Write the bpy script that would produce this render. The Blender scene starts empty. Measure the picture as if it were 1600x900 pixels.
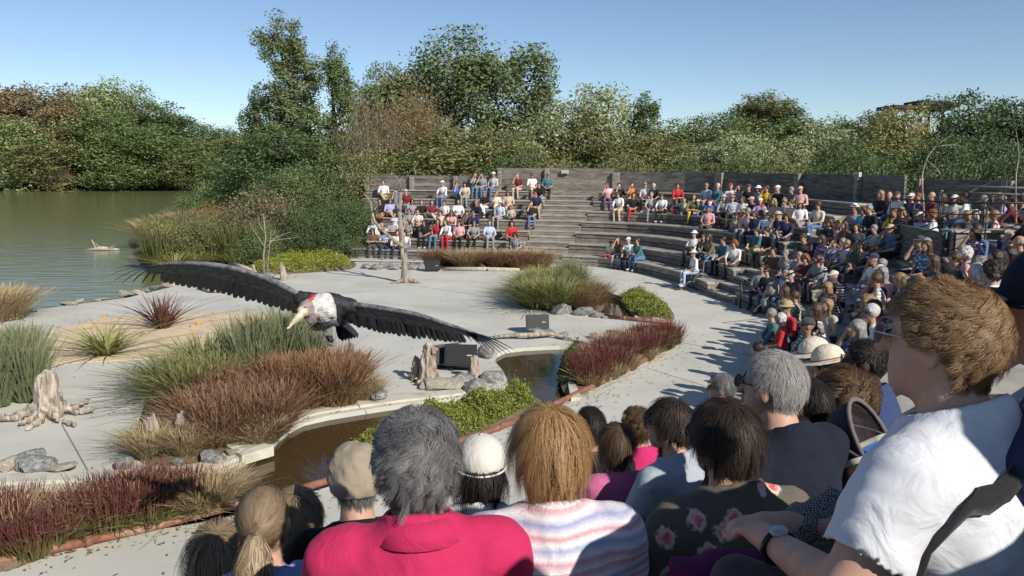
import bpy, math, random
import numpy as np
from mathutils import Vector, Matrix
from mathutils.geometry import tessellate_polygon, delaunay_2d_cdt
R = math.radians
random.seed(7)
RNG = np.random.default_rng(11)
# ---------------------------------------------------------------- camera, sky, sun, exposure
SC = bpy.context.scene
COL = SC.collection
FPX, H, YH = 1244.0, 4.1, 258.0
PITCH = math.atan((450 - YH) / FPX)
cam_d = bpy.data.cameras.new('camera')
cam = bpy.data.objects.new('camera', cam_d)
COL.objects.link(cam)
cam.location = (0, 0, H)
cam.rotation_euler = (math.pi / 2 - PITCH, 0, 0)
cam_d.sensor_width = 36
cam_d.lens = 36 * FPX / 1600
cam_d.clip_start, cam_d.clip_end = 0.05, 3000
SC.camera = cam
SUN_AZ = Vector((0.64, -0.77, 0)).normalized()
SUN_EL = R(33)
world = bpy.data.worlds.new('World')
SC.world = world
world.use_nodes = True
wn = world.node_tree.nodes
sky = wn.new('ShaderNodeTexSky')
sky.sky_type = 'NISHITA'
sky.sun_disc = False
sky.sun_elevation = SUN_EL
sky.sun_rotation = math.atan2(SUN_AZ.x, SUN_AZ.y)
sky.air_density, sky.dust_density, sky.ozone_density = 0.75, 0.2, 2.0
wn['Background'].inputs['Strength'].default_value = 0.1
world.node_tree.links.new(sky.outputs[0], wn['Background'].inputs[0])
sun_d = bpy.data.lights.new('sun', 'SUN')
sun_d.energy, sun_d.angle, sun_d.color = 4.9, R(0.53), (1.0, 0.94, 0.85)
sun = bpy.data.objects.new('sun', sun_d)
COL.objects.link(sun)
sdir = Vector((SUN_AZ.x * math.cos(SUN_EL), SUN_AZ.y * math.cos(SUN_EL), math.sin(SUN_EL)))
sun.rotation_euler = sdir.to_track_quat('Z', 'Y').to_euler()
sun.location = (20, -20, 30)
SC.view_settings.view_transform = 'Standard'
SC.view_settings.look = 'None'
SC.view_settings.exposure = 0.25
SC.view_settings.gamma = 1.0

# ---------------------------------------------------------------- photo directions -> places
def ray(px, py):
    x = (px - 800) / FPX; y = -(py - 450) / FPX
    return np.array([x, math.cos(PITCH) + y * math.sin(PITCH), -math.sin(PITCH) + y * math.cos(PITCH)])
def G(px, py, z=0.0):
    r = ray(px, py); t = (z - H) / r[2]
    return (float(r[0] * t), float(r[1] * t))
def at(px, py, d):
    r = ray(px, py); r = r / r[1] * d
    return Vector((float(r[0]), float(d), float(H + r[2])))
def proj(X, Y, Z):
    dz = Z - H
    fw = Y * math.cos(PITCH) - dz * math.sin(PITCH); up = Y * math.sin(PITCH) + dz * math.cos(PITCH)
    return 800 + X / fw * FPX, 450 - up / fw * FPX

# ---------------------------------------------------------------- object helpers
def tag(o, label=None, cat=None, group=None, kind=None):
    if label: o['label'] = label
    if cat: o['category'] = cat
    if group: o['group'] = group
    if kind: o['kind'] = kind
    return o
def link(o, parent=None):
    COL.objects.link(o)
    if parent is not None: o.parent = parent
    return o
def empty(name, loc=(0, 0, 0), rz=0.0, parent=None):
    o = bpy.data.objects.new(name, None); o.location = loc; o.rotation_euler = (0, 0, rz)
    o.empty_display_size = 0.2
    return link(o, parent)
def mesh_np(name, V, F, smooth=True, attrs=None, mats=None, fmat=None):
    V = np.asarray(V, np.float32); me = bpy.data.meshes.new(name)
    if isinstance(F, np.ndarray):
        n, k = F.shape; loops = F.astype(np.int32).ravel(); starts = np.arange(n, dtype=np.int32) * k
    else:
        n = len(F); loops = np.fromiter((i for f in F for i in f), np.int32)
        ln = np.fromiter((len(f) for f in F), np.int32); starts = np.concatenate(([0], np.cumsum(ln)[:-1])).astype(np.int32)
    me.vertices.add(len(V)); me.vertices.foreach_set('co', V.ravel())
    me.loops.add(len(loops)); me.loops.foreach_set('vertex_index', loops)
    me.polygons.add(n); me.polygons.foreach_set('loop_start', starts)
    me.polygons.foreach_set('use_smooth', np.full(n, bool(smooth)))
    for a, v in (attrs or {}).items():
        at_ = me.attributes.new(a, 'FLOAT', 'POINT'); at_.data.foreach_set('value', np.asarray(v, np.float32))
    for m in (mats or []): me.materials.append(m)
    if fmat is not None: me.polygons.foreach_set('material_index', np.asarray(fmat, np.int32))
    me.update(calc_edges=True); me.validate()
    return me
def obj(name, me, parent=None, loc=(0, 0, 0), rot=(0, 0, 0), scale=(1, 1, 1), mat=None):
    o = bpy.data.objects.new(name, me)
    if mat is not None and len(me.materials) == 0: me.materials.append(mat)
    o.location = loc; o.rotation_euler = rot; o.scale = scale
    return link(o, parent)
class MB:
    """collects boxes, tubes and polygons for ONE mesh"""
    def __init__(s): s.V = []; s.F = []
    def add(s, V, F):
        b = len(s.V); s.V += [tuple(v) for v in V]; s.F += [tuple(i + b for i in f) for f in F]
    def box(s, c, d, M=None):
        x, y, z = d[0] / 2, d[1] / 2, d[2] / 2
        P = [Vector((a * x, b * y, e * z)) for e in (-1, 1) for a, b in ((-1, -1), (1, -1), (1, 1), (-1, 1))]
        P = [(M @ p if M else p) + Vector(c) for p in P]
        s.add(P, [(3, 2, 1, 0), (4, 5, 6, 7), (0, 1, 5, 4), (1, 2, 6, 5), (2, 3, 7, 6), (3, 0, 4, 7)])
    def hexa(s, bottom, top):
        s.add(list(bottom) + list(top), [(3, 2, 1, 0), (4, 5, 6, 7), (0, 1, 5, 4), (1, 2, 6, 5), (2, 3, 7, 6), (3, 0, 4, 7)])
    def tube(s, pts, rad, n=8, cap=True):
        pts = [Vector(p) for p in pts]; m = len(pts)
        if not hasattr(rad, '__len__'): rad = [rad] * m
        up = Vector((0.13, 0.21, 1)).normalized(); V = []
        for i, p in enumerate(pts):
            t = (pts[min(i + 1, m - 1)] - pts[max(i - 1, 0)]).normalized()
            a = t.cross(up)
            if a.length < 1e-3: a = t.cross(Vector((1, 0, 0)))
            a.normalize(); b = t.cross(a); up = a.cross(t) * 1.0 if False else up
            for k in range(n):
                q = 2 * math.pi * k / n
                V.append(p + (a * math.cos(q) + b * math.sin(q)) * rad[i])
        F = [(i * n + k, (i + 1) * n + k, (i + 1) * n + (k + 1) % n, i * n + (k + 1) % n) for i in range(m - 1) for k in range(n)]
        if cap: F += [tuple(range(n)), tuple((m - 1) * n + k for k in reversed(range(n)))]
        s.add(V, F)
    def prism(s, poly, z0, z1):
        n = len(poly); V = [(x, y, z0) for x, y in poly] + [(x, y, z1) for x, y in poly]
        cv, ce, tri, ov, *_ = delaunay_2d_cdt([Vector(p) for p in poly], [(i, (i + 1) % n) for i in range(n)], [], 1, 1e-6)
        F = []
        for t3 in tri:
            a, b, c = (ov[i][0] for i in t3); pa, pb, pc = poly[a], poly[b], poly[c]
            if (pb[0] - pa[0]) * (pc[1] - pa[1]) - (pb[1] - pa[1]) * (pc[0] - pa[0]) < 0: b, c = c, b
            F += [(a + n, b + n, c + n), (c, b, a)]
        area = sum(poly[i][0] * poly[(i + 1) % n][1] - poly[(i + 1) % n][0] * poly[i][1] for i in range(n))
        for i in range(n):
            j = (i + 1) % n
            F.append((i, j, j + n, i + n) if area > 0 else (j, i, i + n, j + n))
        s.add(V, F)
    def build(s, name, mat, parent=None, smooth=False, loc=(0, 0, 0)):
        return obj(name, mesh_np(name, s.V, s.F, smooth), parent, loc, mat=mat)
def copy_tree(o, parent=None):
    c = o.copy(); COL.objects.link(c)
    if parent is not None: c.parent = parent
    for ch in o.children: copy_tree(ch, c)
    return c

# ---------------------------------------------------------------- materials
MC = {}
def _nodes(name):
    m = bpy.data.materials.new(name); m.use_nodes = True
    return m, m.node_tree.nodes, m.node_tree.links, m.node_tree.nodes['Principled BSDF']
def noise_mat(name, c1, c2=None, scale=8.0, rough=0.8, bump=0.2, bscale=None, detail=6, spec=0.3, stretch=(1, 1, 1), dist=0.02, sheen=0, lo=0.35, hi=0.65, c3=None, s3=1.0, metal=0, coord='Object'):
    if name in MC: return MC[name]
    m, n, l, p = _nodes(name)
    tc = n.new('ShaderNodeTexCoord'); mp = n.new('ShaderNodeMapping'); mp.inputs['Scale'].default_value = stretch
    l.new(tc.outputs[coord], mp.inputs[0])
    nz = n.new('ShaderNodeTexNoise'); nz.inputs['Scale'].default_value = scale; nz.inputs['Detail'].default_value = detail
    l.new(mp.outputs[0], nz.inputs[0])
    cr = n.new('ShaderNodeValToRGB'); cr.color_ramp.elements[0].position = lo; cr.color_ramp.elements[1].position = hi
    c2 = c2 or tuple(v * 0.8 for v in c1)
    cr.color_ramp.elements[0].color = (*c2, 1); cr.color_ramp.elements[1].color = (*c1, 1)
    l.new(nz.outputs[0], cr.inputs[0]); out = cr.outputs[0]
    if c3:
        n3 = n.new('ShaderNodeTexNoise'); n3.inputs['Scale'].default_value = s3; n3.inputs['Detail'].default_value = 4
        l.new(mp.outputs[0], n3.inputs[0])
        r3 = n.new('ShaderNodeValToRGB'); r3.color_ramp.elements[0].position = .52; r3.color_ramp.elements[1].position = .68
        l.new(n3.outputs[0], r3.inputs[0])
        mx = n.new('ShaderNodeMix'); mx.data_type = 'RGBA'
        l.new(r3.outputs[0], mx.inputs[0]); l.new(out, mx.inputs[6]); mx.inputs[7].default_value = (*c3, 1); out = mx.outputs[2]
    l.new(out, p.inputs['Base Color'])
    p.inputs['Roughness'].default_value = rough; p.inputs['Specular IOR Level'].default_value = spec; p.inputs['Metallic'].default_value = metal
    if sheen: p.inputs['Sheen Weight'].default_value = sheen
    if bump:
        nb = n.new('ShaderNodeTexNoise'); nb.inputs['Scale'].default_value = bscale or scale * 3; nb.inputs['Detail'].default_value = 6
        l.new(mp.outputs[0], nb.inputs[0])
        b = n.new('ShaderNodeBump'); b.inputs['Strength'].default_value = bump; b.inputs['Distance'].default_value = dist
        l.new(nb.outputs[0], b.inputs['Height']); l.new(b.outputs[0], p.inputs['Normal'])
    MC[name] = m
    return m
def attr_mat(name, stops, rstops=None, rough=0.6, trans=0.25, attr='t', mixr=0.5, spec=0.25):
    """plant colour: ramp along the blade ('t') mixed with a ramp over per-leaf variation ('r')"""
    if name in MC: return MC[name]
    m, n, l, p = _nodes(name)
    def ramp(a, st):
        t = n.new('ShaderNodeAttribute'); t.attribute_name = a
        c = n.new('ShaderNodeValToRGB'); e = c.color_ramp.elements
        while len(e) < len(st): e.new(0.5)
        for k, (pos, colr) in enumerate(st): e[k].position = pos; e[k].color = (*colr, 1)
        l.new(t.outputs['Fac'], c.inputs[0]); return c.outputs[0]
    out = ramp(attr, stops)
    if rstops:
        o2 = ramp('r', rstops); mx = n.new('ShaderNodeMix'); mx.data_type = 'RGBA'; mx.inputs[0].default_value = mixr
        l.new(out, mx.inputs[6]); l.new(o2, mx.inputs[7]); out = mx.outputs[2]
    l.new(out, p.inputs['Base Color']); p.inputs['Roughness'].default_value = rough; p.inputs['Specular IOR Level'].default_value = spec
    if trans:
        tr = n.new('ShaderNodeBsdfTranslucent'); l.new(out, tr.inputs[0]); ms = n.new('ShaderNodeMixShader'); ms.inputs[0].default_value = trans
        l.new(p.outputs[0], ms.inputs[1]); l.new(tr.outputs[0], ms.inputs[2]); l.new(ms.outputs[0], n['Material Output'].inputs[0])
    MC[name] = m
    return m
def fabric(c, pattern=None, c2=None):
    key = 'fabric_%02d_%02d_%02d_%s' % (*[int(v * 99) for v in c], pattern)
    if key in MC: return MC[key]
    if not pattern:
        return noise_mat(key, c, tuple(v * .86 for v in c), 30, 0.85, 0.35, 9, sheen=0.15, dist=0.03, spec=.15)
    m, n, l, p = _nodes(key); c2 = c2 or (.75, .75, .75)
    tc = n.new('ShaderNodeTexCoord')
    if pattern == 'stripe':
        w = n.new('ShaderNodeTexWave'); w.bands_direction = 'Z'; w.inputs['Scale'].default_value = 5.5; w.inputs['Distortion'].default_value = .6
        l.new(tc.outputs['Object'], w.inputs[0]); src = w.outputs['Fac']
    elif pattern == 'plaid':
        w = n.new('ShaderNodeTexChecker'); w.inputs['Scale'].default_value = 22; l.new(tc.outputs['Object'], w.inputs[0]); src = w.outputs['Fac']
    else:
        w = n.new('ShaderNodeTexVoronoi'); w.inputs['Scale'].default_value = 17; l.new(tc.outputs['Object'], w.inputs[0]); src = w.outputs['Distance']
    cr = n.new('ShaderNodeValToRGB'); cr.color_ramp.elements[0].position = .42; cr.color_ramp.elements[1].position = .5
    if pattern == 'floral': cr.color_ramp.elements[0].position = .33; cr.color_ramp.elements[1].position = .42
    cr.color_ramp.elements[0].color = (*c2, 1); cr.color_ramp.elements[1].color = (*c, 1)
    l.new(src, cr.inputs[0]); l.new(cr.outputs[0], p.inputs['Base Color']); p.inputs['Roughness'].default_value = .85; p.inputs['Specular IOR Level'].default_value = .15
    MC[key] = m
    return m
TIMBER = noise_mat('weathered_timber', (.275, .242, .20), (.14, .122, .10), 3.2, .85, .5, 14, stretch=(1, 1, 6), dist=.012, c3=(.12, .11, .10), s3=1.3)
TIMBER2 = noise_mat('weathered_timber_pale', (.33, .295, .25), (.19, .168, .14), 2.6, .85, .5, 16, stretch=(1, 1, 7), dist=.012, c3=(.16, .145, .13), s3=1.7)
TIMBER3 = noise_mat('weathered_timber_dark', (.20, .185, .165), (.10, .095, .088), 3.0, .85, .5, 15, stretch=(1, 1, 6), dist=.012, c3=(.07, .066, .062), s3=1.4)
TREAD = noise_mat('tread_timber', (.42, .385, .33), (.28, .26, .225), 2.2, .85, .4, 18, dist=.01)
CONCRETE = noise_mat('stage_concrete', (.555, .54, .475), (.46, .45, .40), .9, .85, .3, 60, detail=12, dist=.006, c3=(.43, .42, .37), s3=.3, lo=.3, hi=.7)
KERB = noise_mat('kerb_concrete', (.56, .53, .44), (.46, .43, .36), 3, .85, .25, 30, dist=.008, c3=(.36, .33, .27), s3=2)
SAND = noise_mat('sand', (.66, .53, .36), (.56, .44, .29), 2.5, .95, .5, 30, dist=.012)
SOIL = noise_mat('soil', (.19, .14, .09), (.10, .075, .05), 6, .95, .8, 22, dist=.03)
GROUND = noise_mat('terrain_ground', (.12, .12, .05), (.08, .07, .035), .6, .95, .6, 4, dist=.1)
ROCK = noise_mat('grey_rock', (.30, .30, .285), (.14, .145, .145), 4, .85, .9, 14, dist=.03, c3=(.42, .40, .36), s3=3)
ROCK2 = noise_mat('tan_rock', (.48, .43, .35), (.30, .26, .20), 5, .85, .8, 14, dist=.03)
ROCK3 = noise_mat('ochre_stone', (.52, .33, .16), (.40, .26, .13), 8, .85, .5, 20, dist=.01)
DEADWOOD = noise_mat('driftwood', (.50, .44, .36), (.22, .18, .14), 5, .85, 1.0, 9, stretch=(2.2, 2.2, .5), dist=.035, c3=(.16, .12, .09), s3=4)
DEADWOOD2 = noise_mat('pale_deadwood', (.50, .45, .37), (.32, .28, .22), 9, .85, .5, 20, stretch=(2, 2, .4), dist=.01)
BARK = noise_mat('bark', (.16, .13, .10), (.08, .065, .05), 6, .9, .8, 12, stretch=(2, 2, .5), dist=.03)
RUST = noise_mat('rusty_pipe', (.27, .12, .075), (.17, .075, .05), 9, .6, .3, 30, dist=.005, c3=(.36, .22, .16), s3=6)
BLACKM = noise_mat('black_metal', (.018, .018, .02), (.010, .010, .012), 12, .45, 0, spec=.5)
BLACKP = noise_mat('black_plastic', (.03, .03, .032), (.018, .018, .02), 25, .55, .2, 60, dist=.003, spec=.4)
GREYM = noise_mat('grey_metal', (.42, .42, .42), (.30, .30, .30), 9, .4, 0, spec=.5, metal=.6)
# ---------------------------------------------------------------- smooth-union volumes -> one continuous skin
class Field:
    def __init__(s, lo, hi, h):
        s.lo = np.array(lo, np.float32) - 3 * h; s.h = h
        n = np.ceil((np.array(hi) + 3 * h - s.lo) / h).astype(int) + 1
        s.n = n; s.d = np.full(n, 1e3, np.float32); s.lab = np.zeros(n, np.int8)
        s.ax = [s.lo[i] + h * np.arange(n[i], dtype=np.float32) for i in range(3)]
    def _sub(s, lo, hi):
        a = np.clip(np.floor((np.array(lo) - s.lo) / s.h).astype(int), 0, s.n - 1); b = np.clip(np.ceil((np.array(hi) - s.lo) / s.h).astype(int) + 1, 1, s.n)
        sl = tuple(slice(int(a[i]), int(max(b[i], a[i] + 1))) for i in range(3))
        X = s.ax[0][sl[0]][:, None, None]; Y = s.ax[1][sl[1]][None, :, None]; Z = s.ax[2][sl[2]][None, None, :]
        return sl, X, Y, Z
    def put(s, sl, dn, lab, k):
        do = s.d[sl]; s.lab[sl] = np.where(dn < do, lab, s.lab[sl])
        hh = np.clip(.5 + .5 * (do - dn) / k, 0, 1)
        s.d[sl] = np.where(do > 100, dn, do * (1 - hh) + dn * hh - k * hh * (1 - hh))
    def cap(s, a, b, ra, rb=None, lab=0, k=.03, sc=(1, 1, 1)):
        rb = ra if rb is None else rb
        a = np.array(a, np.float32); b = np.array(b, np.float32); sc = np.array(sc, np.float32)
        pad = max(ra, rb) / sc.min() + k + 4 * s.h
        sl, X, Y, Z = s._sub(np.minimum(a, b) - pad, np.maximum(a, b) + pad)
        ab = (b - a) * sc; L = float(ab @ ab) + 1e-9
        px, py, pz = (X - a[0]) * sc[0], (Y - a[1]) * sc[1], (Z - a[2]) * sc[2]
        t = np.clip((px * ab[0] + py * ab[1] + pz * ab[2]) / L, 0, 1)
        dn = np.sqrt((px - t * ab[0]) ** 2 + (py - t * ab[1]) ** 2 + (pz - t * ab[2]) ** 2) - (ra + (rb - ra) * t)
        s.put(sl, dn, lab, k)
    def ell(s, c, r, lab=0, k=.03, M=None):
        c = np.array(c, np.float32); r = np.array(r, np.float32); pad = r.max() + k + 4 * s.h
        sl, X, Y, Z = s._sub(c - pad, c + pad); x, y, z = X - c[0], Y - c[1], Z - c[2]
        if M is not None:
            m = np.array(M).T
            x, y, z = m[0, 0] * x + m[0, 1] * y + m[0, 2] * z, m[1, 0] * x + m[1, 1] * y + m[1, 2] * z, m[2, 0] * x + m[2, 1] * y + m[2, 2] * z
        q = np.sqrt((x / r[0]) ** 2 + (y / r[1]) ** 2 + (z / r[2]) ** 2); g = np.sqrt((x / r[0] ** 2) ** 2 + (y / r[1] ** 2) ** 2 + (z / r[2] ** 2) ** 2) + 1e-6
        s.put(sl, q * (q - 1) / g, lab, k)
    def cut_cap(s, a, b, r):
        """carve a capsule out"""
        a = np.array(a, np.float32); b = np.array(b, np.float32); pad = r + 4 * s.h
        sl, X, Y, Z = s._sub(np.minimum(a, b) - pad, np.maximum(a, b) + pad); ab = b - a; L = float(ab @ ab) + 1e-9
        px, py, pz = X - a[0], Y - a[1], Z - a[2]; t = np.clip((px * ab[0] + py * ab[1] + pz * ab[2]) / L, 0, 1)
        dn = np.sqrt((px - t * ab[0]) ** 2 + (py - t * ab[1]) ** 2 + (pz - t * ab[2]) ** 2) - r
        s.d[sl] = np.maximum(s.d[sl], -dn)
    def cut_plane(s, p, nrm):
        """keep the side the normal points away from"""
        nrm = np.array(nrm, np.float32); nrm /= np.linalg.norm(nrm); p = np.array(p, np.float32)
        dn = (s.ax[0][:, None, None] - p[0]) * nrm[0] + (s.ax[1][None, :, None] - p[1]) * nrm[1] + (s.ax[2][None, None, :] - p[2]) * nrm[2]
        s.d = np.maximum(s.d, dn)
    def noise(s, amp, freq, seed=0, stretch=(1, 1, 1)):
        rg = np.random.default_rng(seed); X = s.ax[0][:, None, None] * stretch[0]; Y = s.ax[1][None, :, None] * stretch[1]; Z = s.ax[2][None, None, :] * stretch[2]
        for o in range(5):
            v = rg.normal(size=3); v *= freq * (1 + .5 * o) / np.linalg.norm(v)
            s.d += (amp / (1 + .5 * o) * np.sin(X * v[0] + Y * v[1] + Z * v[2] + rg.uniform(0, 6)) * np.cos(X * v[1] - Z * v[0] + rg.uniform(0, 6))).astype(np.float32)
    def mesh(s, name, mats=None, smooth_it=1):
        d = s.d; ins = d < 0
        c = [ins[i:i + d.shape[0] - 1, j:j + d.shape[1] - 1, k:k + d.shape[2] - 1] for i in (0, 1) for j in (0, 1) for k in (0, 1)]
        cnt = sum(x.astype(np.int8) for x in c); mask = (cnt > 0) & (cnt < 8)
        idx = np.argwhere(mask); vid = np.full(mask.shape, -1, np.int32); vid[mask] = np.arange(len(idx))
        acc = np.zeros((len(idx), 3), np.float32); num = np.zeros(len(idx), np.float32)
        offs = [np.array(o) for o in ((0, 0, 0), (0, 0, 1), (0, 1, 0), (0, 1, 1), (1, 0, 0), (1, 0, 1), (1, 1, 0), (1, 1, 1))]
        val = [d[tuple((idx + o).T)] for o in offs]
        for i in range(8):
            for j in range(i + 1, 8):
                df = offs[j] - offs[i]
                if abs(df).sum() != 1: continue
                cr = (val[i] < 0) != (val[j] < 0); t = np.where(cr, val[i] / np.where(cr, val[i] - val[j], 1), 0)
                acc += np.where(cr[:, None], offs[i] + t[:, None] * df, 0); num += cr
        V = (idx + acc / num[:, None]) * s.h + s.lo
        best = np.argmin(np.stack(val), 0); lab = s.lab[tuple((idx + np.array(offs)[best]).T)]
        Fs = []
        for a in range(3):
            b, e = (a + 1) % 3, (a + 2) % 3
            lo = [slice(None)] * 3; hi = [slice(None)] * 3
            lo[a] = slice(0, -1); hi[a] = slice(1, None)
            A = ins[tuple(lo)]; B = ins[tuple(hi)]; q = np.argwhere(A != B)
            q = q[(q[:, b] > 0) & (q[:, e] > 0) & (q[:, b] < s.n[b] - 1) & (q[:, e] < s.n[e] - 1)]
            sg = A[tuple(q.T)]
            def cell(db, de):
                w = q.copy(); w[:, b] += db; w[:, e] += de; return vid[tuple(w.T)]
            Q = np.stack([cell(-1, -1), cell(0, -1), cell(0, 0), cell(-1, 0)], 1)
            Q[~sg] = Q[~sg][:, ::-1]; Fs.append(Q)
        F = np.concatenate(Fs); F = F[(F >= 0).all(1)]
        for _ in range(smooth_it):
            S = np.zeros_like(V); W = np.zeros(len(V), np.float32)
            for i in range(4):
                np.add.at(S, F[:, i], V[F[:, (i + 1) % 4]] + V[F[:, (i + 3) % 4]]); np.add.at(W, F[:, i], 2)
            V = .5 * V + .5 * S / np.maximum(W, 1)[:, None]
        return mesh_np(name, V, F, True, mats=mats, fmat=lab[F[:, 0]])
# ---------------------------------------------------------------- plan of the theatre
def spline(P, step=.25):
    P = [np.array(p, float) for p in P]; out = []
    for i in range(len(P) - 1):
        p0, p1, p2, p3 = P[max(i - 1, 0)], P[i], P[i + 1], P[min(i + 2, len(P) - 1)]
        n = max(2, int(np.linalg.norm(p2 - p1) / step))
        for k in range(n):
            t = k / n
            out.append(.5 * (2 * p1 + (p2 - p0) * t + (2 * p0 - 5 * p1 + 4 * p2 - p3) * t * t + (3 * p1 - p0 - 3 * p2 + p3) * t ** 3))
    out.append(P[-1]); return np.array(out)
RISE, DEPTH, NROW = .41, .85, 7
BAR_PX = [(-330, 960), (0, 885), (380, 795), (520, 755), (760, 680), (890, 625), (1010, 565), (1060, 530)]
BAR = spline([G(*p) for p in BAR_PX])
def off2(P, d):
    T = np.gradient(P, axis=0); T /= np.linalg.norm(T, axis=1)[:, None]
    return P + np.stack([-T[:, 1], T[:, 0]], 1) * d
nb = off2(BAR, -2.75)
NEAR = [tuple(nb[int(f * (len(nb) - 1))]) for f in (.62, .42, .22, 0.0)]
nb0 = np.array(NEAR[-1]); nd = nb0 - np.array(NEAR[-2]); nd /= np.linalg.norm(nd)
f0_, f1_ = np.array(G(548, 402)), np.array(G(640, 405)); S_L = 3.0
FRONT = spline([tuple(f0_ + (f0_ - f1_) / np.linalg.norm(f0_ - f1_) * S_L), G(548, 402), G(700, 408), G(850, 413), G(960, 420), G(1050, 439), G(1110, 463), G(1165, 483), G(1222, 511)] + NEAR + [tuple(nb0 + nd * 5)], .2)
FT = np.gradient(FRONT, axis=0); FT /= np.linalg.norm(FT, axis=1)[:, None]
k_ = 9; ker = np.ones(2 * k_ + 1) / (2 * k_ + 1)
FT = np.stack([np.convolve(np.pad(FT[:, i], k_, 'edge'), ker, 'valid') for i in (0, 1)], 1); FT /= np.linalg.norm(FT, axis=1)[:, None]
FN = np.stack([-FT[:, 1], FT[:, 0]], 1)
FS = np.concatenate(([0], np.cumsum(np.linalg.norm(np.diff(FRONT, axis=0), axis=1))))
def fpt(s, off):
    return np.array([np.interp(s, FS, FRONT[:, 0] + FN[:, 0] * off), np.interp(s, FS, FRONT[:, 1] + FN[:, 1] * off)])
def s_at_px(px, z=0, smax=1e9):
    best = min(range(len(FRONT)), key=lambda i: abs(proj(FRONT[i, 0], FRONT[i, 1], z)[0] - px) + (1e6 if FS[i] > smax or FRONT[i, 1] < 3 else 0))
    return FS[best]
S_A = s_at_px(842); S_B = s_at_px(1125, 0, 30); S_C = s_at_px(1222, 0, 36)
S_END = FS[-1] - .1
HALF = .95
BLOCKS = [('pond-end block', S_L, S_A - HALF), ('middle block', S_A + HALF, S_B - HALF), ('block beside the gangway rail', S_B + HALF, S_C - HALF), ('near block', S_C + HALF, S_END)]
ORD = ['lowest', 'second', 'third', 'fourth', 'fifth', 'sixth', 'seventh', 'eighth', 'ninth']
def nrows(bi): return 9 if bi == 3 else 7
def arcbox(s0, s1, o0, o1, z0, z1, ins=.004):
    mb = MB(); L = s1 - s0; n = max(1, int(round(L / .9)))
    ss = [s0 + ins + (L - 2 * ins) * i / n for i in range(n + 1)]
    V = []; F = []
    for s in ss:
        a, b = fpt(s, o0), fpt(s, o1)
        V += [(a[0], a[1], z0), (b[0], b[1], z0), (b[0], b[1], z1), (a[0], a[1], z1)]
    for i in range(n):
        p = i * 4; q = p + 4
        F += [(p, q, q + 1, p + 1), (p + 1, q + 1, q + 2, p + 2), (p + 2, q + 2, q + 3, p + 3), (p + 3, q + 3, q, p)]
    F = [tuple(reversed(f)) for f in F]
    F += [(0, 1, 2, 3), tuple(reversed([n * 4 + k for k in range(4)]))]
    F = [tuple(reversed(f)) for f in F]
    mb.add(V, F); return mb
rt = random.Random(3)
for bi, (bname, s0, s1) in enumerate(BLOCKS):
    s0_ = s0
    for r in range(nrows(bi)):
        s0 = s0_ - .27 * r if bi == 0 else s0_
        row = empty('seating_tier', (*fpt((s0 + s1) / 2, r * DEPTH), r * RISE))
        tag(row, '%s grey timber seating tier up from the stage in the %s' % (ORD[r].capitalize(), bname), 'seating', 'timber seating tiers')
        inv = -Vector(row.location)
        for se in (s0 + .002, s1 - .042):
            m = arcbox(se, se + .04, r * DEPTH + .092, (r + 1) * DEPTH + .08, max(0, r - 1.2) * RISE + .003, (r + 1) * RISE - .053, 0); m.build('end_panel', TIMBER, row).location = inv
        n = max(1, int(round((s1 - s0) / 2.4))); sh = rt.uniform(-.25, .25) / n
        for i in range(n):
            a = s0 + (s1 - s0) * (0 if i == 0 else (i + sh) / n); b = s0 + (s1 - s0) * (1 if i == n - 1 else (i + 1 + sh) / n)
            for j, (z0, z1) in enumerate(((.004, .155), (.185, RISE - .056))):
                m = arcbox(a, b, r * DEPTH + rt.uniform(.0, .02) + (.02 if j == 0 else 0), r * DEPTH + .09, r * RISE + z0, r * RISE + z1)
                m.build('plank', rt.choice((TIMBER, TIMBER, TIMBER2, TIMBER3)), row).location = inv
            arcs = ((-.03, .27), (.285, DEPTH + .0)) if bi != 3 else ((-.03, DEPTH),)
            for o0, o1 in arcs:
                m = arcbox(a, b, r * DEPTH + o0, r * DEPTH + o1 - .004, (r + 1) * RISE - .05, (r + 1) * RISE)
                m.build('tread_board', TREAD if o0 < 0 else TIMBER2, row).location = inv
# (panels close the tier ends)
# dark ground under the tiers
V = []; F = []
ss = np.arange(S_L - .3, S_END, .6)
for s in ss:
    for o, z in ((.1, -.1), (.12, .0), (6.1, 2.6), (9.5, 2.65)):
        p = fpt(s, o); V.append((p[0], p[1], z - .05))
for i in range(len(ss) - 1):
    for j in range(3): F.append((i * 4 + j, (i + 1) * 4 + j, (i + 1) * 4 + j + 1, i * 4 + j + 1))
tag(obj('embankment', mesh_np('embankment', V, [tuple(reversed(f)) for f in F], False), mat=SOIL), kind='structure')
# stairs between the blocks: two half steps to each tier
for sc_, nm, n in ((S_A, 'Timber stair climbing beside the pond-end block', 7), (S_B, 'Timber stair climbing from the stage near the wheelchair', 7), (S_C, 'Shaded timber stair between black handrails', 7)):
    st = empty('staircase', (*fpt(sc_, 0), 0)); tag(st, nm, 'stairs'); inv = -Vector(st.location)
    for k in range(n * 2 - 1):
        o = k * DEPTH / 2; z = (k + 1) * RISE / 2
        m = arcbox(sc_ - HALF + .01, sc_ + HALF - .01, o - .02, o + DEPTH / 2 - .006, z - .05, z); m.build('tread_board', TREAD, st).location = inv
        m = arcbox(sc_ - HALF + .01, sc_ + HALF - .01, o, o + .07, z - RISE / 2, z - .053); m.build('plank', rt.choice((TIMBER, TIMBER2)), st).location = inv
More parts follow.
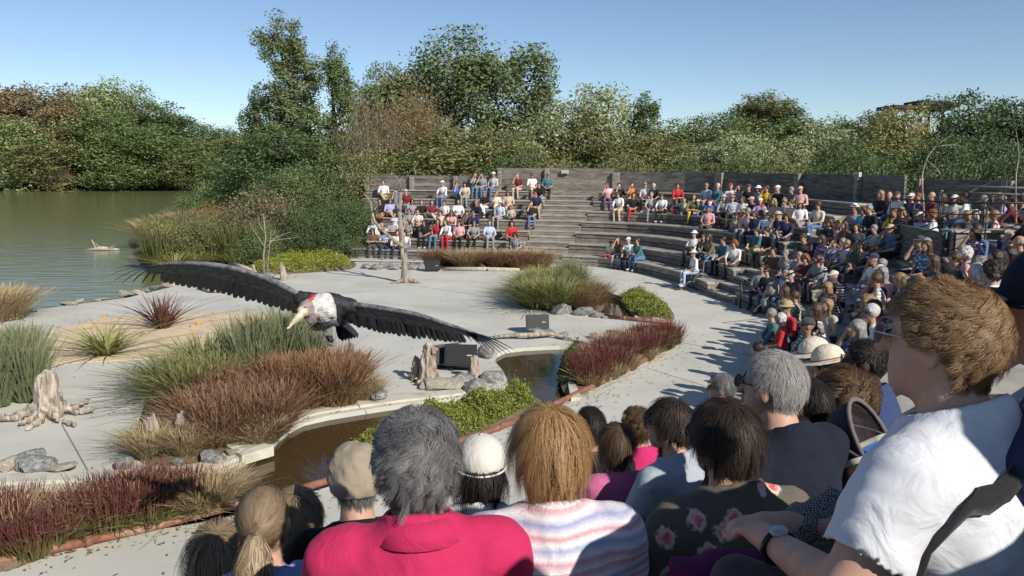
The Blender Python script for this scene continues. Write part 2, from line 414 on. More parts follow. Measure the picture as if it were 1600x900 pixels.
# back wall
def wall(s0, s1, o, z0, z1, label, nb=5, post_h=.0, dark=False):
    w = empty('timber_wall', (*fpt((s0 + s1) / 2, o), z0)); tag(w, label, 'wall', 'timber back walls'); inv = -Vector(w.location)
    n = max(1, int(round((s1 - s0) / 2.5))); hh = (z1 - z0) / nb
    for i in range(n):
        a, b = s0 + (s1 - s0) * i / n, s0 + (s1 - s0) * (i + 1) / n
        for j in range(nb):
            m = arcbox(a, b, o + rt.uniform(0, .018), o + .08, z0 + j * hh + .004, z0 + (j + 1) * hh - .006)
            m.build('plank', rt.choice((TIMBER, TIMBER2, TIMBER, TIMBER3) if not dark else (TIMBER, TIMBER3, TIMBER3)), w).location = inv  # dark walls: shade away from the sun is put into the plank colour
        m = arcbox(a - .09, a + .09, o - .16, o - .005, z0, z1 + post_h); m.build('post', TIMBER2, w).location = inv
    return w
WO = 7 * DEPTH + .06
S_W1 = S_A - 3.6
wall(S_L - 1.75, S_W1, 6 * DEPTH + .5, 7 * RISE + .003, 3.58, 'Low sunlit timber wall behind the pond-end block', 4)
wall(S_W1 + .1, S_A + 1.2, WO, 5.8 * RISE, 3.95, 'Tall sunlit timber wall section at the head of the stair', 6)
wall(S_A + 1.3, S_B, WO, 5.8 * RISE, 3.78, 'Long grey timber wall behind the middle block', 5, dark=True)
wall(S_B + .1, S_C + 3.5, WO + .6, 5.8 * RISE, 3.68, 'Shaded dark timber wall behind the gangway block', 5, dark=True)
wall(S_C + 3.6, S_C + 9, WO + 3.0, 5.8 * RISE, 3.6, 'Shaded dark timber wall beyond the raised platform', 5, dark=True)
for px, py, s_hint in ((866, 268, S_A - .4), (1223, 280, S_B - 2.5)):
    p = fpt(s_hint, WO - .1); lamp = MB(); lamp.box((0, 0, 0), (.34, .1, .16)); lamp.box((0, .07, -.02), (.08, .1, .08))
    o = lamp.build('wall_box', KERB, loc=(p[0], p[1], 3.78)); o.rotation_euler[2] = math.atan2(FT[int(s_hint / .2)][1], FT[int(s_hint / .2)][0])
    tag(o, 'Small pale box fixed to the %s' % ('tall sunlit wall section' if px < 900 else 'long grey wall behind the middle block'), 'wall box')

# raised entrance platform with plank faces and black railing
pA = Vector((*G(1490, 420, 1.70), 0)); PZ = H - (360 - YH) / FPX * pA.y * 1.0
pA = Vector((10.15, 18.3, 0)); PZ = 2.62; PB = 1.45
pf = empty('entrance_platform', (pA.x, pA.y, PB)); tag(pf, 'Raised timber platform with a sunlit plank face and dark side', 'platform')
for j in range(6):
    z0 = PB + (PZ - .06 - PB) * j / 6; z1 = PB + (PZ - .06 - PB) * (j + 1) / 6 - .008
    for a, b in ((0, 1.75), (1.76, 3.6)):
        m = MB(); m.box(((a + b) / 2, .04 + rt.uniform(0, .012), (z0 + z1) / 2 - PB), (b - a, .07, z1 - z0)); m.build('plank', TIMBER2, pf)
    m = MB(); m.box((-.005, 1.42, (z0 + z1) / 2 - PB), (.07, 2.65, z1 - z0), Matrix.Rotation(R(-6), 3, 'Z')); m.build('plank', TIMBER3, pf)  # side in shade: painted in with darker timber than the sunlit face
m = MB(); m.box((1.8, .2, PZ - PB - .027), (3.7, .5, .05)); m.build('deck', TREAD, pf)
m = MB(); m.box((-.02, .0, (PZ - PB) / 2 - .02), (.13, .13, PZ - PB - .04)); m.build('post', BLACKM, pf)
def railing(name, pts, label, hts=(.95, .62, .32), npost=4, r=.022):
    rl = empty(name, tuple(pts[0])); tag(rl, label, 'railing'); p0 = Vector(pts[0])
    for h in hts:
        m = MB(); m.tube([Vector(p) - p0 + Vector((0, 0, h)) for p in pts], r if h == hts[0] else r * .6, 8); m.build('rail', BLACKM, rl, True)
    for i in range(npost):
        f = i / (npost - 1) * (len(pts) - 1); a = int(min(f, len(pts) - 2)); q = Vector(pts[a]).lerp(Vector(pts[a + 1]), f - a) - p0
        m = MB(); m.tube([q + Vector((0, 0, -.02)), q + Vector((0, 0, hts[0]))], r * .9, 8); m.build('post', BLACKM, rl, True)
    return rl
railing('platform_railing', [(pA.x - .2, pA.y + 2.7, PZ), (pA.x, pA.y + .06, PZ), (pA.x + 3.5, pA.y + .06, PZ)], 'Black metal railing along the edge of the raised platform', (.62, .36, .14), 6)
for sgn, lab in ((-1, 'Black handrail along the far side of the shaded stair'), (1, 'Black handrail along the near side of the shaded stair')):
    sr = S_C + sgn * (HALF - .06)
    railing('stair_handrail', [(*fpt(sr, o), RISE * (o / DEPTH) + .2) for o in (.1, 2.0, 4.2, 5.6)], lab, (.95, .6, .28), 4, .017)
q = fpt(S_B + 1.5, -.12)
railing('stage_rail', [(q[0], q[1], .0), (q[0] + .9, q[1] + .75, .0)], 'Short metal rail at the foot of the stage-side stair', (.8, .45), 2, .028)
# awning rail seen over the right-hand wall
m = MB(); a = at(1470, 291, 21); b = at(1640, 295, 19); m.tube([a, b], .035, 8); m.tube([a + Vector((0, .1, -.16)), b + Vector((0, .1, -.16))], .03, 8)
m.tube([a + Vector((.05, .05, -.1)), (a.x + .05, a.y + .05, 2.6)], .05, 8)
tag(m.build('canopy_frame', TIMBER, smooth=True), 'Pale pole frame above the spectators on the platform', 'frame')

# ---------------------------------------------------------------- ground, lake, stage
LAKE = [G(-420, 560, -.12), G(0, 494, -.12), G(35, 488, -.12), G(120, 473, -.12), G(200, 463, -.12), G(290, 441, -.12), G(345, 430, -.12), G(235, 412, -.2), G(215, 375, -.3), G(232, 345, -.3), G(270, 322, -.3), G(345, 306, -.3), G(400, 299, -.4), G(250, 297.2, -.45), G(-60, 297.2, -.45), G(-700, 297.2, -.45), (-150, 40), (-60, 8)]
LK = np.array(LAKE)
def in_poly(X, Y, P):
    c = np.zeros(X.shape, bool); n = len(P)
    for i in range(n):
        x0, y0 = P[i]; x1, y1 = P[(i + 1) % n]
        t = ((y0 > Y) != (y1 > Y)) & (X < (x1 - x0) * (Y - y0) / (y1 - y0 + 1e-12) + x0); c ^= t
    return c
def d_poly(X, Y, P):
    D = np.full(X.shape, 1e9); n = len(P)
    for i in range(n):
        a = np.array(P[i]); b = np.array(P[(i + 1) % n]); ab = b - a; L = ab @ ab + 1e-9
        t = np.clip(((X - a[0]) * ab[0] + (Y - a[1]) * ab[1]) / L, 0, 1)
        D = np.minimum(D, np.hypot(X - a[0] - t * ab[0], Y - a[1] - t * ab[1]))
    return D
def axis(lo, hi, fine0, fine1, st):
    a = list(np.arange(fine0, fine1 + 1e-6, st)); g = st; x = fine0
    while x > lo: g *= 1.25; x -= g; a.insert(0, x)
    g = st; x = fine1
    while x < hi: g *= 1.25; x += g; a.append(x)
    return np.array(a)
# stage slab: outer outline follows the lake shore and the foot of the tiers
so = [tuple(fpt(s, .06)) for s in np.arange(S_L, S_END, .8)]
outer = so + [(-16, -2), (-22, 10)] + [G(-150, 520), G(20, 490), G(120, 475), G(200, 465), G(290, 443), G(345, 432), G(440, 424), G(530, 421), G(546, 408)]
gx = axis(-1500, 1500, -34, 30, .8); gy = axis(-60, 2200, -4, 70, .8)
X, Y = np.meshgrid(gx, gy, indexing='ij')
inl = in_poly(X, Y, LAKE); dl = d_poly(X, Y, LAKE) * np.where(inl, -1, 1)
# the theatre floor and path are slabs of their own; the soil lies under them
Z = np.where(dl < 0, np.clip(dl * .35, -1.6, 0) - .12, np.clip(dl * .05, 0, .06) - .16)
Z += np.clip((Y - 95) / 60, 0, 1) * .9 * (dl > 1) + .03 * np.sin(X * .8) * np.cos(Y * .7)
Z = np.where(in_poly(X, Y, outer), np.minimum(Z, -.6), Z)
V = np.stack([X.ravel(), Y.ravel(), Z.ravel()], 1); ny = len(gy)
I = np.arange(len(gx) - 1)[:, None] * ny + np.arange(ny - 1)[None, :]
F = np.stack([I, I + ny, I + ny + 1, I + 1], -1).reshape(-1, 4)
tag(obj('terrain', mesh_np('terrain', V, F), mat=GROUND), kind='structure')
def water_mat(name, col, rough, bscale, bstr, stretch=(1, 1, 1), dist=.02):
    m, n, l, p = _nodes(name)
    p.inputs['Base Color'].default_value = (*col, 1); p.inputs['Roughness'].default_value = rough; p.inputs['IOR'].default_value = 1.33; p.inputs['Specular IOR Level'].default_value = .5
    tc = n.new('ShaderNodeTexCoord'); mp = n.new('ShaderNodeMapping'); mp.inputs['Scale'].default_value = stretch; l.new(tc.outputs['Object'], mp.inputs[0])
    nz = n.new('ShaderNodeTexNoise'); nz.inputs['Scale'].default_value = bscale; nz.inputs['Detail'].default_value = 5; l.new(mp.outputs[0], nz.inputs[0])
    b = n.new('ShaderNodeBump'); b.inputs['Strength'].default_value = bstr; b.inputs['Distance'].default_value = dist; l.new(nz.outputs[0], b.inputs['Height']); l.new(b.outputs[0], p.inputs['Normal'])
    return m
LAKEM = water_mat('lake_water', (.17, .178, .078), .1, 1.3, .6, (.5, 1.8, 1), .05)
STREAMM = water_mat('stream_water', (.055, .034, .015), .02, 2.6, .2, dist=.012)
lp = [(-1, -1)]
wv = MB(); wv.prism([(p[0] - (2 if i < 7 else 0) * 0, p[1]) for i, p in enumerate([(-320, -10), (-14, 4), (-8, 26), (-6, 38), (-18, 60), (-12, 100), (-20, 190), (-320, 190)])], -.45, -.30)
tag(wv.build('lake', LAKEM), kind='structure')
STREAM_PX = [(-120, 775), (0, 762), (135, 757), (290, 750), (370, 724), (415, 702), (437, 681), (475, 657), (560, 641), (650, 628), (715, 621), (765, 612), (793, 600), (783, 576), (772, 560), (790, 546), (850, 541), (893, 541), (905, 550), (893, 575), (884, 600), (890, 624), (850, 643), (770, 660), (690, 690), (610, 728), (540, 752), (440, 783), (340, 812), (200, 835), (-120, 900)]
STREAM = [tuple(p) for p in spline([G(*p) for p in STREAM_PX], .35)]
POOL_PX = [(905, 448), (935, 447), (958, 455), (972, 470), (992, 492), (985, 499), (950, 497), (925, 482), (905, 462)]
POOL = [tuple(p) for p in spline([G(*p) for p in POOL_PX] + [G(*POOL_PX[0])], .35)][:-1]
loops_ = [outer, STREAM, POOL]
pts_ = [Vector(p) for l_ in loops_ for p in l_]; ed_ = []; k0 = 0
for l_ in loops_: ed_ += [(k0 + i, k0 + (i + 1) % len(l_)) for i in range(len(l_))]; k0 += len(l_)
cv, ce, cf, *_ = delaunay_2d_cdt(pts_, ed_, [], 0, 1e-5)
CX = np.array([sum(cv[i].x for i in f_) / len(f_) for f_ in cf]); CY = np.array([sum(cv[i].y for i in f_) / len(f_) for f_ in cf])
keep = in_poly(CX, CY, outer) & ~in_poly(CX, CY, STREAM) & ~in_poly(CX, CY, POOL)
F = []
for f_, k in zip(cf, keep):
    if not k: continue
    a_, b_, c_ = (cv[i] for i in f_[:3]); F.append(tuple(f_) if (b_ - a_).cross(c_ - a_) > 0 else tuple(reversed(f_)))
V = [(p.x, p.y, 0.0) for p in cv]
for l_ in (STREAM, POOL, outer):
    n = len(l_); b2 = len(V); V += [(p[0], p[1], -.002) for p in l_] + [(p[0], p[1], -.4) for p in l_]
    F += [(b2 + i, b2 + (i + 1) % n, b2 + n + (i + 1) % n, b2 + n + i) for i in range(n)]
tag(obj('stage_floor', mesh_np('stage_floor', V, F, False), mat=CONCRETE), kind='structure')
for nm, P in (('stream', STREAM), ('stage_pool', POOL)):
    mb = MB(); cx = sum(p[0] for p in P) / len(P); cy = sum(p[1] for p in P) / len(P); mb.prism([(p[0], p[1]) for p in P], -.38, -.09)
    o = mb.build(nm, STREAMM); o.scale = (1.0, 1.0, 1); tag(o, kind='structure')
sandp = [tuple(p) for p in spline([G(*p) for p in ((70, 520), (160, 498), (270, 492), (385, 489), (450, 497), (478, 520), (440, 545), (330, 548), (230, 561), (120, 567), (60, 575), (20, 560), (40, 535), (70, 520))], .5)][:-1]
mb = MB(); mb.prism(sandp, -.05, .012); tag(mb.build('sand_patch', SAND), kind='structure')
# concrete kerb slabs round the water, each cast piece its own
KP = spline([G(*p) for p in ((-60, 764), (0, 757), (135, 751), (290, 744), (366, 719), (411, 697), (432, 677), (472, 652), (560, 636), (650, 624), (712, 617), (762, 607))], .3)
kerb = empty('stream_kerb', (KP[0][0], KP[0][1], 0)); tag(kerb, 'Pale concrete kerb winding along the brown stream', 'kerb')
i = 0; KO = off2(KP, .26); KI = off2(KP, -.05)
while i < len(KP) - 3:
    j = min(i + random.choice((3, 4, 5)), len(KP) - 1); mb = MB()
    poly = [tuple(KI[k]) for k in range(i, j + 1)] + [tuple(KO[k]) for k in range(j, i - 1, -1)]
    cx = np.mean(poly, 0); poly = [(cx[0] + (x - cx[0]) * .99 - KP[0][0], cx[1] + (y - cx[1]) * .985 - KP[0][1]) for x, y in poly]
    mb.prism(poly, -.2, .035 + random.uniform(0, .012)); mb.build('kerb_slab', KERB, kerb); i = j
for pts, lab in (([(886, 597), (897, 600), (908, 626), (892, 628)], 'Short pale kerb stub at the end of the pond'), ([(905, 447), (940, 445), (986, 466), (980, 469)], 'Pale kerb strip behind the small stage pool'), ([(640, 690), (665, 683), (520, 757), (505, 757)], None)):
    if lab:
        mb = MB(); mb.prism([G(*p) for p in pts], -.1, .07); tag(mb.build('kerb_strip', KERB), lab, 'kerb')
# slab on the stream bank and joints in the floor
mb = MB(); mb.prism([G(*p) for p in ((345, 700), (388, 694), (428, 707), (378, 722))], -.05, .1); tag(mb.build('concrete_slab', KERB), 'Flat concrete slab beside the stream kerb bend', 'slab')
mb = MB()
def joint(a, b, w=.02):
    a, b = Vector((*G(*a), 0)), Vector((*G(*b), 0)); n = (b - a).cross(Vector((0, 0, 1))).normalized() * w / 2
    mb.add([(*(a - n).xy, .004), (*(a + n).xy, .004), (*(b + n).xy, .004), (*(b - n).xy, .004)], [(0, 1, 2, 3)])
joint((97, 664), (139, 739)); joint((640, 445), (800, 470), .014); joint((470, 455), (560, 620), .012); joint((880, 640), (1180, 500), .012) if False else None; joint((930, 660), (1000, 720), .014); joint((1010, 575), (1130, 612), .014); joint((1062, 535), (1200, 560), .014); joint((1040, 507), (1075, 520), .012); joint((560, 470), (790, 492), .01)
o = mb.build('floor_joint', noise_mat('joint', (.2, .2, .19), scale=4)); o.parent = bpy.data.objects['stage_floor']
# bed soils
def bed(px, label, z=.05, dome=.07):
    P = spline([G(*p) for p in px] + [G(*px[0])], .4)[:-1]; c = P.mean(0); V = []; n = len(P); fr = (1, .93, .6, .25)
    for f in fr:
        for p in P: q = c + (p - c) * f; V.append((q[0], q[1], -.02 if f == 1 else z + dome * (1 - f) + random.uniform(-.012, .012)))
    V.append((c[0], c[1], z + dome)); F = [(a * n + i, a * n + (i + 1) % n, (a + 1) * n + (i + 1) % n, (a + 1) * n + i) for a in range(3) for i in range(n)]
    F += [(3 * n + i, 3 * n + (i + 1) % n, 4 * n) for i in range(n)]
    o = obj('soil_bed', mesh_np('soil_bed', V, F), mat=SOIL); tag(o, kind='structure'); return P
bed([(-60, 800), (110, 778), (250, 765), (345, 768), (372, 790), (250, 822), (100, 862), (-60, 905)], '')
bed([(225, 625), (330, 580), (450, 560), (560, 590), (590, 622), (470, 645), (430, 675), (405, 695), (330, 722), (225, 730), (205, 690)], '')
bed([(560, 722), (640, 660), (740, 632), (830, 615), (842, 640), (760, 679), (640, 722), (545, 748)], '')
bed([(872, 590), (890, 555), (1000, 530), (1050, 528), (1060, 532), (1010, 563), (900, 617)], '')
bed([(800, 448), (850, 430), (905, 443), (935, 455), (940, 485), (880, 487), (815, 480)], '')
bed([(966, 462), (1000, 456), (1045, 480), (1051, 502), (1000, 497)], '')
bed([(345, 424), (450, 404), (545, 406), (548, 421), (450, 428), (380, 432)], '')
bed([(665, 414), (720, 406), (850, 414), (850, 423), (700, 422)], '')
# rusty pipe edging in lengths, each on the path beside the beds
bp = off2(BAR, .0)
pe = empty('pipe_edging', (bp[0][0], bp[0][1], 0)); tag(pe, 'Rusty red pipe edging along the path beside the stream beds', 'edging')
i = 0
while i < len(bp) - 3:
    j = min(i + random.choice((7, 9, 10)), len(bp) - 1); mb = MB()
    mb.tube([(bp[k][0] - bp[0][0], bp[k][1] - bp[0][1], .055 + .004 * math.sin(k)) for k in range(i, j + 1)], .05, 10); mb.build('pipe', RUST, pe, True)
    mb = MB(); k = min(i + 1, len(bp) - 2); t = Vector((*(bp[k + 1] - bp[k]), 0)).normalized() * .04; c = Vector((bp[i][0] - bp[0][0], bp[i][1] - bp[0][1], .055)); mb.tube([c - t, c + t], .058, 10); mb.build('pipe_collar', RUST, pe, True); i = j
for a, b, lab in (((945, 497), (1050, 508), 'Rusty pipe edging in front of the small stage pool'), ((948, 522), (1000, 527), 'Short rusty pipe behind the red grass bed')):
    p, q = Vector((*G(*a), .06)), Vector((*G(*b), .06)); mb = MB(); mb.tube([p, p.lerp(q, .5), q], .05, 10); mb.tube([p.lerp(q, .3), p.lerp(q, .32)], .06, 10); tag(mb.build('pipe_edging', RUST, smooth=True), lab, 'edging')
p, q = Vector((*G(695, 423), 0)), Vector((*G(812, 424), 0)); mb = MB(); mb.tube([p + Vector((0, 0, .07)), p.lerp(q, .5) + Vector((0, 0, .08)), q + Vector((0, 0, .06))], [.08, .085, .07], 10)
tag(mb.build('edging_log', DEADWOOD2, smooth=True), 'Long pale log edging the grass strip below the tiers', 'log')
for k, (a, b) in enumerate((((548, 412), (690, 415)), ((548, 405), (700, 409)))):
    p, q = Vector((*G(*a), .1 + .08 * k)), Vector((*G(*b), .1 + .08 * k)); mb = MB(); mb.tube([p, q], .02, 6)
    for f in (0, .33, .66, 1): r_ = p.lerp(q, f); mb.tube([(r_.x, r_.y, 0), r_], .025, 6)
    tag(mb.build('low_rail', TIMBER3, smooth=True), '%s low rail in front of the pond-end block' % ('Front' if k == 0 else 'Rear'), 'rail')

# fallen leaves and grit scattered over the stage, thickest along the beds
rl = np.random.default_rng(77); LX = []; 
for poly, n in ((STREAM, 900), ([tuple(p) for p in BAR], 1500), (POOL, 500), (sandp, 500)):
    P = np.array(poly); i = rl.integers(0, len(P), n); LX.append(P[i] + rl.normal(size=(n, 2)) * rl.choice((.12, .35, .9), (n, 1)))
LX.append(np.stack([rl.uniform(-13, 7, 900), rl.uniform(9, 34, 900)], 1)); LX = np.concatenate(LX)
ok = in_poly(LX[:, 0], LX[:, 1], outer) & ~in_poly(LX[:, 0], LX[:, 1], STREAM) & ~in_poly(LX[:, 0], LX[:, 1], POOL); LX = LX[ok]; n = len(LX); a = rl.uniform(0, 6.28, n); L = rl.uniform(.012, .04, n); c, s_ = np.cos(a), np.sin(a); z = np.full(n, .018)
V = np.stack([np.stack([LX[:, 0] + c * L, LX[:, 1] + s_ * L, z], 1), np.stack([LX[:, 0] - s_ * L * .4, LX[:, 1] + c * L * .4, z + .008], 1), np.stack([LX[:, 0] - c * L, LX[:, 1] - s_ * L, z], 1), np.stack([LX[:, 0] + s_ * L * .4, LX[:, 1] - c * L * .4, z + .004], 1)], 1).reshape(-1, 3)
tag(obj('leaf_litter', mesh_np('leaf_litter', V, np.arange(n * 4).reshape(n, 4), False, {'r': np.repeat(rl.uniform(0, 1, n), 4)}), mat=attr_mat('litter', [(0, (.10, .06, .03)), (.6, (.24, .16, .08)), (1, (.40, .32, .18))], None, attr='r', trans=0)), 'Dry fallen leaves scattered over the stage concrete', 'leaves', kind='stuff')
# ---------------------------------------------------------------- grasses and shrubs
def blades(n, rad, h, lean=.35, w=.012, bend=.5, seed=0, seg=4, hv=.35, plume=0):
    rg = np.random.default_rng(seed)
    a = rg.uniform(0, 2 * np.pi, n); rr = rad * np.sqrt(rg.uniform(0, 1, n)); bx, by = rr * np.cos(a), rr * np.sin(a)
    az = a + rg.normal(0, .9, n); ln = np.abs(rg.normal(lean, lean * .5, n)) * (.35 + .65 * rr / rad); hh = h * (1 - hv * rg.uniform(0, 1, n)) ; ph = az + np.pi / 2 + rg.normal(0, .6, n)
    V = []; T = []; RR = []; rnd = rg.uniform(0, 1, n); m = seg + 1
    for i in range(m):
        t = i / seg; out = hh * (ln * t + bend * ln * t * t * 1.2); z = hh * t * (1 - .35 * bend * ln * t * 1.2)
        x, y = bx + out * np.cos(az), by + out * np.sin(az); ww = w * (1 - t ** 1.6) + .0015
        if plume: ww = np.where((t > .62) & (rnd < plume), w * 1.7 * np.sin(np.pi * min(1, (t - .55) / .5)) + .002, ww)
        dx, dy = ww * np.cos(ph), ww * np.sin(ph)
        V.append(np.stack([np.stack([x - dx, y - dy, z], 1), np.stack([x + dx, y + dy, z], 1)], 1)); T.append(np.full((n, 2), t)); RR.append(np.stack([rnd, rnd], 1))
    V = np.stack(V, 1).reshape(-1, 3); T = np.stack(T, 1).ravel(); RR = np.stack(RR, 1).ravel()
    b = (np.arange(n) * m * 2)[:, None] + (np.arange(seg) * 2)[None, :]
    F = np.stack([b, b + 1, b + 3, b + 2], -1).reshape(-1, 4)
    return V, F, {'t': T, 'r': RR}
def leaves(C, s, rg, nrm=None, aspect=.5, flat=.5):
    n = len(C); d = rg.normal(size=(n, 3)); d /= np.linalg.norm(d, axis=1)[:, None]
    nn = rg.normal(size=(n, 3)) * flat
    if nrm is not None: nn = nn + nrm
    nn[:, 2] += .3; nn /= np.linalg.norm(nn, axis=1)[:, None] + 1e-6
    u = np.cross(nn, d); u /= np.linalg.norm(u, axis=1)[:, None] + 1e-6; v = np.cross(nn, u)
    L = s * rg.uniform(.6, 1.4, n)[:, None]; W = L * aspect
    V = np.stack([C - u * L * .5, C + v * W * .5 + nn * L * .08, C + u * L * .5, C - v * W * .5 + nn * L * .08], 1).reshape(-1, 3)
    F = np.arange(n * 4).reshape(n, 4); r = np.repeat(rg.uniform(0, 1, n), 4)
    return V, F, r
GM = {
 'blood': attr_mat('blood_grass', [(0, (.14, .17, .04)), (.42, (.15, .145, .045)), (.66, (.15, .035, .035)), (1, (.19, .042, .05))], [(0, (.05, .02, .02)), (.55, (.16, .065, .055)), (.8, (.2, .15, .07)), (1, (.36, .28, .15))], mixr=.42),
 'green': attr_mat('fountain_grass', [(0, (.09, .12, .03)), (.6, (.17, .20, .05)), (1, (.33, .30, .14))], [(0, (.10, .14, .03)), (1, (.36, .32, .16))], mixr=.4),
 'blue': attr_mat('tall_silver_grass', [(0, (.09, .12, .05)), (.6, (.17, .21, .10)), (1, (.30, .30, .17))], [(0, (.12, .16, .08)), (1, (.33, .32, .2))], mixr=.4),
 'russet': attr_mat('russet_grass', [(0, (.16, .11, .05)), (.5, (.20, .105, .06)), (1, (.27, .145, .09))], [(0, (.13, .055, .045)), (.6, (.27, .165, .09)), (1, (.44, .34, .2))], mixr=.5),
 'orange': attr_mat('orange_grass', [(0, (.17, .13, .05)), (.5, (.24, .125, .06)), (1, (.29, .15, .08))], [(0, (.17, .085, .05)), (1, (.40, .28, .15))], mixr=.5),
 'blonde': attr_mat('dry_blonde_grass', [(0, (.22, .17, .08)), (.5, (.42, .32, .17)), (1, (.52, .40, .24))], [(0, (.28, .20, .11)), (1, (.55, .45, .28))], mixr=.5),
 'reed': attr_mat('reed', [(0, (.05, .075, .022)), (.6, (.10, .13, .04)), (1, (.24, .20, .10))], [(0, (.05, .08, .02)), (1, (.22, .20, .09))], mixr=.45),
 'darkreed': attr_mat('dark_reed', [(0, (.025, .045, .012)), (.6, (.045, .08, .02)), (1, (.07, .115, .03))], [(0, (.03, .05, .015)), (1, (.08, .12, .03))], mixr=.45),
 'phorm': attr_mat('purple_flax', [(0, (.10, .07, .04)), (.5, (.13, .045, .04)), (1, (.18, .07, .06))], [(0, (.06, .03, .03)), (1, (.26, .15, .10))], mixr=.4),
 'lily': attr_mat('yellow_green_blades', [(0, (.22, .22, .06)), (.5, (.26, .29, .07)), (1, (.42, .36, .16))], [(0, (.14, .17, .04)), (1, (.45, .38, .2))], mixr=.4),
}
GMESH = {}
def gmesh(kind, v=0):
    if (kind, v) in GMESH: return GMESH[kind, v]
    P = {'blood': (360, .22, .62, .24, .008, .3, 4, .55, 0), 'green': (650, .3, .8, .7, .0055, .8, 6, .55, .35), 'blue': (420, .2, 1.35, .26, .010, .4, 5, .45, .12), 'russet': (700, .32, .66, .5, .006, .55, 5, .6, .3),
         'orange': (700, .32, .74, .42, .006, .5, 5, .55, .4), 'blonde': (600, .2, .62, .55, .005, .6, 5, .45, .35), 'reed': (420, .55, 1.7, .22, .016, .4, 4, .5, .2), 'darkreed': (600, .6, 1.9, .16, .018, .35, 4, .4, 0),
         'phorm': (70, .09, .62, .55, .018, .35, 4, .45, 0), 'lily': (130, .1, .48, .9, .016, .75, 5, .4, 0)}[kind]
    V, F, A = blades(P[0], P[1], P[2], P[3], P[4], P[5], 31 * v + len(kind), P[6], P[7], P[8])
    GMESH[kind, v] = mesh_np(kind + '_clump', V, F, True, A, [GM[kind]]); return GMESH[kind, v]
rp = random.Random(5)
def clump(kind, px, py, s=1.0, label=None, group=None, name='grass_clump', z=.03, sz=None):
    x, y = G(px, py, 0); o = obj(name, gmesh(kind, rp.randrange(3)), None, (x, y, z), (0, 0, rp.uniform(0, 6.28)), (s * rp.uniform(.9, 1.1), s * rp.uniform(.9, 1.1), (sz or s) * rp.uniform(.88, 1.12)))
    return tag(o, label, 'grass', group)
def scatter(kind, pts, label, group, s=1.0, jit=4, name='grass_clump', sz=None, z=.03):
    for px, py in pts: clump(kind, px + rp.uniform(-jit, jit), py + rp.uniform(-jit * .4, jit * .4), s, label, group, name, z, sz)
def fillpx(poly, n, seed=1):
    rr = random.Random(seed); P = np.array(poly, float); lo, hi = P.min(0), P.max(0); out = []; tries = 0
    while len(out) < n and tries < 6000:
        tries += 1; q = (rr.uniform(lo[0], hi[0]), rr.uniform(lo[1], hi[1]))
        if not in_poly(np.array([q[0]]), np.array([q[1]]), poly)[0]: continue
        g = G(*q)
        if all(math.hypot(g[0] - G(*o)[0], g[1] - G(*o)[1]) > .23 for o in out[-60:]): out.append(q)
    return sorted(out, key=lambda p: p[1])
scatter('blood', fillpx([(-60, 822), (50, 812), (82, 825), (85, 862), (-60, 893)], 17), 'Red-tipped blood grass clump at the corner of the pipe edging', 'blood grass at the path corner', .95, sz=.82)
scatter('blood', fillpx([(135, 815), (200, 795), (275, 788), (300, 798), (230, 824), (140, 842)], 17, 2), 'Dark red blood grass clump in front of the stream kerb', 'blood grass before the stream', .95, sz=.88)
scatter('blonde', [(300, 795), (325, 795), (345, 785), (315, 805), (335, 797), (110, 845), (90, 820)], 'Dry blonde grass tuft at the end of the blood grass', 'blonde tufts by the blood grass', .68)
scatter('blonde', [(330, 672), (372, 650), (410, 668), (440, 640), (355, 688), (500, 622), (395, 632), (950, 560), (985, 552), (930, 580), (1015, 545), (150, 828), (215, 812), (20, 850)], 'Pale straw tuft mixed among the red and russet grasses', 'straw tufts among the grasses', .85)
scatter('lily', fillpx([(130, 842), (240, 818), (300, 806), (250, 826), (140, 850)], 9, 4), 'Low green tuft at the foot of the blood grass', 'green tufts by the pipe', .6)
scatter('green', fillpx([(238, 625), (330, 585), (372, 590), (350, 622), (290, 640)], 8, 3), 'Arching green fountain grass clump on the main stage bed', 'green fountain grasses', 1.05)
scatter('blue', [(375, 592), (395, 588), (412, 585), (432, 590), (450, 578), (470, 575), (400, 600), (487, 583)], 'Tall silvery green grass clump under the flying stork', 'tall silver grasses', .98, 5)
scatter('russet', fillpx([(290, 668), (340, 630), (430, 615), (455, 640), (432, 668), (405, 690), (340, 700)], 19, 6), 'Dense russet brown grass clump on the main stage bed', 'russet grasses', 1.0)
scatter('orange', fillpx([(440, 625), (470, 600), (540, 600), (550, 625), (470, 643)], 14, 7), 'Orange brown grass clump on the main bed near the stream', 'orange grasses', 1.0)
scatter('blonde', [(560, 615), (570, 625), (552, 628), (540, 632), (310, 690), (325, 705), (300, 700), (345, 690), (232, 716), (290, 716), (420, 690), (405, 697), (262, 690)], 'Wispy dry blonde grass tuft at the edge of the main bed', 'blonde tufts on the main bed', .72)
scatter('green', [(228, 705), (262, 706)], 'Thin green tuft beside the small stumps', 'tufts by the stumps', .55)
scatter('blood', fillpx([(905, 598), (925, 570), (1000, 540), (1050, 532), (1050, 540), (1000, 563), (915, 610)], 34, 8), 'Red blood grass clump in the bed beside the path pipe', 'blood grass beside the path', 1.05, sz=.85)
scatter('blonde', [(925, 608), (960, 592), (985, 578), (1010, 563), (915, 600)], 'Low dry tuft along the pipe under the red grass', 'dry tufts by the path pipe', .5)
scatter('green', fillpx([(825, 480), (830, 460), (870, 452), (900, 462), (890, 482), (850, 487)], 14, 9), 'Yellow-green fountain grass clump beside the small stage pool', 'fountain grasses by the pool', 1.15)
scatter('blue', [(893, 455), (905, 458), (885, 450)], 'Upright green grass clump behind the fountain grass', 'upright grasses by the pool', .75)
scatter('russet', [(905, 478), (918, 474), (925, 468), (912, 484), (930, 478)], 'Russet grass clump leaning towards the small pool', 'russet grasses by the pool', .95)
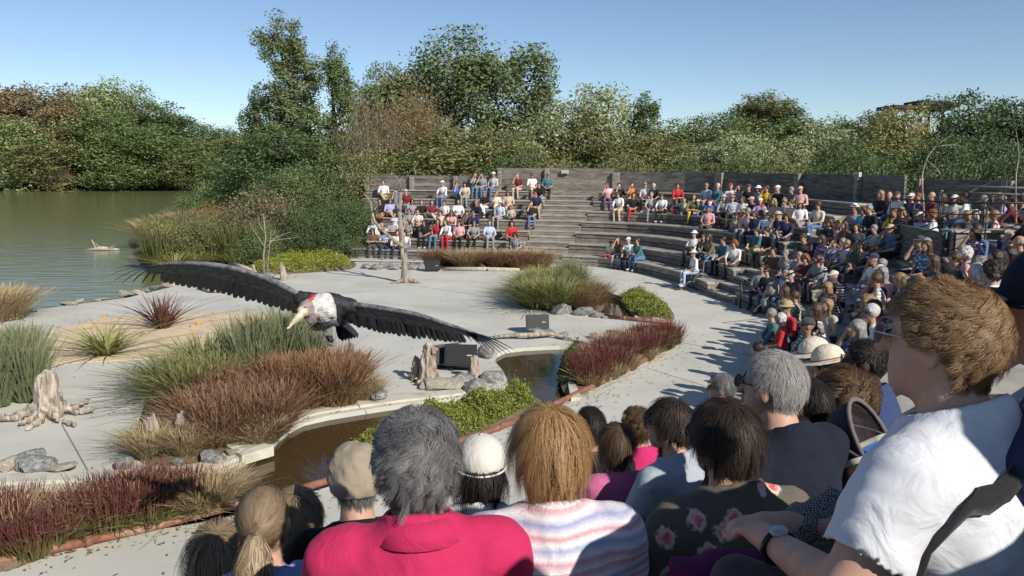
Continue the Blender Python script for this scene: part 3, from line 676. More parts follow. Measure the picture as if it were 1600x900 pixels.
scatter('russet', [(678 + 8 * i, 416 + (i % 2)) for i in range(3)] , 'Brown grass clump behind the stage monitor speaker', 'brown grasses by the speaker', 1.1)
scatter('blonde', [(726 + 17 * i, 419) for i in range(8)], 'Straw grass tuft in the strip below the tiers', 'straw tufts below the tiers', 1.35)
scatter('russet', [(722 + 11 * i, 418 + (i % 3)) for i in range(12)], 'Russet grass clump in the strip below the tiers', 'grass strip below the tiers', 1.05)
scatter('blue', fillpx([(-30, 610), (20, 590), (75, 595), (70, 635), (0, 645), (-30, 640)], 12, 12), 'Tall green grass clump behind the big root stump', 'grasses behind the root stump', .9)
scatter('blonde', [(-5, 495), (10, 492), (20, 500), (-15, 505)], 'Straw coloured grass tuft at the lake edge', 'straw tufts at the lake', 1.5)
for px, py, k, lab in ((255, 513, 'phorm', 'Spiky purple flax plant on the sand'), (167, 555, 'lily', 'Arching yellow-green blade plant on the sand')):
    x, y = G(px, py); o = obj('blade_plant', gmesh(k), None, (x, y, .01), (0, 0, 1), (1.55,) * 3); tag(o, lab, 'plant')
    V, F, A = blades(26, .1, .75, 1.3, .014, .9, 3, 5, .5); c = obj('drooping_blades', mesh_np('drooping_blades', V, F, True, A, [GM[k]]), o)
# reed bank at the lake and dark reed block
scatter('reed', fillpx([(228, 408), (235, 385), (300, 372), (380, 385), (430, 400), (350, 415), (260, 414)], 24, 13), 'Tall green reed clump on the lake bank', 'reeds on the lake bank', 1.15, z=-.2)
scatter('blonde', fillpx([(240, 380), (330, 365), (420, 380), (330, 385)], 22, 14), 'Tall straw coloured reed tuft on the lake bank', 'straw reeds on the bank', 2.9, z=-.2)
scatter('lily', fillpx([(235, 412), (300, 405), (400, 405), (350, 416), (260, 417)], 14, 16), 'Low arching sedge tuft in front of the lakeside reeds', 'sedges before the reeds', 1.6, z=-.1)
LEAFM = {
 'cotone': attr_mat('groundcover_leaf', [(0, (.16, .20, .035)), (1, (.26, .29, .06))], [(0, (.10, .14, .025)), (.7, (.26, .30, .06)), (1, (.42, .38, .10))], trans=.25, attr='r', mixr=.6),
 'lime': attr_mat('lime_leaf', [(0, (.20, .24, .03)), (1, (.33, .35, .05))], [(0, (.13, .17, .03)), (1, (.40, .40, .07))], trans=.25, attr='r', mixr=.6),
 'shrub': attr_mat('shrub_leaf', [(0, (.05, .09, .02)), (1, (.10, .15, .04))], [(0, (.04, .07, .02)), (1, (.13, .18, .05))], trans=.2, attr='r'),
}
def mound(name, px_poly, n, leafk, label, h=.35, ls=.05, seed=0, group=None):
    rg = np.random.default_rng(seed); P = np.array([G(*p) for p in px_poly]); lo, hi = P.min(0), P.max(0); C = []
    X = rg.uniform(lo[0], hi[0], n * 5); Y = rg.uniform(lo[1], hi[1], n * 5); ok = in_poly(X, Y, [tuple(p) for p in P]); X, Y = X[ok][:n], Y[ok][:n]
    de = np.clip(d_poly(X, Y, [tuple(p) for p in P]) / .35, 0, 1) ** .6
    bump = .6 + .4 * np.sin(X * 4.3 + seed) * np.cos(Y * 5.1) + .25 * np.sin(X * 11 + 1) * np.sin(Y * 9)
    Zt = h * de * np.clip(bump, .25, 1.4); Z = Zt * (1 - .55 * rg.uniform(0, 1, len(X)) ** 2) + rg.normal(0, .02, len(X)); spr = rg.uniform(0, 1, len(X)) < .06; Z += spr * rg.uniform(0, .14, len(X))
    c = np.array([X.mean(), Y.mean(), 0]); C = np.stack([X, Y, np.maximum(Z, .01) + .03], 1) - c
    V, F, r = leaves(C, ls, rg, aspect=.5, flat=.9)
    o = obj(name, mesh_np('foliage', V, F, False, {'r': r}, [LEAFM[leafk]]), None, tuple(c)); tag(o, label, 'shrub', group)
    tw = MB()
    for _ in range(24):
        i = rg.integers(len(C)); a = C[i]; b = C[i] * np.array([.8, .8, 0]) ; tw.tube([(b[0], b[1], .02), tuple((a + b) / 2 + np.array([0, 0, .05])), tuple(a)], .005, 4)
    tw.build('twigs', BARK, o); return o
mound('groundcover_shrub', [(575, 708), (650, 655), (740, 632), (828, 612), (838, 636), (760, 675), (690, 700), (600, 730), (545, 742)], 15000, 'cotone', 'Sprawling yellow-green groundcover between the stream and the path pipe', .36, .05, 1)
mound('groundcover_shrub', [(520, 722), (560, 690), (610, 672), (640, 668), (600, 715), (550, 735)], 3500, 'cotone', 'Thin groundcover sprigs reaching over the brown stream', .3, .045, 2)
mound('groundcover_shrub', [(966, 464), (1000, 455), (1042, 478), (1051, 501), (1005, 497), (980, 485)], 8000, 'cotone', 'Yellow-green groundcover mat beside the small stage pool', .3, .055, 3)
mound('groundcover_shrub', [(792, 449), (830, 430), (890, 436), (905, 446), (860, 455), (815, 462)], 6000, 'lime', 'Lime green groundcover behind the fountain grass', .36, .06, 4)
mound('groundcover_shrub', [(385, 424), (430, 405), (500, 402), (546, 406), (549, 420), (480, 427), (420, 430)], 11000, 'lime', 'Bright lime groundcover strip by the dark bush screen', .42, .07, 5)
mound('groundcover_shrub', [(868, 598), (880, 560), (905, 550), (925, 565), (915, 590), (892, 606)], 3800, 'shrub', 'Dark green waterside shrub at the pond edge', .55, .05, 6)
mound('leafy_shrub', [(565, 622), (580, 608), (598, 612), (600, 624), (580, 630)], 900, 'shrub', 'Small leafy shrub behind the rock at the kerb', .5, .05, 7)
mound('leafy_shrub', [(537, 560), (545, 552), (556, 556), (552, 566)], 260, 'shrub', 'Thin leafy sprig on the main bed below the stork', .95, .035, 8)
# ---------------------------------------------------------------- rocks and stumps
def rock_mesh(seed, sub=3):
    rg = np.random.default_rng(seed); n = 13; i = np.arange(900) + .5; ph = np.arccos(1 - 2 * i / 900); th = np.pi * (1 + 5 ** .5) * i
    import bmesh
    bm = bmesh.new(); bmesh.ops.create_icosphere(bm, subdivisions=sub, radius=1)
    pl = rg.normal(size=(n, 3)); pl /= np.linalg.norm(pl, axis=1)[:, None]; dd = rg.uniform(.55, .92, n)
    for v in bm.verts:
        q = np.array(v.co); dots = pl @ q; r = np.min(np.where(dots > .05, dd / np.maximum(dots, .05), 9)); r = min(r, 1.15); v.co = Vector(q * r * (1 + .008 * rg.normal()))
    me = bpy.data.meshes.new('rock'); [setattr(f_, 'smooth', False) for f_ in bm.faces]; bm.to_mesh(me); bm.free(); return me
RK = [[rock_mesh(s) for s in range(5)] for _ in range(3)]
for g, m_ in zip(RK, (ROCK, ROCK2, ROCK3)):
    for me in g: me.materials.append(m_)
def rock(px, py, w, h, label, mat=0, d=None, z=0, group=None, name='rock'):
    x, y = G(px, py, z); s = w / FPX * math.hypot(y, H) / 2; hz = h / FPX * math.hypot(y, H) / 1.5
    o = obj(name, rp.choice(RK[mat]), None, (x, y + s * .6, z + hz * .42), (rp.uniform(-.2, .2), rp.uniform(-.2, .2), rp.uniform(0, 6)), (s, (d or .9) * s, hz * .75)); return tag(o, label, 'rock', group)
rock(35, 735, 62, 40, 'Large grey boulder at the left of the stage, before the root stump'); rock(52, 742, 58, 36, 'Grey boulder leaning on the larger one near the stream kerb'); rock(8, 738, 40, 28, 'Pale flat rock beside the two grey boulders', 1); rock(82, 742, 56, 18, 'Low tan slab beside the grey boulders', 1)
rock(190, 738, 34, 34, 'Grey rock at the foot of the small stumps'); rock(208, 708, 34, 20, 'Dark rock behind the blonde tuft'); rock(275, 728, 30, 16, 'Flat grey rock below the two small stumps'); rock(330, 728, 46, 26, 'Grey rock on the kerb beside the concrete slab'); rock(362, 716, 34, 18, 'Tan rock against the concrete slab', 1)
rock(588, 628, 38, 26, 'Grey rock at the tip of the main bed by the kerb'); rock(575, 618, 20, 14, 'Small grey rock under the leafy shrub')
for px, py, w, h, m_, lab in ((690, 612, 70, 20, 1, 'Long flat tan rock below the split stump'), (722, 602, 40, 26, 0, 'Pale grey rock in front of the black speaker'), (742, 615, 36, 34, 0, 'Pointed grey rock at the stream below the speaker'), (768, 600, 48, 26, 0, 'Rounded grey rock at the pond edge'), (665, 608, 30, 14, 1, 'Small tan rock left of the split stump'), (760, 560, 36, 30, 0, 'Sloping concrete coloured rock behind the short stump'),
                              (805, 528, 16, 12, 0, 'Small rock at the tip of the driftwood branch'), (840, 528, 34, 22, 0, 'Grey rock under the lone black speaker'), (858, 525, 22, 14, 0, 'Grey rock right of the lone speaker'), (880, 530, 20, 16, 0, 'Dark rock furthest from the lone speaker'), (880, 492, 38, 22, 0, 'Grey rock below the fountain grass'), (912, 494, 34, 20, 0, 'Grey block below the russet pool grass'), (935, 497, 26, 12, 0, 'Low grey rock at the small pool'), (950, 498, 18, 9, 1, 'Pale stone on the pool kerb'), (936, 448, 12, 8, 1, 'Pale stone behind the small pool'), (1030, 503, 22, 8, 1, 'Pale stone at the end of the pool edging'), (822, 452, 30, 30, 0, 'Dark rock in the lime groundcover'), (930, 530, 20, 12, 0, 'Grey stone behind the red grass bed')):
    rock(px, py, w, h, lab, m_)
for i in range(7): rock(572 + i * 14, 420 + (i % 2) * 2, 18 + 5 * (i % 3), 11 + 3 * (i % 2), 'Grey rock in the row below the pond-end block', 0, group='row of rocks below the tiers')
for i, (px, py, w, h) in enumerate([(45, 488, 24, 8), (105, 478, 32, 9), (122, 474, 22, 8), (160, 470, 20, 7), (190, 463, 30, 10), (212, 460, 24, 10), (240, 453, 30, 9), (262, 447, 30, 12), (285, 441, 36, 12), (312, 436, 20, 9), (330, 432, 22, 8), (400, 432, 18, 8), (420, 433, 22, 9), (455, 434, 18, 8), (150, 471, 14, 6), (225, 456, 16, 7)]): rock(px, py, w, h, 'Weathered rock along the lake edge of the stage', 1 if i % 3 else 0, group='rocks along the lake edge')
for px, py, w, h in ((162, 496, 14, 5), (135, 515, 14, 5), (300, 512, 12, 7), (310, 508, 14, 9), (222, 526, 16, 6), (90, 545, 12, 5), (375, 505, 16, 8), (146, 514, 10, 5)): rock(px, py, w, h, 'Small ochre stone lying on the sand', 2, group='stones on the sand', name='stone')
def stump(name, loc, hgt, r, label, seed=0, roots=7, rootlen=.6, h=.018, lean=0, split=0, mat=DEADWOOD):
    rg = np.random.default_rng(seed); L = rootlen + r + .1; f = Field((-L, -L, -.05), (L, L, hgt + .15), h)
    f.cap((0, 0, 0), (lean, 0, hgt * .8), r * 1.15, r * .8, 0, .08)
    for k in range(5):
        a = rg.uniform(0, 6.28); f.cap((r * .5 * math.cos(a), r * .5 * math.sin(a), .05), (lean + r * .55 * math.cos(a), r * .55 * math.sin(a), hgt * rg.uniform(.75, 1.08)), r * .42, r * .2, 0, .03)
    for k in range(roots):
        a = 6.28 * k / max(roots, 1) + rg.uniform(-.3, .3); l_ = rootlen * rg.uniform(.5, 1.1); m1 = (r + l_ * .4) * np.array([math.cos(a), math.sin(a)]); a2 = a + rg.uniform(-.4, .4); m2 = m1 + l_ * .65 * np.array([math.cos(a2), math.sin(a2)])
        f.cap((r * .5 * math.cos(a), r * .5 * math.sin(a), hgt * .28), (m1[0], m1[1], .07), r * .42, r * .24, 0, .05); f.cap((m1[0], m1[1], .07), (m2[0], m2[1], rg.uniform(.02, .12)), r * .24, r * .07, 0, .03)
    f.noise(.022 * min(1, r / .15), 26, seed, (1, 1, .28)); f.noise(.010, 60, seed + 1, (1, 1, .3))
    f.cut_plane((0, 0, .0), (0, 0, -1))
    o = obj(name, f.mesh(name, [mat], 0), None, loc); return tag(o, label, 'stump')
def gl(px, py, z=0): return (*G(px, py), z)
stump('root_stump', gl(78, 652), .78, .2, 'Big weathered root stump with splayed roots on the stage', 4, 10, .62)
stump('split_stump', gl(670, 598), .72, .17, 'Tall split driftwood stump in front of two black speakers', 9, 5, .2)
stump('broken_stump', gl(650, 594), .42, .1, 'Short broken stump leaning against the tall split stump', 12, 4, .2)
stump('short_stump', gl(742, 592), .5, .1, 'Short knobbly stump between the speaker and the pond', 3, 5, .14)
stump('post_stump', gl(243, 706), .52, .1, 'Thick cut post stump among dry grass at the main bed', 5, 0, 0, .016, -.05); stump('post_stump', gl(279, 700), .58, .065, 'Thin leaning post stump among dry grass', 6, 0, 0, .014, .05)
stump('post_stump', gl(443, 438), .6, .1, 'Cut pale post standing at the lime groundcover', 7, 0, 0, .016); stump('post_stump', gl(397, 432), .42, .05, 'Thin pale stake beside the bare sapling', 8, 0, 0, .014); stump('post_stump', gl(526, 412), .5, .06, 'Small pale stake in front of the dark bush screen', 10, 0, 0, .014)
stump('post_stump', gl(891, 478), .75, .06, 'Gnarled stake standing in the fountain grass', 14, 2, .1, .014)
def log(pts, rad, label, mat=DEADWOOD2, name='driftwood_log', cat='log', extra=()):
    m = MB(); m.tube(pts, rad, 9)
    for p, r_ in extra: m.tube(p, r_, 7)
    return tag(m.build(name, mat, smooth=True), label, cat)
def gp(px, py, z): return Vector((*G(px, py), z))
log([gp(310, 452, .08), gp(330, 458, .1), gp(352, 458, .1)], [.05, .08, .09], 'Small driftwood log lying on the stage under the wing', extra=[([gp(330, 458, .12), gp(320, 448, .2)], [.05, .02])])
log([gp(362, 419, .15), gp(380, 424, .14), gp(398, 430, .1)], [.13, .12, .1], 'Pale log lying on the bank beside the sapling')
log([gp(-40, 528, .2), gp(0, 526, .22), gp(22, 530, .15)], [.17, .16, .1], 'Grey log end lying at the edge of the sand', DEADWOOD)
log([gp(738, 420, .12), gp(750, 421, .2), gp(762, 424, .06)], [.03, .09, .05], 'Dark twisted root lying on the long edging log', BARK)
log([gp(760, 532, .06), gp(800, 530, .1), gp(830, 531, .12), gp(862, 528, .1), gp(890, 533, .06), gp(925, 540, .02)], [.025, .05, .06, .05, .035, .015], 'Long crooked driftwood branch across the pond head', DEADWOOD, 'driftwood_branch', 'branch')
log([at(133, 391, 41.4) * 1, at(160, 388, 41.4), at(186, 390, 41.4)], [.06, .12, .05], 'Dead branch floating in the lake', DEADWOOD2, 'floating_branch', 'branch', [([at(150, 388, 41.4), at(143, 374, 41.4)], [.04, .015]), ([at(158, 388, 41.4), at(146, 378, 41.7)], [.03, .01]), ([at(165, 389, 41.4), at(180, 383, 41.1)], [.03, .012])])
log([at(-20, 285, 138), at(10, 285, 138), at(40, 275, 138), at(62, 263, 138), at(92, 263, 138)], [.5, .5, .42, .3, .12], 'Pale fallen tree trunk lying on the far shore', DEADWOOD2, 'fallen_tree', 'tree', [([at(5, 284, 138), at(6, 258, 138)], [.3, .15]), ([at(25, 280, 138), at(55, 285, 137), at(85, 286, 137)], [.3, .2, .1]), ([at(60, 264, 138), at(80, 280, 137)], [.2, .06])])
# duck
f = Field((-.22, -.1, -.05), (.25, .1, .25), .012); f.ell((0, 0, .05), (.17, .08, .07), 0, .03); f.cap((.1, 0, .08), (.14, 0, .16), .035, .03, 0, .03); f.ell((.16, 0, .18), (.04, .032, .035), 0, .02); f.cap((.19, 0, .175), (.23, 0, .17), .014, .01, 0, .01); f.cap((-.14, 0, .07), (-.21, 0, .1), .03, .01, 0, .03)
p = at(228, 350, 57); tag(obj('duck', f.mesh('duck', [BARK]), None, (p.x, p.y, -.31), (0, 0, 1.2), (1.5,) * 3), 'Dark duck swimming beside the reeds', 'duck')
# ---------------------------------------------------------------- bare trees
DEADWOOD3 = noise_mat('grey_deadwood', (.36, .31, .25), (.17, .145, .115), 7, .85, 1.0, 16, stretch=(2, 2, .4), dist=.03)
def bare(name, base, spec, label, mat=DEADWOOD3, cat='dead tree', thick=.62):
    root = empty(name, tuple(base)); tag(root, label, cat); b = Vector(base)
    for i, (nm, pts, rad) in enumerate(spec):
        m = MB(); P = [Vector(p) - b for p in pts]
        if len(P) > 2: P = [Vector((*q, 0)) if len(q) == 2 else Vector(q) for q in spline([tuple(p) for p in P], .25)]; rad = list(np.interp(np.linspace(0, 1, len(P)), np.linspace(0, 1, len(rad)), rad))
        P = [p + Vector((rp.uniform(-1, 1), rp.uniform(-1, 1), 0)) * .25 * rad[k] for k, p in enumerate(P)]
        m.tube(P, [q_ * thick for q_ in rad], 9); m.build(nm, mat, root, True)
    return root
B = Vector((*G(634, 442), 0)); d0 = B.y
def T(px, py, dd=0): return at(px, py, d0 + dd)
bare('dead_tree', B, [('trunk', [B + Vector((0, 0, -.05)), T(634, 425), T(632, 405), T(629, 385, .1), T(627, 362), T(623, 330), T(626, 300)], [.25, .17, .14, .13, .12, .1, .07]),
  ('limb', [T(630, 385), T(612, 373), T(598, 360, .1), T(585, 345), T(579, 318, .2), T(568, 302)], [.1, .08, .07, .06, .045, .02]), ('branch', [T(582, 330), T(590, 320), T(577, 305, .3)], [.04, .03, .012]), ('branch', [T(626, 305), T(618, 290), T(630, 276)], [.05, .035, .012]), ('branch', [T(626, 300), T(625, 285, -.3), T(612, 268, -.4)], [.045, .03, .01]), ('branch', [T(624, 330), T(617, 312, -.3), T(620, 298, -.4)], [.07, .06, .03]),
  ('branch', [T(627, 365), T(634, 345, .3), T(632, 315, .3)], [.05, .035, .012]), ('branch', [T(650, 275, .5), T(648, 262, .5), T(655, 252, .5)], [.02, .015, .006]), ('root', [B + Vector((0, 0, .15)), B + Vector((.3, -.1, .08)), B + Vector((.6, -.15, .0))], [.14, .1, .03]), ('root', [B + Vector((0, 0, .15)), B + Vector((-.25, -.15, .06)), B + Vector((-.5, -.2, .0))], [.12, .08, .03]), ('branch', [T(631, 395), T(640, 380, -.2), T(638, 350, -.2)], [.04, .025, .01])], 'Pale dead tree standing on the stage before the tiers', thick=.75)
B = Vector((*G(413, 430), 0)); d0 = B.y
bare('bare_sapling', B, [('trunk', [B, T(412, 400), T(415, 370), T(411, 335)], [.06, .05, .04, .02]), ('branch', [T(413, 390), T(430, 372), T(455, 362)], [.035, .03, .01]), ('branch', [T(414, 378), T(440, 374), T(470, 370)], [.03, .02, .008]), ('branch', [T(413, 385), T(400, 365), T(390, 348)], [.03, .02, .008]), ('branch', [T(414, 365), T(405, 350), T(402, 335)], [.025, .018, .007]), ('branch', [B + Vector((.1, 0, 0)), T(420, 395), T(424, 360)], [.04, .03, .012])], 'Pale bare sapling on the bank in front of the reeds')
d0 = 21.5; B = T(1443, 330); B.z = 2.6
bare('dead_branch_tree', B, [('trunk', [B, T(1442, 300), T(1440, 275), T(1450, 245), T(1464, 226)], [.09, .08, .07, .05, .03]), ('branch', [T(1460, 230), T(1490, 226), T(1510, 232)], [.035, .025, .01]), ('branch', [T(1447, 250), T(1462, 262), T(1470, 275), T(1455, 270)], [.04, .03, .03, .012]), ('branch', [T(1462, 228), T(1485, 212), T(1490, 200)], [.03, .02, .008]), ('branch', [T(1490, 226), T(1500, 245)], [.02, .008])], 'Slim dead branch tree rising behind the raised platform', thick=.36)
d0 = 19; B = T(1590, 330); B.z = 2.6
bare('dead_branch_tree', B, [('trunk', [B, T(1588, 270), T(1592, 240), T(1588, 205)], [.06, .05, .04, .015]), ('branch', [T(1591, 245), T(1605, 225)], [.03, .01])], 'Thin bare pole tree behind the platform seats', thick=.4)
LEAFGAIN = 1.85
# ---------------------------------------------------------------- trees: trunk, limbs and leafy crowns
def leafmat(nm, a, b, c):
    ds = .0 if nm == 'gold' else .22
    a, b, c = (tuple(v * (1 - ds) + ds * (.35 * q[0] + .65 * q[1]) * k for v, k in zip(q, (.98, .98, .52))) for q in (a, b, c))
    a, b, c = ((q[0] * 1.14 * LEAFGAIN, q[1] * 1.14 * LEAFGAIN, q[2] * 1.3 * LEAFGAIN) for q in (a, b, c)); return attr_mat('leaf_' + nm, [(0, a), (.6, b), (1, c)], None, attr='r', trans=.22, rough=.55)
TL = {'dark': leafmat('dark', (.020, .040, .012), (.040, .070, .020), (.085, .115, .038)), 'green': leafmat('green', (.030, .055, .014), (.062, .095, .024), (.12, .15, .045)),
      'olive': leafmat('olive', (.050, .055, .016), (.095, .100, .030), (.17, .165, .055)), 'silver': leafmat('silver', (.045, .066, .022), (.080, .105, .036), (.13, .16, .066)),
      'brown': leafmat('brown', (.058, .048, .022), (.095, .080, .036), (.15, .125, .058)), 'yellow': leafmat('yellow', (.080, .080, .022), (.145, .135, .036), (.22, .20, .06)), 'light': leafmat('light', (.060, .085, .022), (.115, .15, .042), (.20, .23, .085)), 'pale': leafmat('pale', (.085, .105, .040), (.145, .165, .070), (.24, .26, .13)), 'gold': leafmat('gold', (.07, .05, .017), (.125, .088, .03), (.19, .13, .046)), 'rust': leafmat('rust', (.07, .046, .02), (.115, .078, .034), (.17, .12, .055))}
def crown_pts(lobes, n, rg, sub=34, tight=.2):
    w = np.array([(l[3] * l[4] * l[5]) ** (2 / 3) for l in lobes]); w /= w.sum(); C = []; N = []
    for l, wi in zip(lobes, w):
        c, r = np.array(l[:3]), np.array(l[3:]); m = max(10, int(n * wi)); d = rg.normal(size=(sub, 3)); d /= np.linalg.norm(d, axis=1)[:, None]
        sc = d * (.55 + .45 * rg.uniform(0, 1, (sub, 1)) ** .5); k = rg.integers(0, sub, m); sg = tight * rg.uniform(.6, 1.3, sub)
        p = sc[k] + np.clip(rg.normal(size=(m, 3)), -1.5, 1.5) * sg[k][:, None]; C.append(c + p * r); N.append(d[k] * .8)
    return np.concatenate(C), np.concatenate(N)
TM = {}
def tree_meshes(key, lobes, n, ls, seed, trunk_r=.3, lean=0, aspect=.55, bare_twigs=0, tight=.2, sub=34):
    rg = np.random.default_rng(seed); C, N = crown_pts(lobes, n, rg, sub, tight); C[:, 2] = np.maximum(C[:, 2], .05)
    V, F, r = leaves(C, ls, rg, N, aspect, .8); cm = (V, F, r)
    top = max(l[2] + l[5] for l in lobes); m = MB(); m.tube([(0, 0, -.3), (lean * .3, 0, top * .3), (lean * .7, .1, top * .6), (lean, 0, top * .86)], [trunk_r, trunk_r * .75, trunk_r * .5, trunk_r * .12], 8)
    for l in lobes:
        z0 = max(.12 * top, l[2] - .5 * l[5] - .12 * top); f = z0 / top; m.tube([(lean * f, 0, z0), (l[0] * .5 + lean * f * .5, l[1] * .5, (z0 + l[2]) / 2), tuple(l[:3]), (l[0] * 1.1, l[1] * 1.1, l[2] + l[5] * .6)], [trunk_r * .4, trunk_r * .28, trunk_r * .16, .02], 6)
        for q in range(4):
            d = rg.normal(size=3); d /= np.linalg.norm(d); m.tube([tuple(l[:3]), tuple(np.array(l[:3]) + d * np.array(l[3:]) * .85)], [trunk_r * .12, .015], 5)
    TM[key] = (cm, mesh_np('trunk', m.V, m.F, True, mats=[BARK]), {}); return key
def lobes_bushy(w, h, n, seed, low=.15):
    rg = np.random.default_rng(seed); L = []
    for i in range(n):
        z = low * h + (h * .92 - low * h) * (i + .5) / n; prof = math.sin(math.pi * min(.95, .22 + .72 * (z / h))) ** .7; a = rg.uniform(0, 6.28); rr = w * .5 * prof * rg.uniform(.25, .68); s = w * rg.uniform(.2, .3) * (.6 + .5 * prof)
        L.append((rr * math.cos(a), rr * math.sin(a), z, s, s, s * rg.uniform(.65, 1.0)))
    return L
tree_meshes('poplar', [(rp.uniform(-.5, .5), rp.uniform(-.5, .5), 1.5 + i * 1.15, 1.35 - .05 * abs(i - 5), 1.3 - .05 * abs(i - 5), 1.25) for i in range(11)] + [(-.9, 0, 7.5, .8, .8, 1.6), (.7, .3, 11.5, .7, .7, 1.5)], 30000, .15, 1, .3, tight=.2)
tree_meshes('alder', [(rp.uniform(-1, 1) * (1.9 - .15 * i), rp.uniform(-1, 1) * (1.9 - .15 * i), 1.2 + i * .98, 1.5 - .09 * i, 1.5 - .09 * i, 1.15) for i in range(11)], 28000, .155, 2, .28, tight=.24)
tree_meshes('willow', [(-3.4, 0, 8, 1.7, 1.8, 2.0), (-1.8, .5, 9.2, 1.7, 1.8, 2.2), (.2, 0, 10.8, 2.0, 1.9, 2.6), (1.6, -.4, 9.6, 1.7, 1.8, 2.4), (4.2, 0, 10.2, 1.25, 1.3, 2.3), (4.6, .3, 8.0, 1.2, 1.3, 2.0), (3.0, .2, 6.2, 1.9, 1.9, 2.2), (0, .5, 6.2, 2.6, 2.4, 2.2), (-2.8, 0, 5.2, 2.2, 2.2, 2.0), (3.4, 0, 3.6, 2.0, 2.0, 2.0), (.5, 0, 3.2, 2.6, 2.4, 2.2), (-2.4, .2, 2.4, 2.2, 2.2, 2.0)], 50000, .25, 3, .3, tight=.24, aspect=.5, sub=50)
for i in range(4): tree_meshes('bushy%d' % i, lobes_bushy(7, 8, 13, 40 + i), 27000, .16, 50 + i, .25)
tree_meshes('weeping', lobes_bushy(6.5, 7.5, 12, 61, .2), 26000, .24, 62, .25, aspect=.38, tight=.26, sub=22)
for i in range(3): tree_meshes('far%d' % i, lobes_bushy(15, 19, 18, 70 + i, .06), 22000, .44, 80 + i, .45, tight=.2)
tree_meshes('scrub', lobes_bushy(6, 4.2, 10, 91, .1), 14000, .115, 92, .15)
def tree(key, px, ytop, d, wpx, leaf, label, group='trees round the theatre', name='tree', zb=-.1, cat='tree'):
    (V, F, r), tm, cache = TM[key]
    if 'm' not in cache: cache['m'] = mesh_np('crown', V, F, False, {'r': r}, [TL[leaf]])
    top = at(px, ytop, d); w0 = float(np.ptp(np.percentile(V[:, 0], (3, 97)))); h0 = float(np.percentile(V[:, 2], 99.6))
    sz = (top.z - zb) / h0; sx = wpx / FPX * d / w0; root = empty(name, (top.x, d, zb), rp.uniform(-.5, .5) if key == 'willow' else rp.uniform(0, 6.28))
    if key == 'willow': root.rotation_euler[2] = 0
    root.scale = (sx, sx, sz); tag(root, label, cat, group); cr = link(bpy.data.objects.new('crown', cache['m']), root); cr.material_slots[0].link = 'OBJECT'; cr.material_slots[0].material = TL[leaf]; link(bpy.data.objects.new('trunk', tm), root); return root
FS_ = 'trees on the far shore'
for i, (px, yt, d, w, lf) in enumerate([(-60, 150, 152, 150, 'brown'), (15, 134, 153, 120, 'rust'), (78, 135, 152, 120, 'brown'), (112, 150, 148, 80, 'rust'), (165, 130, 150, 110, 'light'), (200, 150, 152, 90, 'silver'), (258, 166, 150, 84, 'dark'), (342, 198, 152, 70, 'dark'), (310, 218, 150, 80, 'brown'), (390, 205, 150, 80, 'olive'), (28, 185, 143, 120, 'light'), (-60, 190, 143, 110, 'green'), (95, 215, 142, 90, 'olive'), (150, 172, 142, 110, 'green'), (205, 195, 141, 100, 'green'), (252, 205, 141, 90, 'green'), (290, 232, 140, 70, 'olive'), (330, 240, 141, 70, 'green'), (375, 235, 140, 80, 'olive'), (430, 230, 140, 90, 'green'), (480, 215, 140, 90, 'dark')]):
    nm = {'brown': 'Brownish', 'rust': 'Rust tinted', 'light': 'Pale green', 'silver': 'Silvery', 'dark': 'Dark green', 'olive': 'Olive', 'green': 'Mid green'}[lf]
    tree('far%d' % (i % 3), px, yt, d, w * 1.12, lf, '%s %s tree on the far shore of the lake' % (nm, 'tall' if yt < 180 else 'low' if yt > 220 else 'broad'), FS_, zb=-.3)
NB = 'trees behind the theatre'
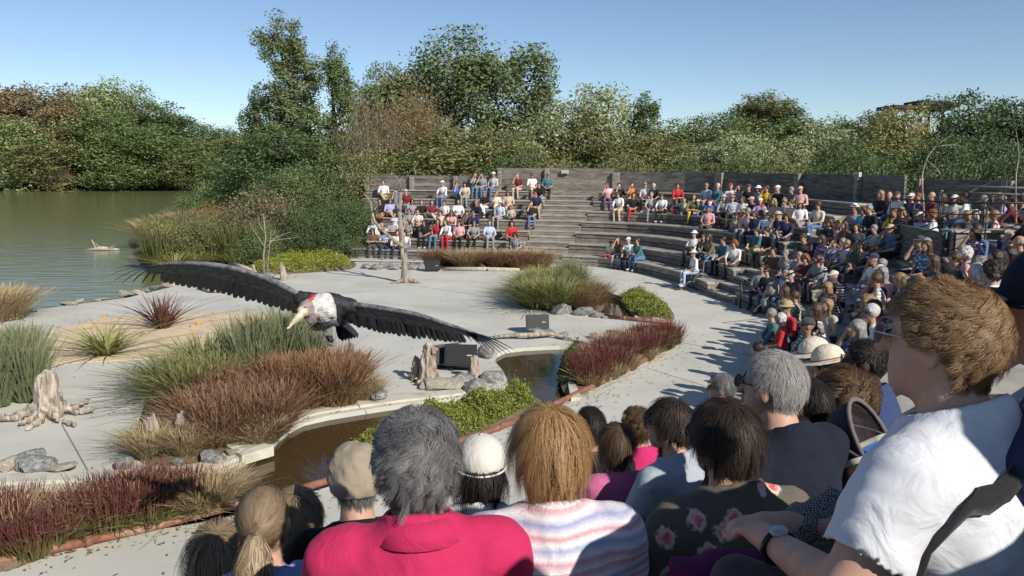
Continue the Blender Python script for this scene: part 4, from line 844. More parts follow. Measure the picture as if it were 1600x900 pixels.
for i, a in enumerate([('poplar', 452, 34, 54, 76, 'silver', 'Tallest columnar poplar beside the lake'), ('alder', 517, 80, 51, 96, 'green', 'Tall loose alder right beside the columnar poplar'), ('alder', 402, 140, 53, 84, 'dark', 'Dark alder on the lake side of the poplar'), ('bushy0', 372, 228, 56, 90, 'green', 'Low round tree over the water beneath the dark alder'), ('bushy1', 455, 205, 48, 150, 'dark', 'Dense dark tree below the poplar'), ('bushy2', 520, 225, 47, 120, 'green', 'Bushy tree at the end of the pond-end wall'),
    ('willow', 708, 58, 60, 235, 'silver', 'Great silvery willow towering behind the pond-end wall'), ('bushy3', 605, 105, 62, 100, 'silver', 'Grey-green tree between alder and great willow'), ('bushy0', 650, 205, 48, 190, 'olive', 'Olive thicket tree behind the low sunlit wall'), ('bushy2', 770, 200, 49, 170, 'olive', 'Olive tree behind the tall wall section'), ('weeping', 905, 140, 52, 150, 'pale', 'Pale weeping willow behind the head of the stair'), ('weeping', 868, 200, 52, 110, 'yellow', 'Yellowish weeping tree beside the pale willow'), ('alder', 1008, 152, 58, 105, 'green', 'Slim pointed tree right of the pale willow'), ('bushy1', 960, 200, 50, 140, 'olive', 'Olive bushy tree behind the middle block'), ('bushy3', 1060, 188, 55, 140, 'green', 'Broad green tree behind the middle block'), ('bushy0', 1030, 215, 48, 120, 'olive', 'Low olive tree touching the long grey wall'),
    ('bushy2', 1145, 176, 54, 110, 'green', 'Green round-topped tree in the middle of the wood'), ('poplar', 1180, 150, 56, 82, 'olive', 'Olive columnar tree in the middle of the wood'), ('poplar', 1222, 156, 56, 80, 'green', 'Green columnar tree next to the olive column'), ('weeping', 1130, 210, 47, 130, 'pale', 'Silvery willow low behind the long grey wall'), ('weeping', 1265, 200, 48, 130, 'pale', 'Pale silver willow with glittering leaves'), ('bushy1', 1325, 188, 52, 110, 'dark', 'Dark round tree right of the silver willow'), ('bushy3', 1375, 178, 54, 100, 'brown', 'Brownish tree before the lookout roof'), ('bushy0', 1425, 172, 44, 120, 'yellow', 'Yellow-olive tree below the lookout roof'), ('bushy1', 1340, 225, 42, 110, 'green', 'Low green tree behind the shaded wall'), ('bushy2', 1525, 148, 44, 150, 'dark', 'Large dark tree behind the slim dead branch'), ('bushy0', 1610, 160, 42, 130, 'dark', 'Dark tree at the edge of the wood beyond the platform'), ('bushy3', 1480, 215, 38, 130, 'dark', 'Low dark tree close behind the shaded wall'), ('bushy2', 1570, 215, 34, 140, 'dark', 'Low dark tree overhanging the platform wall'), ('bushy1', 1700, 170, 40, 160, 'dark', 'Dark tree past the end of the wood'),
    ('bushy2', 835, 215, 60, 120, 'green', 'Green tree filling the gap beside the great willow'), ('bushy3', 1100, 205, 58, 140, 'olive', 'Olive tree deep in the wood'), ('bushy1', 1260, 190, 62, 130, 'green', 'Green tree deep in the wood behind the silver willow')]):
    tree(a[0], a[1], a[2], a[3], a[4] * 1.1, a[5], a[6], NB)
for i in range(16):
    px = 590 + i * 66; tree('scrub', px, 232 + 12 * (i % 3), 44.5 if px < 1050 else 41 if px < 1330 else 31, 105 if px < 1330 else 130, ('olive', 'green', 'olive', 'dark')[i % 4] if px < 1330 else 'dark', 'Scrubby bush pressed up behind the timber wall', 'scrub behind the wall', 'bush', cat='bush')
for px, d, lf in ((330, 57, 'green'), (360, 50, 'green'), (400, 47, 'dark'), (440, 44, 'dark'), (480, 43, 'green'), (520, 42.5, 'dark'), (555, 42.5, 'olive')): tree('scrub', px, 262, d, 90, lf, 'Low bush on the bank behind the dark bush screen', 'bushes on the bank', 'bush', zb=-.2, cat='bush')
for i in range(24):
    px = -160 + i * 85; tree('far%d' % (i % 3), px, 232 - 8 * (i % 2), 190, 150, ('olive', 'green', 'dark')[i % 3], 'Distant tree closing the wood behind the theatre and lake', 'distant wood', zb=0)
for px, yt, d, w, lf, lab in ((300, 335, 34, 70, 'olive', 'Olive bush growing out of the lakeside reeds'), (352, 325, 35, 90, 'brown', 'Brownish bush growing out of the lakeside reeds'), (262, 345, 34, 60, 'yellow', 'Straw-yellow bush at the water end of the reeds'), (395, 345, 33.5, 60, 'green', 'Green bush between the reeds and the bare sapling')): tree('scrub', px, yt, d, w, lf, lab, 'bushes among the reeds', 'bush', zb=-.2, cat='bush')
for px, yt, d, w in ((458, 322, 36.6, 74), (490, 314, 36.9, 84), (524, 310, 37.2, 84), (550, 314, 37.4, 66), (478, 345, 35.8, 70), (535, 345, 36.2, 80)): tree('scrub', px, yt, d, w, 'dark', 'Dense dark green bush screening the pond end of the tiers', 'dark bush screen', 'bush', zb=-.1, cat='bush')
for px, yt, d, w, lf, lab in ((325, 318, 37, 80, 'gold', 'Tan thicket rising behind the lakeside reeds'), (285, 328, 36.5, 70, 'brown', 'Low brown thicket nearest the lake behind the reeds'), (375, 335, 36, 80, 'gold', 'Tan thicket between the reeds and the dry bush')): tree('scrub', px, yt, d, w, lf, lab, 'bushes among the reeds', 'bush', zb=-.2, cat='bush')
# twiggy bare shrub with thin leaves
def twigs(name, px, ybase, ytop, d, wpx, label, n=150, seed=0, nl=3800, lf='rust'):
    rg = np.random.default_rng(seed); b = at(px, ybase, d); b.z = 0; top = at(px, ytop, d).z; w = wpx / FPX * d; m = MB(); tips = []
    for i in range(n):
        a = rg.uniform(0, 6.28); q = math.sqrt(rg.uniform(0, 1)); r_ = q * w / 2; h = top * (1 - .55 * q ** 2.2) * rg.uniform(.8, 1.02); x, y = r_ * math.cos(a), r_ * math.sin(a)
        p = [(x * .12, y * .12, 0), (x * .45, y * .45, h * .4), (x * .8, y * .8, h * .75), (x, y, h)]; m.tube(p, [.03, .022, .013, .004], 4, False)
        for k in range(5):
            f = rg.uniform(.4, .95); s = Vector(p[1]).lerp(Vector(p[3]), f); e = s + Vector((rg.normal() * .5, rg.normal() * .5, rg.uniform(.4, 1.1))); m.tube([s, e], [.01, .003], 3, False); tips.append(tuple(e))
    o = empty(name, tuple(b)); tag(o, label, 'shrub'); m.build('twigs', noise_mat('twig', (.24, .19, .14), (.15, .115, .085), 5), o)
    T_ = np.array(tips)[rg.integers(0, len(tips), nl)] + rg.normal(size=(nl, 3)) * .22; V, F, r = leaves(T_, .13, rg, None, .5, .8); link(bpy.data.objects.new('foliage', mesh_np('foliage', V, F, False, {'r': r}, [TL[lf]])), o)
twigs('bare_twig_shrub', 585, 300, 150, 46, 150, 'Grey bare-twigged shrub at the end of the low sunlit wall', 150, 1)
twigs('bare_twig_shrub', 650, 300, 126, 49, 150, 'Orange-tinged twiggy shrub in front of the great willow', 150, 2, 9000, 'gold')
twigs('dry_bush', 415, 405, 318, 36, 90, 'Dry brown bush behind the bare sapling', 90, 3, 2600, 'brown')
twigs('dry_bush', 85, 296, 262, 137, 70, 'Tangled brown brush beside the fallen trunk', 80, 4)
# lookout roof above the trees
b = at(1436, 172, 62); lo = empty('lookout_tower', (b.x, b.y, 0)); tag(lo, 'Dark wooden lookout roof rising above the trees', 'tower')
for dx, dz, w, tl in ((-.5, .1, 4.2, .03), (.9, .42, 2.8, .07)):
    m = MB(); m.box((dx, 0, b.z + dz), (w, 3, .26), Matrix.Rotation(tl, 3, 'Y')); m.box((dx, -.9, b.z + dz - .15), (w * .94, .14, .16), Matrix.Rotation(tl, 3, 'Y')); m.build('roof_panel', noise_mat('dark_roof', (.06, .045, .035), scale=4), lo)
for dx in (-1.5, 1.3):
    for dy in (-1, 1): m = MB(); m.tube([(dx, dy, 0), (dx, dy, b.z)], .1, 8); m.build('post', BARK, lo, True)
# ---------------------------------------------------------------- stage speakers
def speaker(px, py, rz, label, s=1.0, tilt=-.25):
    x, y = G(px, py); sp = empty('stage_speaker', (x, y, 0), rz); sp.scale = (s,) * 3; tag(sp, label, 'speaker')
    Mt = Matrix.Rotation(tilt, 3, 'X'); c = Vector((0, 0, .29))
    m = MB(); m.hexa([Mt @ Vector(v) + c for v in ((-.33, -.17, -.22), (.33, -.17, -.22), (.25, .2, -.22), (-.25, .2, -.22))], [Mt @ Vector(v) + c for v in ((-.33, -.17, .22), (.33, -.17, .22), (.25, .2, .22), (-.25, .2, .22))]); m.build('cabinet', BLACKP, sp)
    m = MB(); m.box(Mt @ Vector((0, -.178, 0)) + c, (.6, .012, .38), Mt); m.build('grille', noise_mat('grille', (.045, .045, .048), (.015, .015, .015), 160, .5, .5, 300, dist=.004), sp)
    m = MB(); m.box(Mt @ Vector((.18, -.187, .0)) + c, (.1, .006, .022), Mt); m.build('badge', KERB, sp)
    for sx in (-.2, .2): m = MB(); m.box((sx, 0, .03), (.06, .3, .08)); m.build('foot', BLACKM, sp)
speaker(838, 520, .15, 'Lone black stage speaker on the concrete behind the driftwood branch', .88)
speaker(722, 577, -.1, 'Black stage speaker with a pale badge beside the short stump', 1.0); speaker(694, 572, .5, 'Black stage speaker half hidden behind the tall split stump', .9)
speaker(676, 424, .1, 'Small black monitor speaker near the dead tree', .9, .1)

# ---------------------------------------------------------------- marabou stork
BD = 5.35
def W(px, py, dd=0.0): return at(px, py, BD + dd)
bc = W(515, 487, .25)
bird = None
def loc_(p): return tuple(Vector(p) - bc)
f = Field((-.42, -.55, -.42), (.42, .5, .36), .008)
LB = dict(dark=0, white=1, head=2, beak=3, red=4, eye=5, leg=6)
def bp_(px, py, dd): return loc_(W(px, py, dd))
f.cap(bp_(514, 480, .18), bp_(530, 496, .55), .098, .075, 0, .05)            # back / body
f.cap(bp_(506, 490, .05), bp_(518, 498, .3), .066, .05, 1, .05)             # pale breast
f.cap(bp_(470, 466, .22), bp_(548, 478, .22), .055, .055, 0, .06)            # shoulders
f.cap(bp_(500, 478, .02), bp_(492, 478, -.06), .075, .058, 1, .04)           # ruff
f.cap(bp_(506, 472, .0), bp_(512, 486, -.02), .066, .06, 1, .03)
f.ell(bp_(479, 482, -.12), (.05, .06, .058), 2, .03); f.cap(bp_(480, 484, -.1), bp_(490, 488, -.05), .046, .05, 2, .03)
f.ell(bp_(486, 498, -.1), (.035, .035, .038), 2, .03)                         # throat
f.cap(bp_(473, 487, -.17), bp_(449, 513, -.3), .031, .004, 3, .012)
f.cap(bp_(474, 492, -.16), bp_(451, 513, -.29), .022, .004, 3, .01)
f.cap(bp_(489, 463, -.075), bp_(484, 476, -.125), .017, .014, 4, .008)
for e in ((476.5, 481.5), (464.5, 482.5)): f.ell(bp_(e[0], e[1], -.176), (.009, .009, .009), 5, .003)
f.cap(bp_(517, 488, .04), bp_(507, 497, -.02), .03, .036, 1, .02)             # wing-root fluff
for dx in (0, 7):
    f.cap(bp_(506 + dx, 507, .25), bp_(509 + dx, 523, .2), .026, .014, 6, .02); f.cap(bp_(509 + dx, 523, .2), bp_(514 + dx, 533, .28), .011, .009, 6, .01)
    for t in (-3, 0, 3): f.cap(bp_(514 + dx, 533, .28), bp_(516 + dx + t, 541, .25), .008, .005, 6, .006)
f.noise(.0035, 70, 3)
BM = [noise_mat('stork_black', (.035, .036, .042), (.014, .014, .017), 26, .65, .5, 60, dist=.006), noise_mat('stork_white', (.66, .64, .60), (.42, .41, .39), 30, .9, .9, 55, dist=.012), noise_mat('stork_head', (.36, .28, .27), (.19, .145, .15), 34, .7, .4, 80, dist=.003), noise_mat('stork_beak', (.60, .51, .36), (.45, .36, .24), 18, .5, .2, 60, dist=.002), noise_mat('stork_red', (.55, .05, .03), (.38, .03, .02), 40, .7), noise_mat('stork_eye', (.02, .012, .01), scale=5, rough=.15, bump=0), noise_mat('stork_leg', (.20, .19, .18), (.10, .10, .10), 30, .8)]
bird = obj('flying_stork', f.mesh('stork_body', BM, 1), None, tuple(bc)); tag(bird, 'Black and white marabou stork gliding over the stage, wings spread', 'bird')
FEATHER = noise_mat('flight_feather', (.034, .034, .04), (.010, .010, .012), 16, .5, .3, 40, stretch=(1, 1, 1), dist=.004, spec=.4)
COVERT = noise_mat('wing_covert', (.17, .175, .185), (.055, .057, .064), 24, .65, .7, 45, dist=.008)
def feather(a, b, w, nrm, name='flight_feather', mat=FEATHER, curve=.03, taper=.75, tipr=.35):
    a, b = Vector(a), Vector(b); t = (b - a); L = t.length; t.normalize(); s = t.cross(nrm).normalized(); V = []; F = []; n = 7
    for i in range(n + 1):
        u = i / n; c = a + t * L * u + nrm * curve * L * math.sin(u * 2.6) ; ww = w * (.45 + .55 * min(1, u * 4)) * (1 - (1 - tipr) * max(0, (u - taper) / (1 - taper)) ** 2 if u > taper else 1)
        V += [tuple(c - s * ww), tuple(c + nrm * ww * .18), tuple(c + s * ww)]
    for i in range(n):
        p = i * 3; F += [(p, p + 3, p + 4, p + 1), (p + 1, p + 4, p + 5, p + 2)]
    return obj(name, mesh_np(name, V, F), bird, mat=mat)
def lerp_path(P, u):
    k = u * (len(P) - 1); i = int(min(k, len(P) - 2)); return Vector(P[i]).lerp(Vector(P[i + 1]), k - i)
def wing(lead, trail, tips, tag_):
    """lead: front edge arm bones, trail: where the secondaries end, tips: primary tips"""
    L3 = [Vector(loc_(p)) for p in lead]; T3 = [Vector(loc_(p)) for p in trail]
    Ls = [Vector(q) for q in spline([tuple(p) for p in L3], .04)]; Ts = [Vector(q) for q in spline([tuple(p) for p in T3], .04)]
    # fleshy arm with coverts
    V = []; F = []; n = 36; pr = [(-.02, .008), (0, .018), (.1, .021), (.25, .015), (.42, .007), (.45, -.003), (.25, -.004), (.08, -.01), (0, -.012)]
    for i in range(n + 1):
        u = i / n; a, b = lerp_path(Ls, u), lerp_path(Ts, u); ch = b - a; sp = (lerp_path(Ls, min(1, u + .03)) - lerp_path(Ls, max(0, u - .03))).normalized(); up = sp.cross(ch).normalized()
        if up.z < 0: up = -up
        k = 1 - .72 * u ** 3
        for x, y in pr: V.append(tuple(a + ch * x * (1.0 if u < .85 else .9) + up * y * k * 1.1))
    m = len(pr)
    for i in range(n):
        for j in range(m): F.append((i * m + j, i * m + (j + 1) % m, (i + 1) * m + (j + 1) % m, (i + 1) * m + j))
    F += [tuple(range(m)), tuple(n * m + j for j in reversed(range(m)))]
    obj('wing_arm', mesh_np('wing_arm', V, F), bird, mat=COVERT)
    ns = 24
    for i in range(ns):
        u = (i + .4) / ns * .86; a, b = lerp_path(Ls, u), lerp_path(Ts, u); ch = b - a; sp = (lerp_path(Ls, min(1, u + .03)) - lerp_path(Ls, u)).normalized(); nr = sp.cross(ch).normalized()
        if nr.z < 0: nr = -nr
        feather(a + ch * .16 - nr * .006 * (i % 2), b + sp * .03 + ch * random.uniform(-.03, .05), .027, (nr + sp * random.uniform(-.25, .25)).normalized(), 'secondary_feather', curve=.02, tipr=.35)
        feather(a + ch * .08 + nr * .02, a + ch * random.uniform(.45, .56) + nr * .008, .025, nr, 'covert_feather', COVERT, .02, .7, .5)
    for i, tp in enumerate(tips):
        u = .80 + .2 * i / (len(tips) - 1); a = lerp_path(Ls, u); tp = Vector(loc_(tp)); nr = (tp - a).cross(Vector((0, 1, 0))).normalized()
        nr = Vector((0, -.5, .85)) if abs(nr.z) < .3 else nr * (1 if nr.z > 0 else -1)
        feather(a, a + (tp - a) * 1.06, .019, nr.normalized(), 'primary_feather', curve=.05, taper=.5, tipr=.25)
wing([W(476, 466, .2), W(435, 443, .16), W(395, 427, .12), W(345, 415, .06), W(295, 411, .04), W(250, 413, .05), W(232, 417, .08)],
     [W(472, 496, .46), W(435, 484, .48), W(395, 473, .46), W(345, 459, .42), W(295, 448, .4), W(255, 442, .42), W(225, 440, .42)],
     [W(292, 445, .45), W(272, 442, .48), W(255, 441, .5), W(240, 443, .5), W(226, 444, .48), W(211, 443, .44), W(196, 443, .36), W(183, 440, .28), W(178, 430, .2), W(176, 423, .14), W(186, 417, .1)], 'right')
wing([W(542, 474, .2), W(575, 478, .16), W(612, 484, .12), W(650, 491, .08), W(690, 504, .04), W(725, 515, .04), W(745, 521, .08)],
     [W(540, 506, .46), W(575, 516, .48), W(612, 523, .46), W(650, 528, .42), W(690, 532, .4), W(725, 536, .42), W(750, 541, .42)],
     [W(718, 531, .45), W(733, 534, .48), W(744, 539, .5), W(752, 546, .5), W(762, 551, .48), W(772, 554, .44), W(781, 555, .36), W(790, 555, .28), W(797, 553, .2), W(803, 549, .14), W(790, 541, .1)], 'left')
for i in range(9):
    u = i / 8; feather(bp_(526 + 5 * u, 502 - 3 * u, .5), bp_(524 + 36 * u, 533 - 3 * abs(u - .4) * 2 - 4 * u, .62), .032, Vector((0, -.6, .8)), 'tail_feather', curve=.02, tipr=.6)
for i in range(7):
    u = i / 6; feather(bp_(495 + 14 * u, 502, .2), bp_(478 + 34 * u, 514 + 4 * math.sin(3 * u), .42), .024, Vector((0, -.5, .85)), 'belly_feather', curve=.02, tipr=.6)

# ---------------------------------------------------------------- wheelchair on the path
x, y = G(1085, 452); wc = empty('wheelchair', (x, y, 0), R(100)); tag(wc, 'Wheelchair parked on the path at the foot of the tiers', 'wheelchair')
for sx in (-.29, .29):
    w = empty('rear_wheel', (sx, -.1, .3), 0, wc); ring = [(0, .3 * math.cos(q), .3 * math.sin(q)) for q in np.linspace(0, 2 * math.pi, 25)]
    m = MB(); m.tube(ring, .018, 6, False); m.build('tyre', BLACKP, w, True); m = MB(); m.tube([(.03 * np.sign(sx), p[1] * .88, p[2] * .88) for p in ring], .009, 5, False); m.build('hand_rim', GREYM, w, True)
    m = MB(); [m.tube([(0, 0, 0), (0, .3 * math.cos(q), .3 * math.sin(q))], .004, 4) for q in np.linspace(0, 6.28, 13)]; m.build('spokes', GREYM, w)
    m = MB(); m.tube([(sx * .75, .42 + .07 * math.cos(q), .08 + .07 * math.sin(q)) for q in np.linspace(0, 6.28, 13)], .016, 6, False); m.tube([(sx * .75, .42, .08), (sx * .85, .34, .3)], .012, 6); m.build('castor', BLACKP, wc, True)
    m = MB(); m.tube([(sx * .86, -.3, 1.0), (sx * .86, -.2, .95), (sx * .86, -.17, .3), (sx * .86, .3, .3), (sx * .8, .5, .1)], .014, 7); m.tube([(sx * .86, -.18, .68), (sx * .86, .2, .68), (sx * .86, .22, .45)], .012, 7); m.build('frame', GREYM, wc, True)
    m = MB(); m.box((sx * .45, .58, .08), (.16, .2, .02)); m.build('footrest', BLACKM, wc)
m = MB(); m.box((0, .06, .46), (.44, .44, .05)); m.build('seat', BLACKP, wc); m = MB(); m.box((0, -.18, .74), (.46, .03, .42)); m.build('backrest', BLACKP, wc)
# grey pushchair by the stair
x, y = G(1200, 492); pc = empty('pushchair', (x, y, 0), R(60)); tag(pc, 'Folded grey pushchair hung with coats beside the stair foot', 'pushchair')
for sx in (-.22, .22):
    m = MB(); m.tube([(sx, -.3, .1), (sx, .1, .6), (sx, -.25, 1.05)], .018, 7); m.tube([(sx, .35, .1), (sx, -.1, .6)], .018, 7); m.build('frame', GREYM, pc, True)
    for yy in (-.3, .35): m = MB(); m.tube([(sx, yy + .09 * math.cos(q), .1 + .09 * math.sin(q)) for q in np.linspace(0, 6.28, 13)], .022, 6, False); m.tube([(sx - .02, yy, .1), (sx + .02, yy, .1)], .06, 8); m.build('wheel', BLACKP, pc, True)
f = Field((-.35, -.45, .1), (.35, .45, 1.1), .025); f.cap((-.2, -.1, .75), (.2, -.1, .75), .16, .16, 0, .1); f.cap((-.15, .05, .35), (.15, .05, .6), .14, .12, 0, .1); f.cap((.2, -.2, .9), (.22, -.22, .35), .09, .06, 0, .06); f.cap((-.2, -.2, .95), (-.2, -.25, .45), .08, .05, 0, .06); f.noise(.02, 22, 4, (1, 1, .3))
obj('coats', f.mesh('coats', [fabric((.24, .235, .23))]), pc)
# ---------------------------------------------------------------- people
SKIN = [noise_mat('skin_%d' % i, c, tuple(v * .85 for v in c), 22, .55, .12, 90, dist=.002, spec=.35) for i, c in enumerate(((.52, .31, .225), (.46, .265, .185), (.40, .22, .15), (.075, .04, .028)))]
for m_ in SKIN: m_.node_tree.nodes['Principled BSDF'].inputs['Subsurface Weight'].default_value = .08; m_.node_tree.nodes['Principled BSDF'].inputs['Subsurface Radius'].default_value = (.01, .004, .002)
SHOE = fabric((.06, .055, .05)); SHOEW = fabric((.6, .6, .58)); DARK = noise_mat('dark_lens', (.012, .012, .014), scale=4, rough=.15, bump=0, spec=.6)
HAIRC = {'dark': (.028, .018, .012), 'brown': (.085, .048, .026), 'blond': (.34, .22, .10), 'grey': (.30, .29, .28), 'white': (.62, .60, .57), 'red': (.28, .10, .03)}
def hairmat(k): c = HAIRC[k]; return noise_mat('hair_' + k, c, tuple(v * .5 for v in c), 45, .5, .8, 70, stretch=(1, 1, .35), dist=.01, spec=.4)
POSES = {  # elbows and hands (right side; mirrored), lean, knees, feet
 'lap': dict(el=(.25, .06, .24), ha=(.07, .33, .15), lean=.05), 'knees': dict(el=(.25, .2, .26), ha=(.12, .44, .14), lean=.14), 'cross': dict(el=(.25, .12, .27), ha=(-.10, .22, .30), lean=.03), 'face': dict(el=(.2, .26, .36), ha=(.06, .17, .70), lean=.06), 'bent': dict(el=(.22, .34, .20), ha=(.06, .47, .22), lean=.26), 'back': dict(el=(.28, -.14, .26), ha=(.31, -.24, .03), lean=-.1), 'legs': dict(el=(.25, .08, .24), ha=(.05, .34, .18), lean=.0, cross=1)}
def head_prims(f, c, lab=0, dark=4, det=False):
    x, y, z = c
    f.ell((x, y - .008, z + .02), (.075, .094, .093), lab, .02); f.ell((x, y + .018, z - .045), (.058, .07, .068), lab, .03); f.cap((x, y + .055, z - .085), (x, y + .06, z - .09), .026, .026, lab, .03)
    f.cap((x, y + .088, z + .015), (x, y + .108, z - .022), .011, .015, lab, .012)
    for s in (-1, 1):
        f.ell((x + s * .077, y - .005, z - .008), (.012, .022, .032), lab, .008)
        if det: f.ell((x + s * .03, y + .083, z + .015), (.013, .01, .008), dark, .003)
    if det: f.ell((x, y + .083, z - .058), (.024, .01, .006), 5, .003)
def hand_prims(f, w, h, lab=0, side=1, curl=.5, r=1.0):
    """palm and five fingers from wrist w through hand point h"""
    w, h = Vector(w), Vector(h); t = (h - w).normalized(); up = Vector((0, 0, 1)); s = t.cross(up).normalized() * side; n = s.cross(t).normalized() * side
    if n.z < 0: n = -n
    f.cap(w, w + t * .05, .026, .03, lab, .02)
    for i, L in enumerate((.068, .078, .072, .056)):
        b = w + t * .08 + s * (.027 - .018 * i); k = b + t * L * .5 - n * L * .25 * curl; e = k + t * L * .45 * (1 - .5 * curl) - n * L * .5 * curl
        f.cap(w + t * .03 + s * (.018 - .012 * i), b, .014, .0105, lab, .012); f.cap(b, k, .0105, .0095, lab, .004); f.cap(k, e, .0095, .008, lab, .003)
    b = w + t * .03 + s * .028; k = b + t * .03 + s * .022 - n * .008; f.cap(w + t * .015 + s * .01, b, .016, .014, lab, .01); f.cap(b, k, .0125, .011, lab, .006); f.cap(k, k + t * .03 - s * .002 - n * .01, .011, .009, lab, .004)
def seated(name, pose, h, girth=1.0, shorts=False, tank=False, kid=1.0):
    P = POSES[pose]; ln = P['lean']; f = Field((-.42, -.42, -.47), (.42, .75, .95), h); g = girth
    f.ell((0, .0, .10), (.175 * g, .15 * g, .12), 2, .04); f.cap((0, .0, .12), (0, ln * .7, .36), .145 * g, .14 * g, 1, .05, (1, 1.25, 1)); f.ell((0, ln * .85, .40), (.178 * g, .118 * g, .15), 1, .05); f.cap((-.15, ln - .01, .515), (.15, ln - .01, .515), .062, .062, 1, .05)
    f.cap((0, ln, .53), (0, ln + .02, .65), .056, .05, 0, .02); hc = (0, ln + .04, .745); head_prims(f, hc, 0, 4, h < .0195)
    for s in (-1, 1):
        kx = .12 * s; kn = (kx, .45, .075); ft = (kx * 1.1, .44, -.37)
        if P.get('cross') and s > 0: kn = (.02, .46, .17); ft = (-.16, .58, -.12)
        if pose == 'back': kn = (kx * 1.4, .47, .05); ft = (kx * 1.6, .6, -.36)
        f.cap((.085 * s, .02, .085), kn, .088 * g, .062, 2, .04); f.cap(kn, ft, .058, .042, 0 if shorts else 2, .02)
        f.cap((ft[0], ft[1] - .02, ft[2] - .01), (ft[0] * 1.05, ft[1] + .14, ft[2] - .015), .042, .034, 3, .02)
        e = P['el']; ha = P['ha']; sh = (.19 * s, ln - .01, .495)
        e = (e[0] * s, e[1] + ln * .4, e[2]); ha = (ha[0] * s, ha[1] + (ln * .4 if ha[2] > .5 else 0), ha[2])
        if pose == 'face' and s < 0: e = (-.25, .1, .24); ha = (-.06, .34, .17)
        f.cap(sh, e, .054, .042, 0 if tank else 1, .03); mid = tuple(np.array(e) * .75 + np.array(ha) * .25); f.cap(e, ha, .041, .028, 0, .02); f.cap(e, mid, .043, .04, 0, .01)
        t = Vector(ha) - Vector(e); t.normalize(); q = Vector(ha)
        if h < .012: hand_prims(f, q, q + t * .1, 0, s, .6)
        else: f.ell(q + t * .05, (.036, .045, .03), 0, .02); f.cap(q + t * .06, q + t * .12, .022, .016, 0, .015)
    me = f.mesh(name, [SKIN[0], SHOE, SHOE, SHOE, DARK, SKIN[1]]); me['hc'] = [float(v) for v in hc]; return me
BODY = {}
def body(pose, girth=1.0, shorts=False, tank=False, h=.022):
    k = (pose, girth, shorts, tank, h)
    if k not in BODY: BODY[k] = seated('body', *(pose, h, girth, shorts, tank))
    return BODY[k]
def hair_mesh(style, h=.014, seed=0):
    f = Field((-.2, -.24, -.42), (.2, .26, .22), h)
    if style in ('short', 'long', 'bob', 'bun', 'curly'):
        g = .012 if style != 'curly' else .03
        f.ell((0, -.016, .028), (.078 + g, .095 + g, .093 + g), 0, .02)
        if style == 'short': f.cut_plane((0, .055, .02), (0, .9, -.45)); f.cut_plane((0, 0, -.06), (0, .25, -1))
        else:
            f.cut_plane((0, .055, .03), (0, .9, -.4))
            if style == 'curly': f.cap((-.06, -.04, -.03), (.06, -.04, -.03), .07, .07, 0, .05); f.cut_plane((0, .03, -.02), (0, .95, -.5)); f.noise(.014, 75, 2)
            if style == 'bun': f.cut_plane((0, 0, -.06), (0, .3, -1)); f.ell((0, -.12, .06), (.045, .045, .04), 0, .02)
            if style in ('long', 'bob'):
                L = -.3 if style == 'long' else -.11
                for x in (-.06, 0, .06): f.cap((x, -.05 - .02 * (x == 0), .02), (x * 1.15, -.075, L), .042, .034, 0, .03)
                for x in (-.075, .075): f.cap((x, .01, .03), (x * 1.1, -.01, L * .8), .025, .02, 0, .02)
        f.noise(.004, 90, seed, (1, 1, .3))
    elif style == 'bald': f.ell((0, -.035, -.01), (.083, .085, .05), 0, .02); f.cut_plane((0, .01, 0), (0, 1, -.2)); f.cut_plane((0, -.05, .03), (0, .35, 1))
    elif style == 'cap':
        f.ell((0, -.01, .045), (.092, .108, .082), 0, .01); f.cut_plane((0, 0, .035), (0, .08, -1)); f.ell((0, .12, .037), (.075, .085, .011), 0, .01)
    elif style == 'hat':
        f.ell((0, -.01, .055), (.09, .105, .09), 0, .01); f.cut_plane((0, 0, .04), (0, 0, -1)); f.ell((0, -.005, .045), (.15, .165, .012), 0, .015)
    return f.mesh(style, None)
HM = {}
def hair(style):
    if style not in HM: HM[style] = hair_mesh(style)
    return HM[style]
def slot(o, i, m): o.material_slots[i].link = 'OBJECT'; o.material_slots[i].material = m
def dress(o, skin, shirt, trou, shoe):
    for i, m in enumerate((SKIN[skin], shirt, trou, shoe, DARK, SKIN[min(skin + 1, 3)])): slot(o, i, m)
def part(o, name, me, mat, loc, rot=(0, 0, 0), sc=1.0):
    if len(me.materials) == 0: me.materials.append(None)
    c = obj(name, me, o, loc, rot, (sc,) * 3); slot(c, 0, mat); return c
def glasses_mesh():
    m = MB()
    for s in (-1, 1): m.box((s * .033, .0, 0), (.05, .012, .034)); m.tube([(s * .056, 0, .008), (s * .08, -.03, .008), (s * .08, -.1, .0)], .004, 5)
    m.tube([(-.01, .003, .006), (.01, .003, .006)], .004, 5); return mesh_np('sunglasses', m.V, m.F, False, mats=[DARK])
GLS = glasses_mesh()
CN = {'white': (.74, .74, .72), 'black': (.02, .02, .022), 'grey': (.27, .275, .29), 'navy': (.025, .035, .085), 'blue': (.04, .16, .50), 'pale blue': (.42, .52, .66), 'red': (.50, .03, .035), 'pink': (.68, .36, .36), 'magenta': (.56, .04, .17), 'beige': (.52, .42, .31), 'cream': (.66, .59, .48), 'brown': (.13, .075, .05), 'maroon': (.17, .025, .04), 'olive': (.15, .14, .075), 'khaki': (.40, .32, .18), 'teal': (.05, .16, .18), 'turquoise': (.16, .47, .52), 'orange': (.56, .19, .06), 'yellow': (.62, .45, .03), 'purple': (.15, .07, .19), 'lilac': (.38, .34, .56), 'green': (.05, .17, .10), 'denim': (.10, .17, .30), 'charcoal': (.06, .06, .065)}
rq = random.Random(21); USED = {}; PEOPLE = []
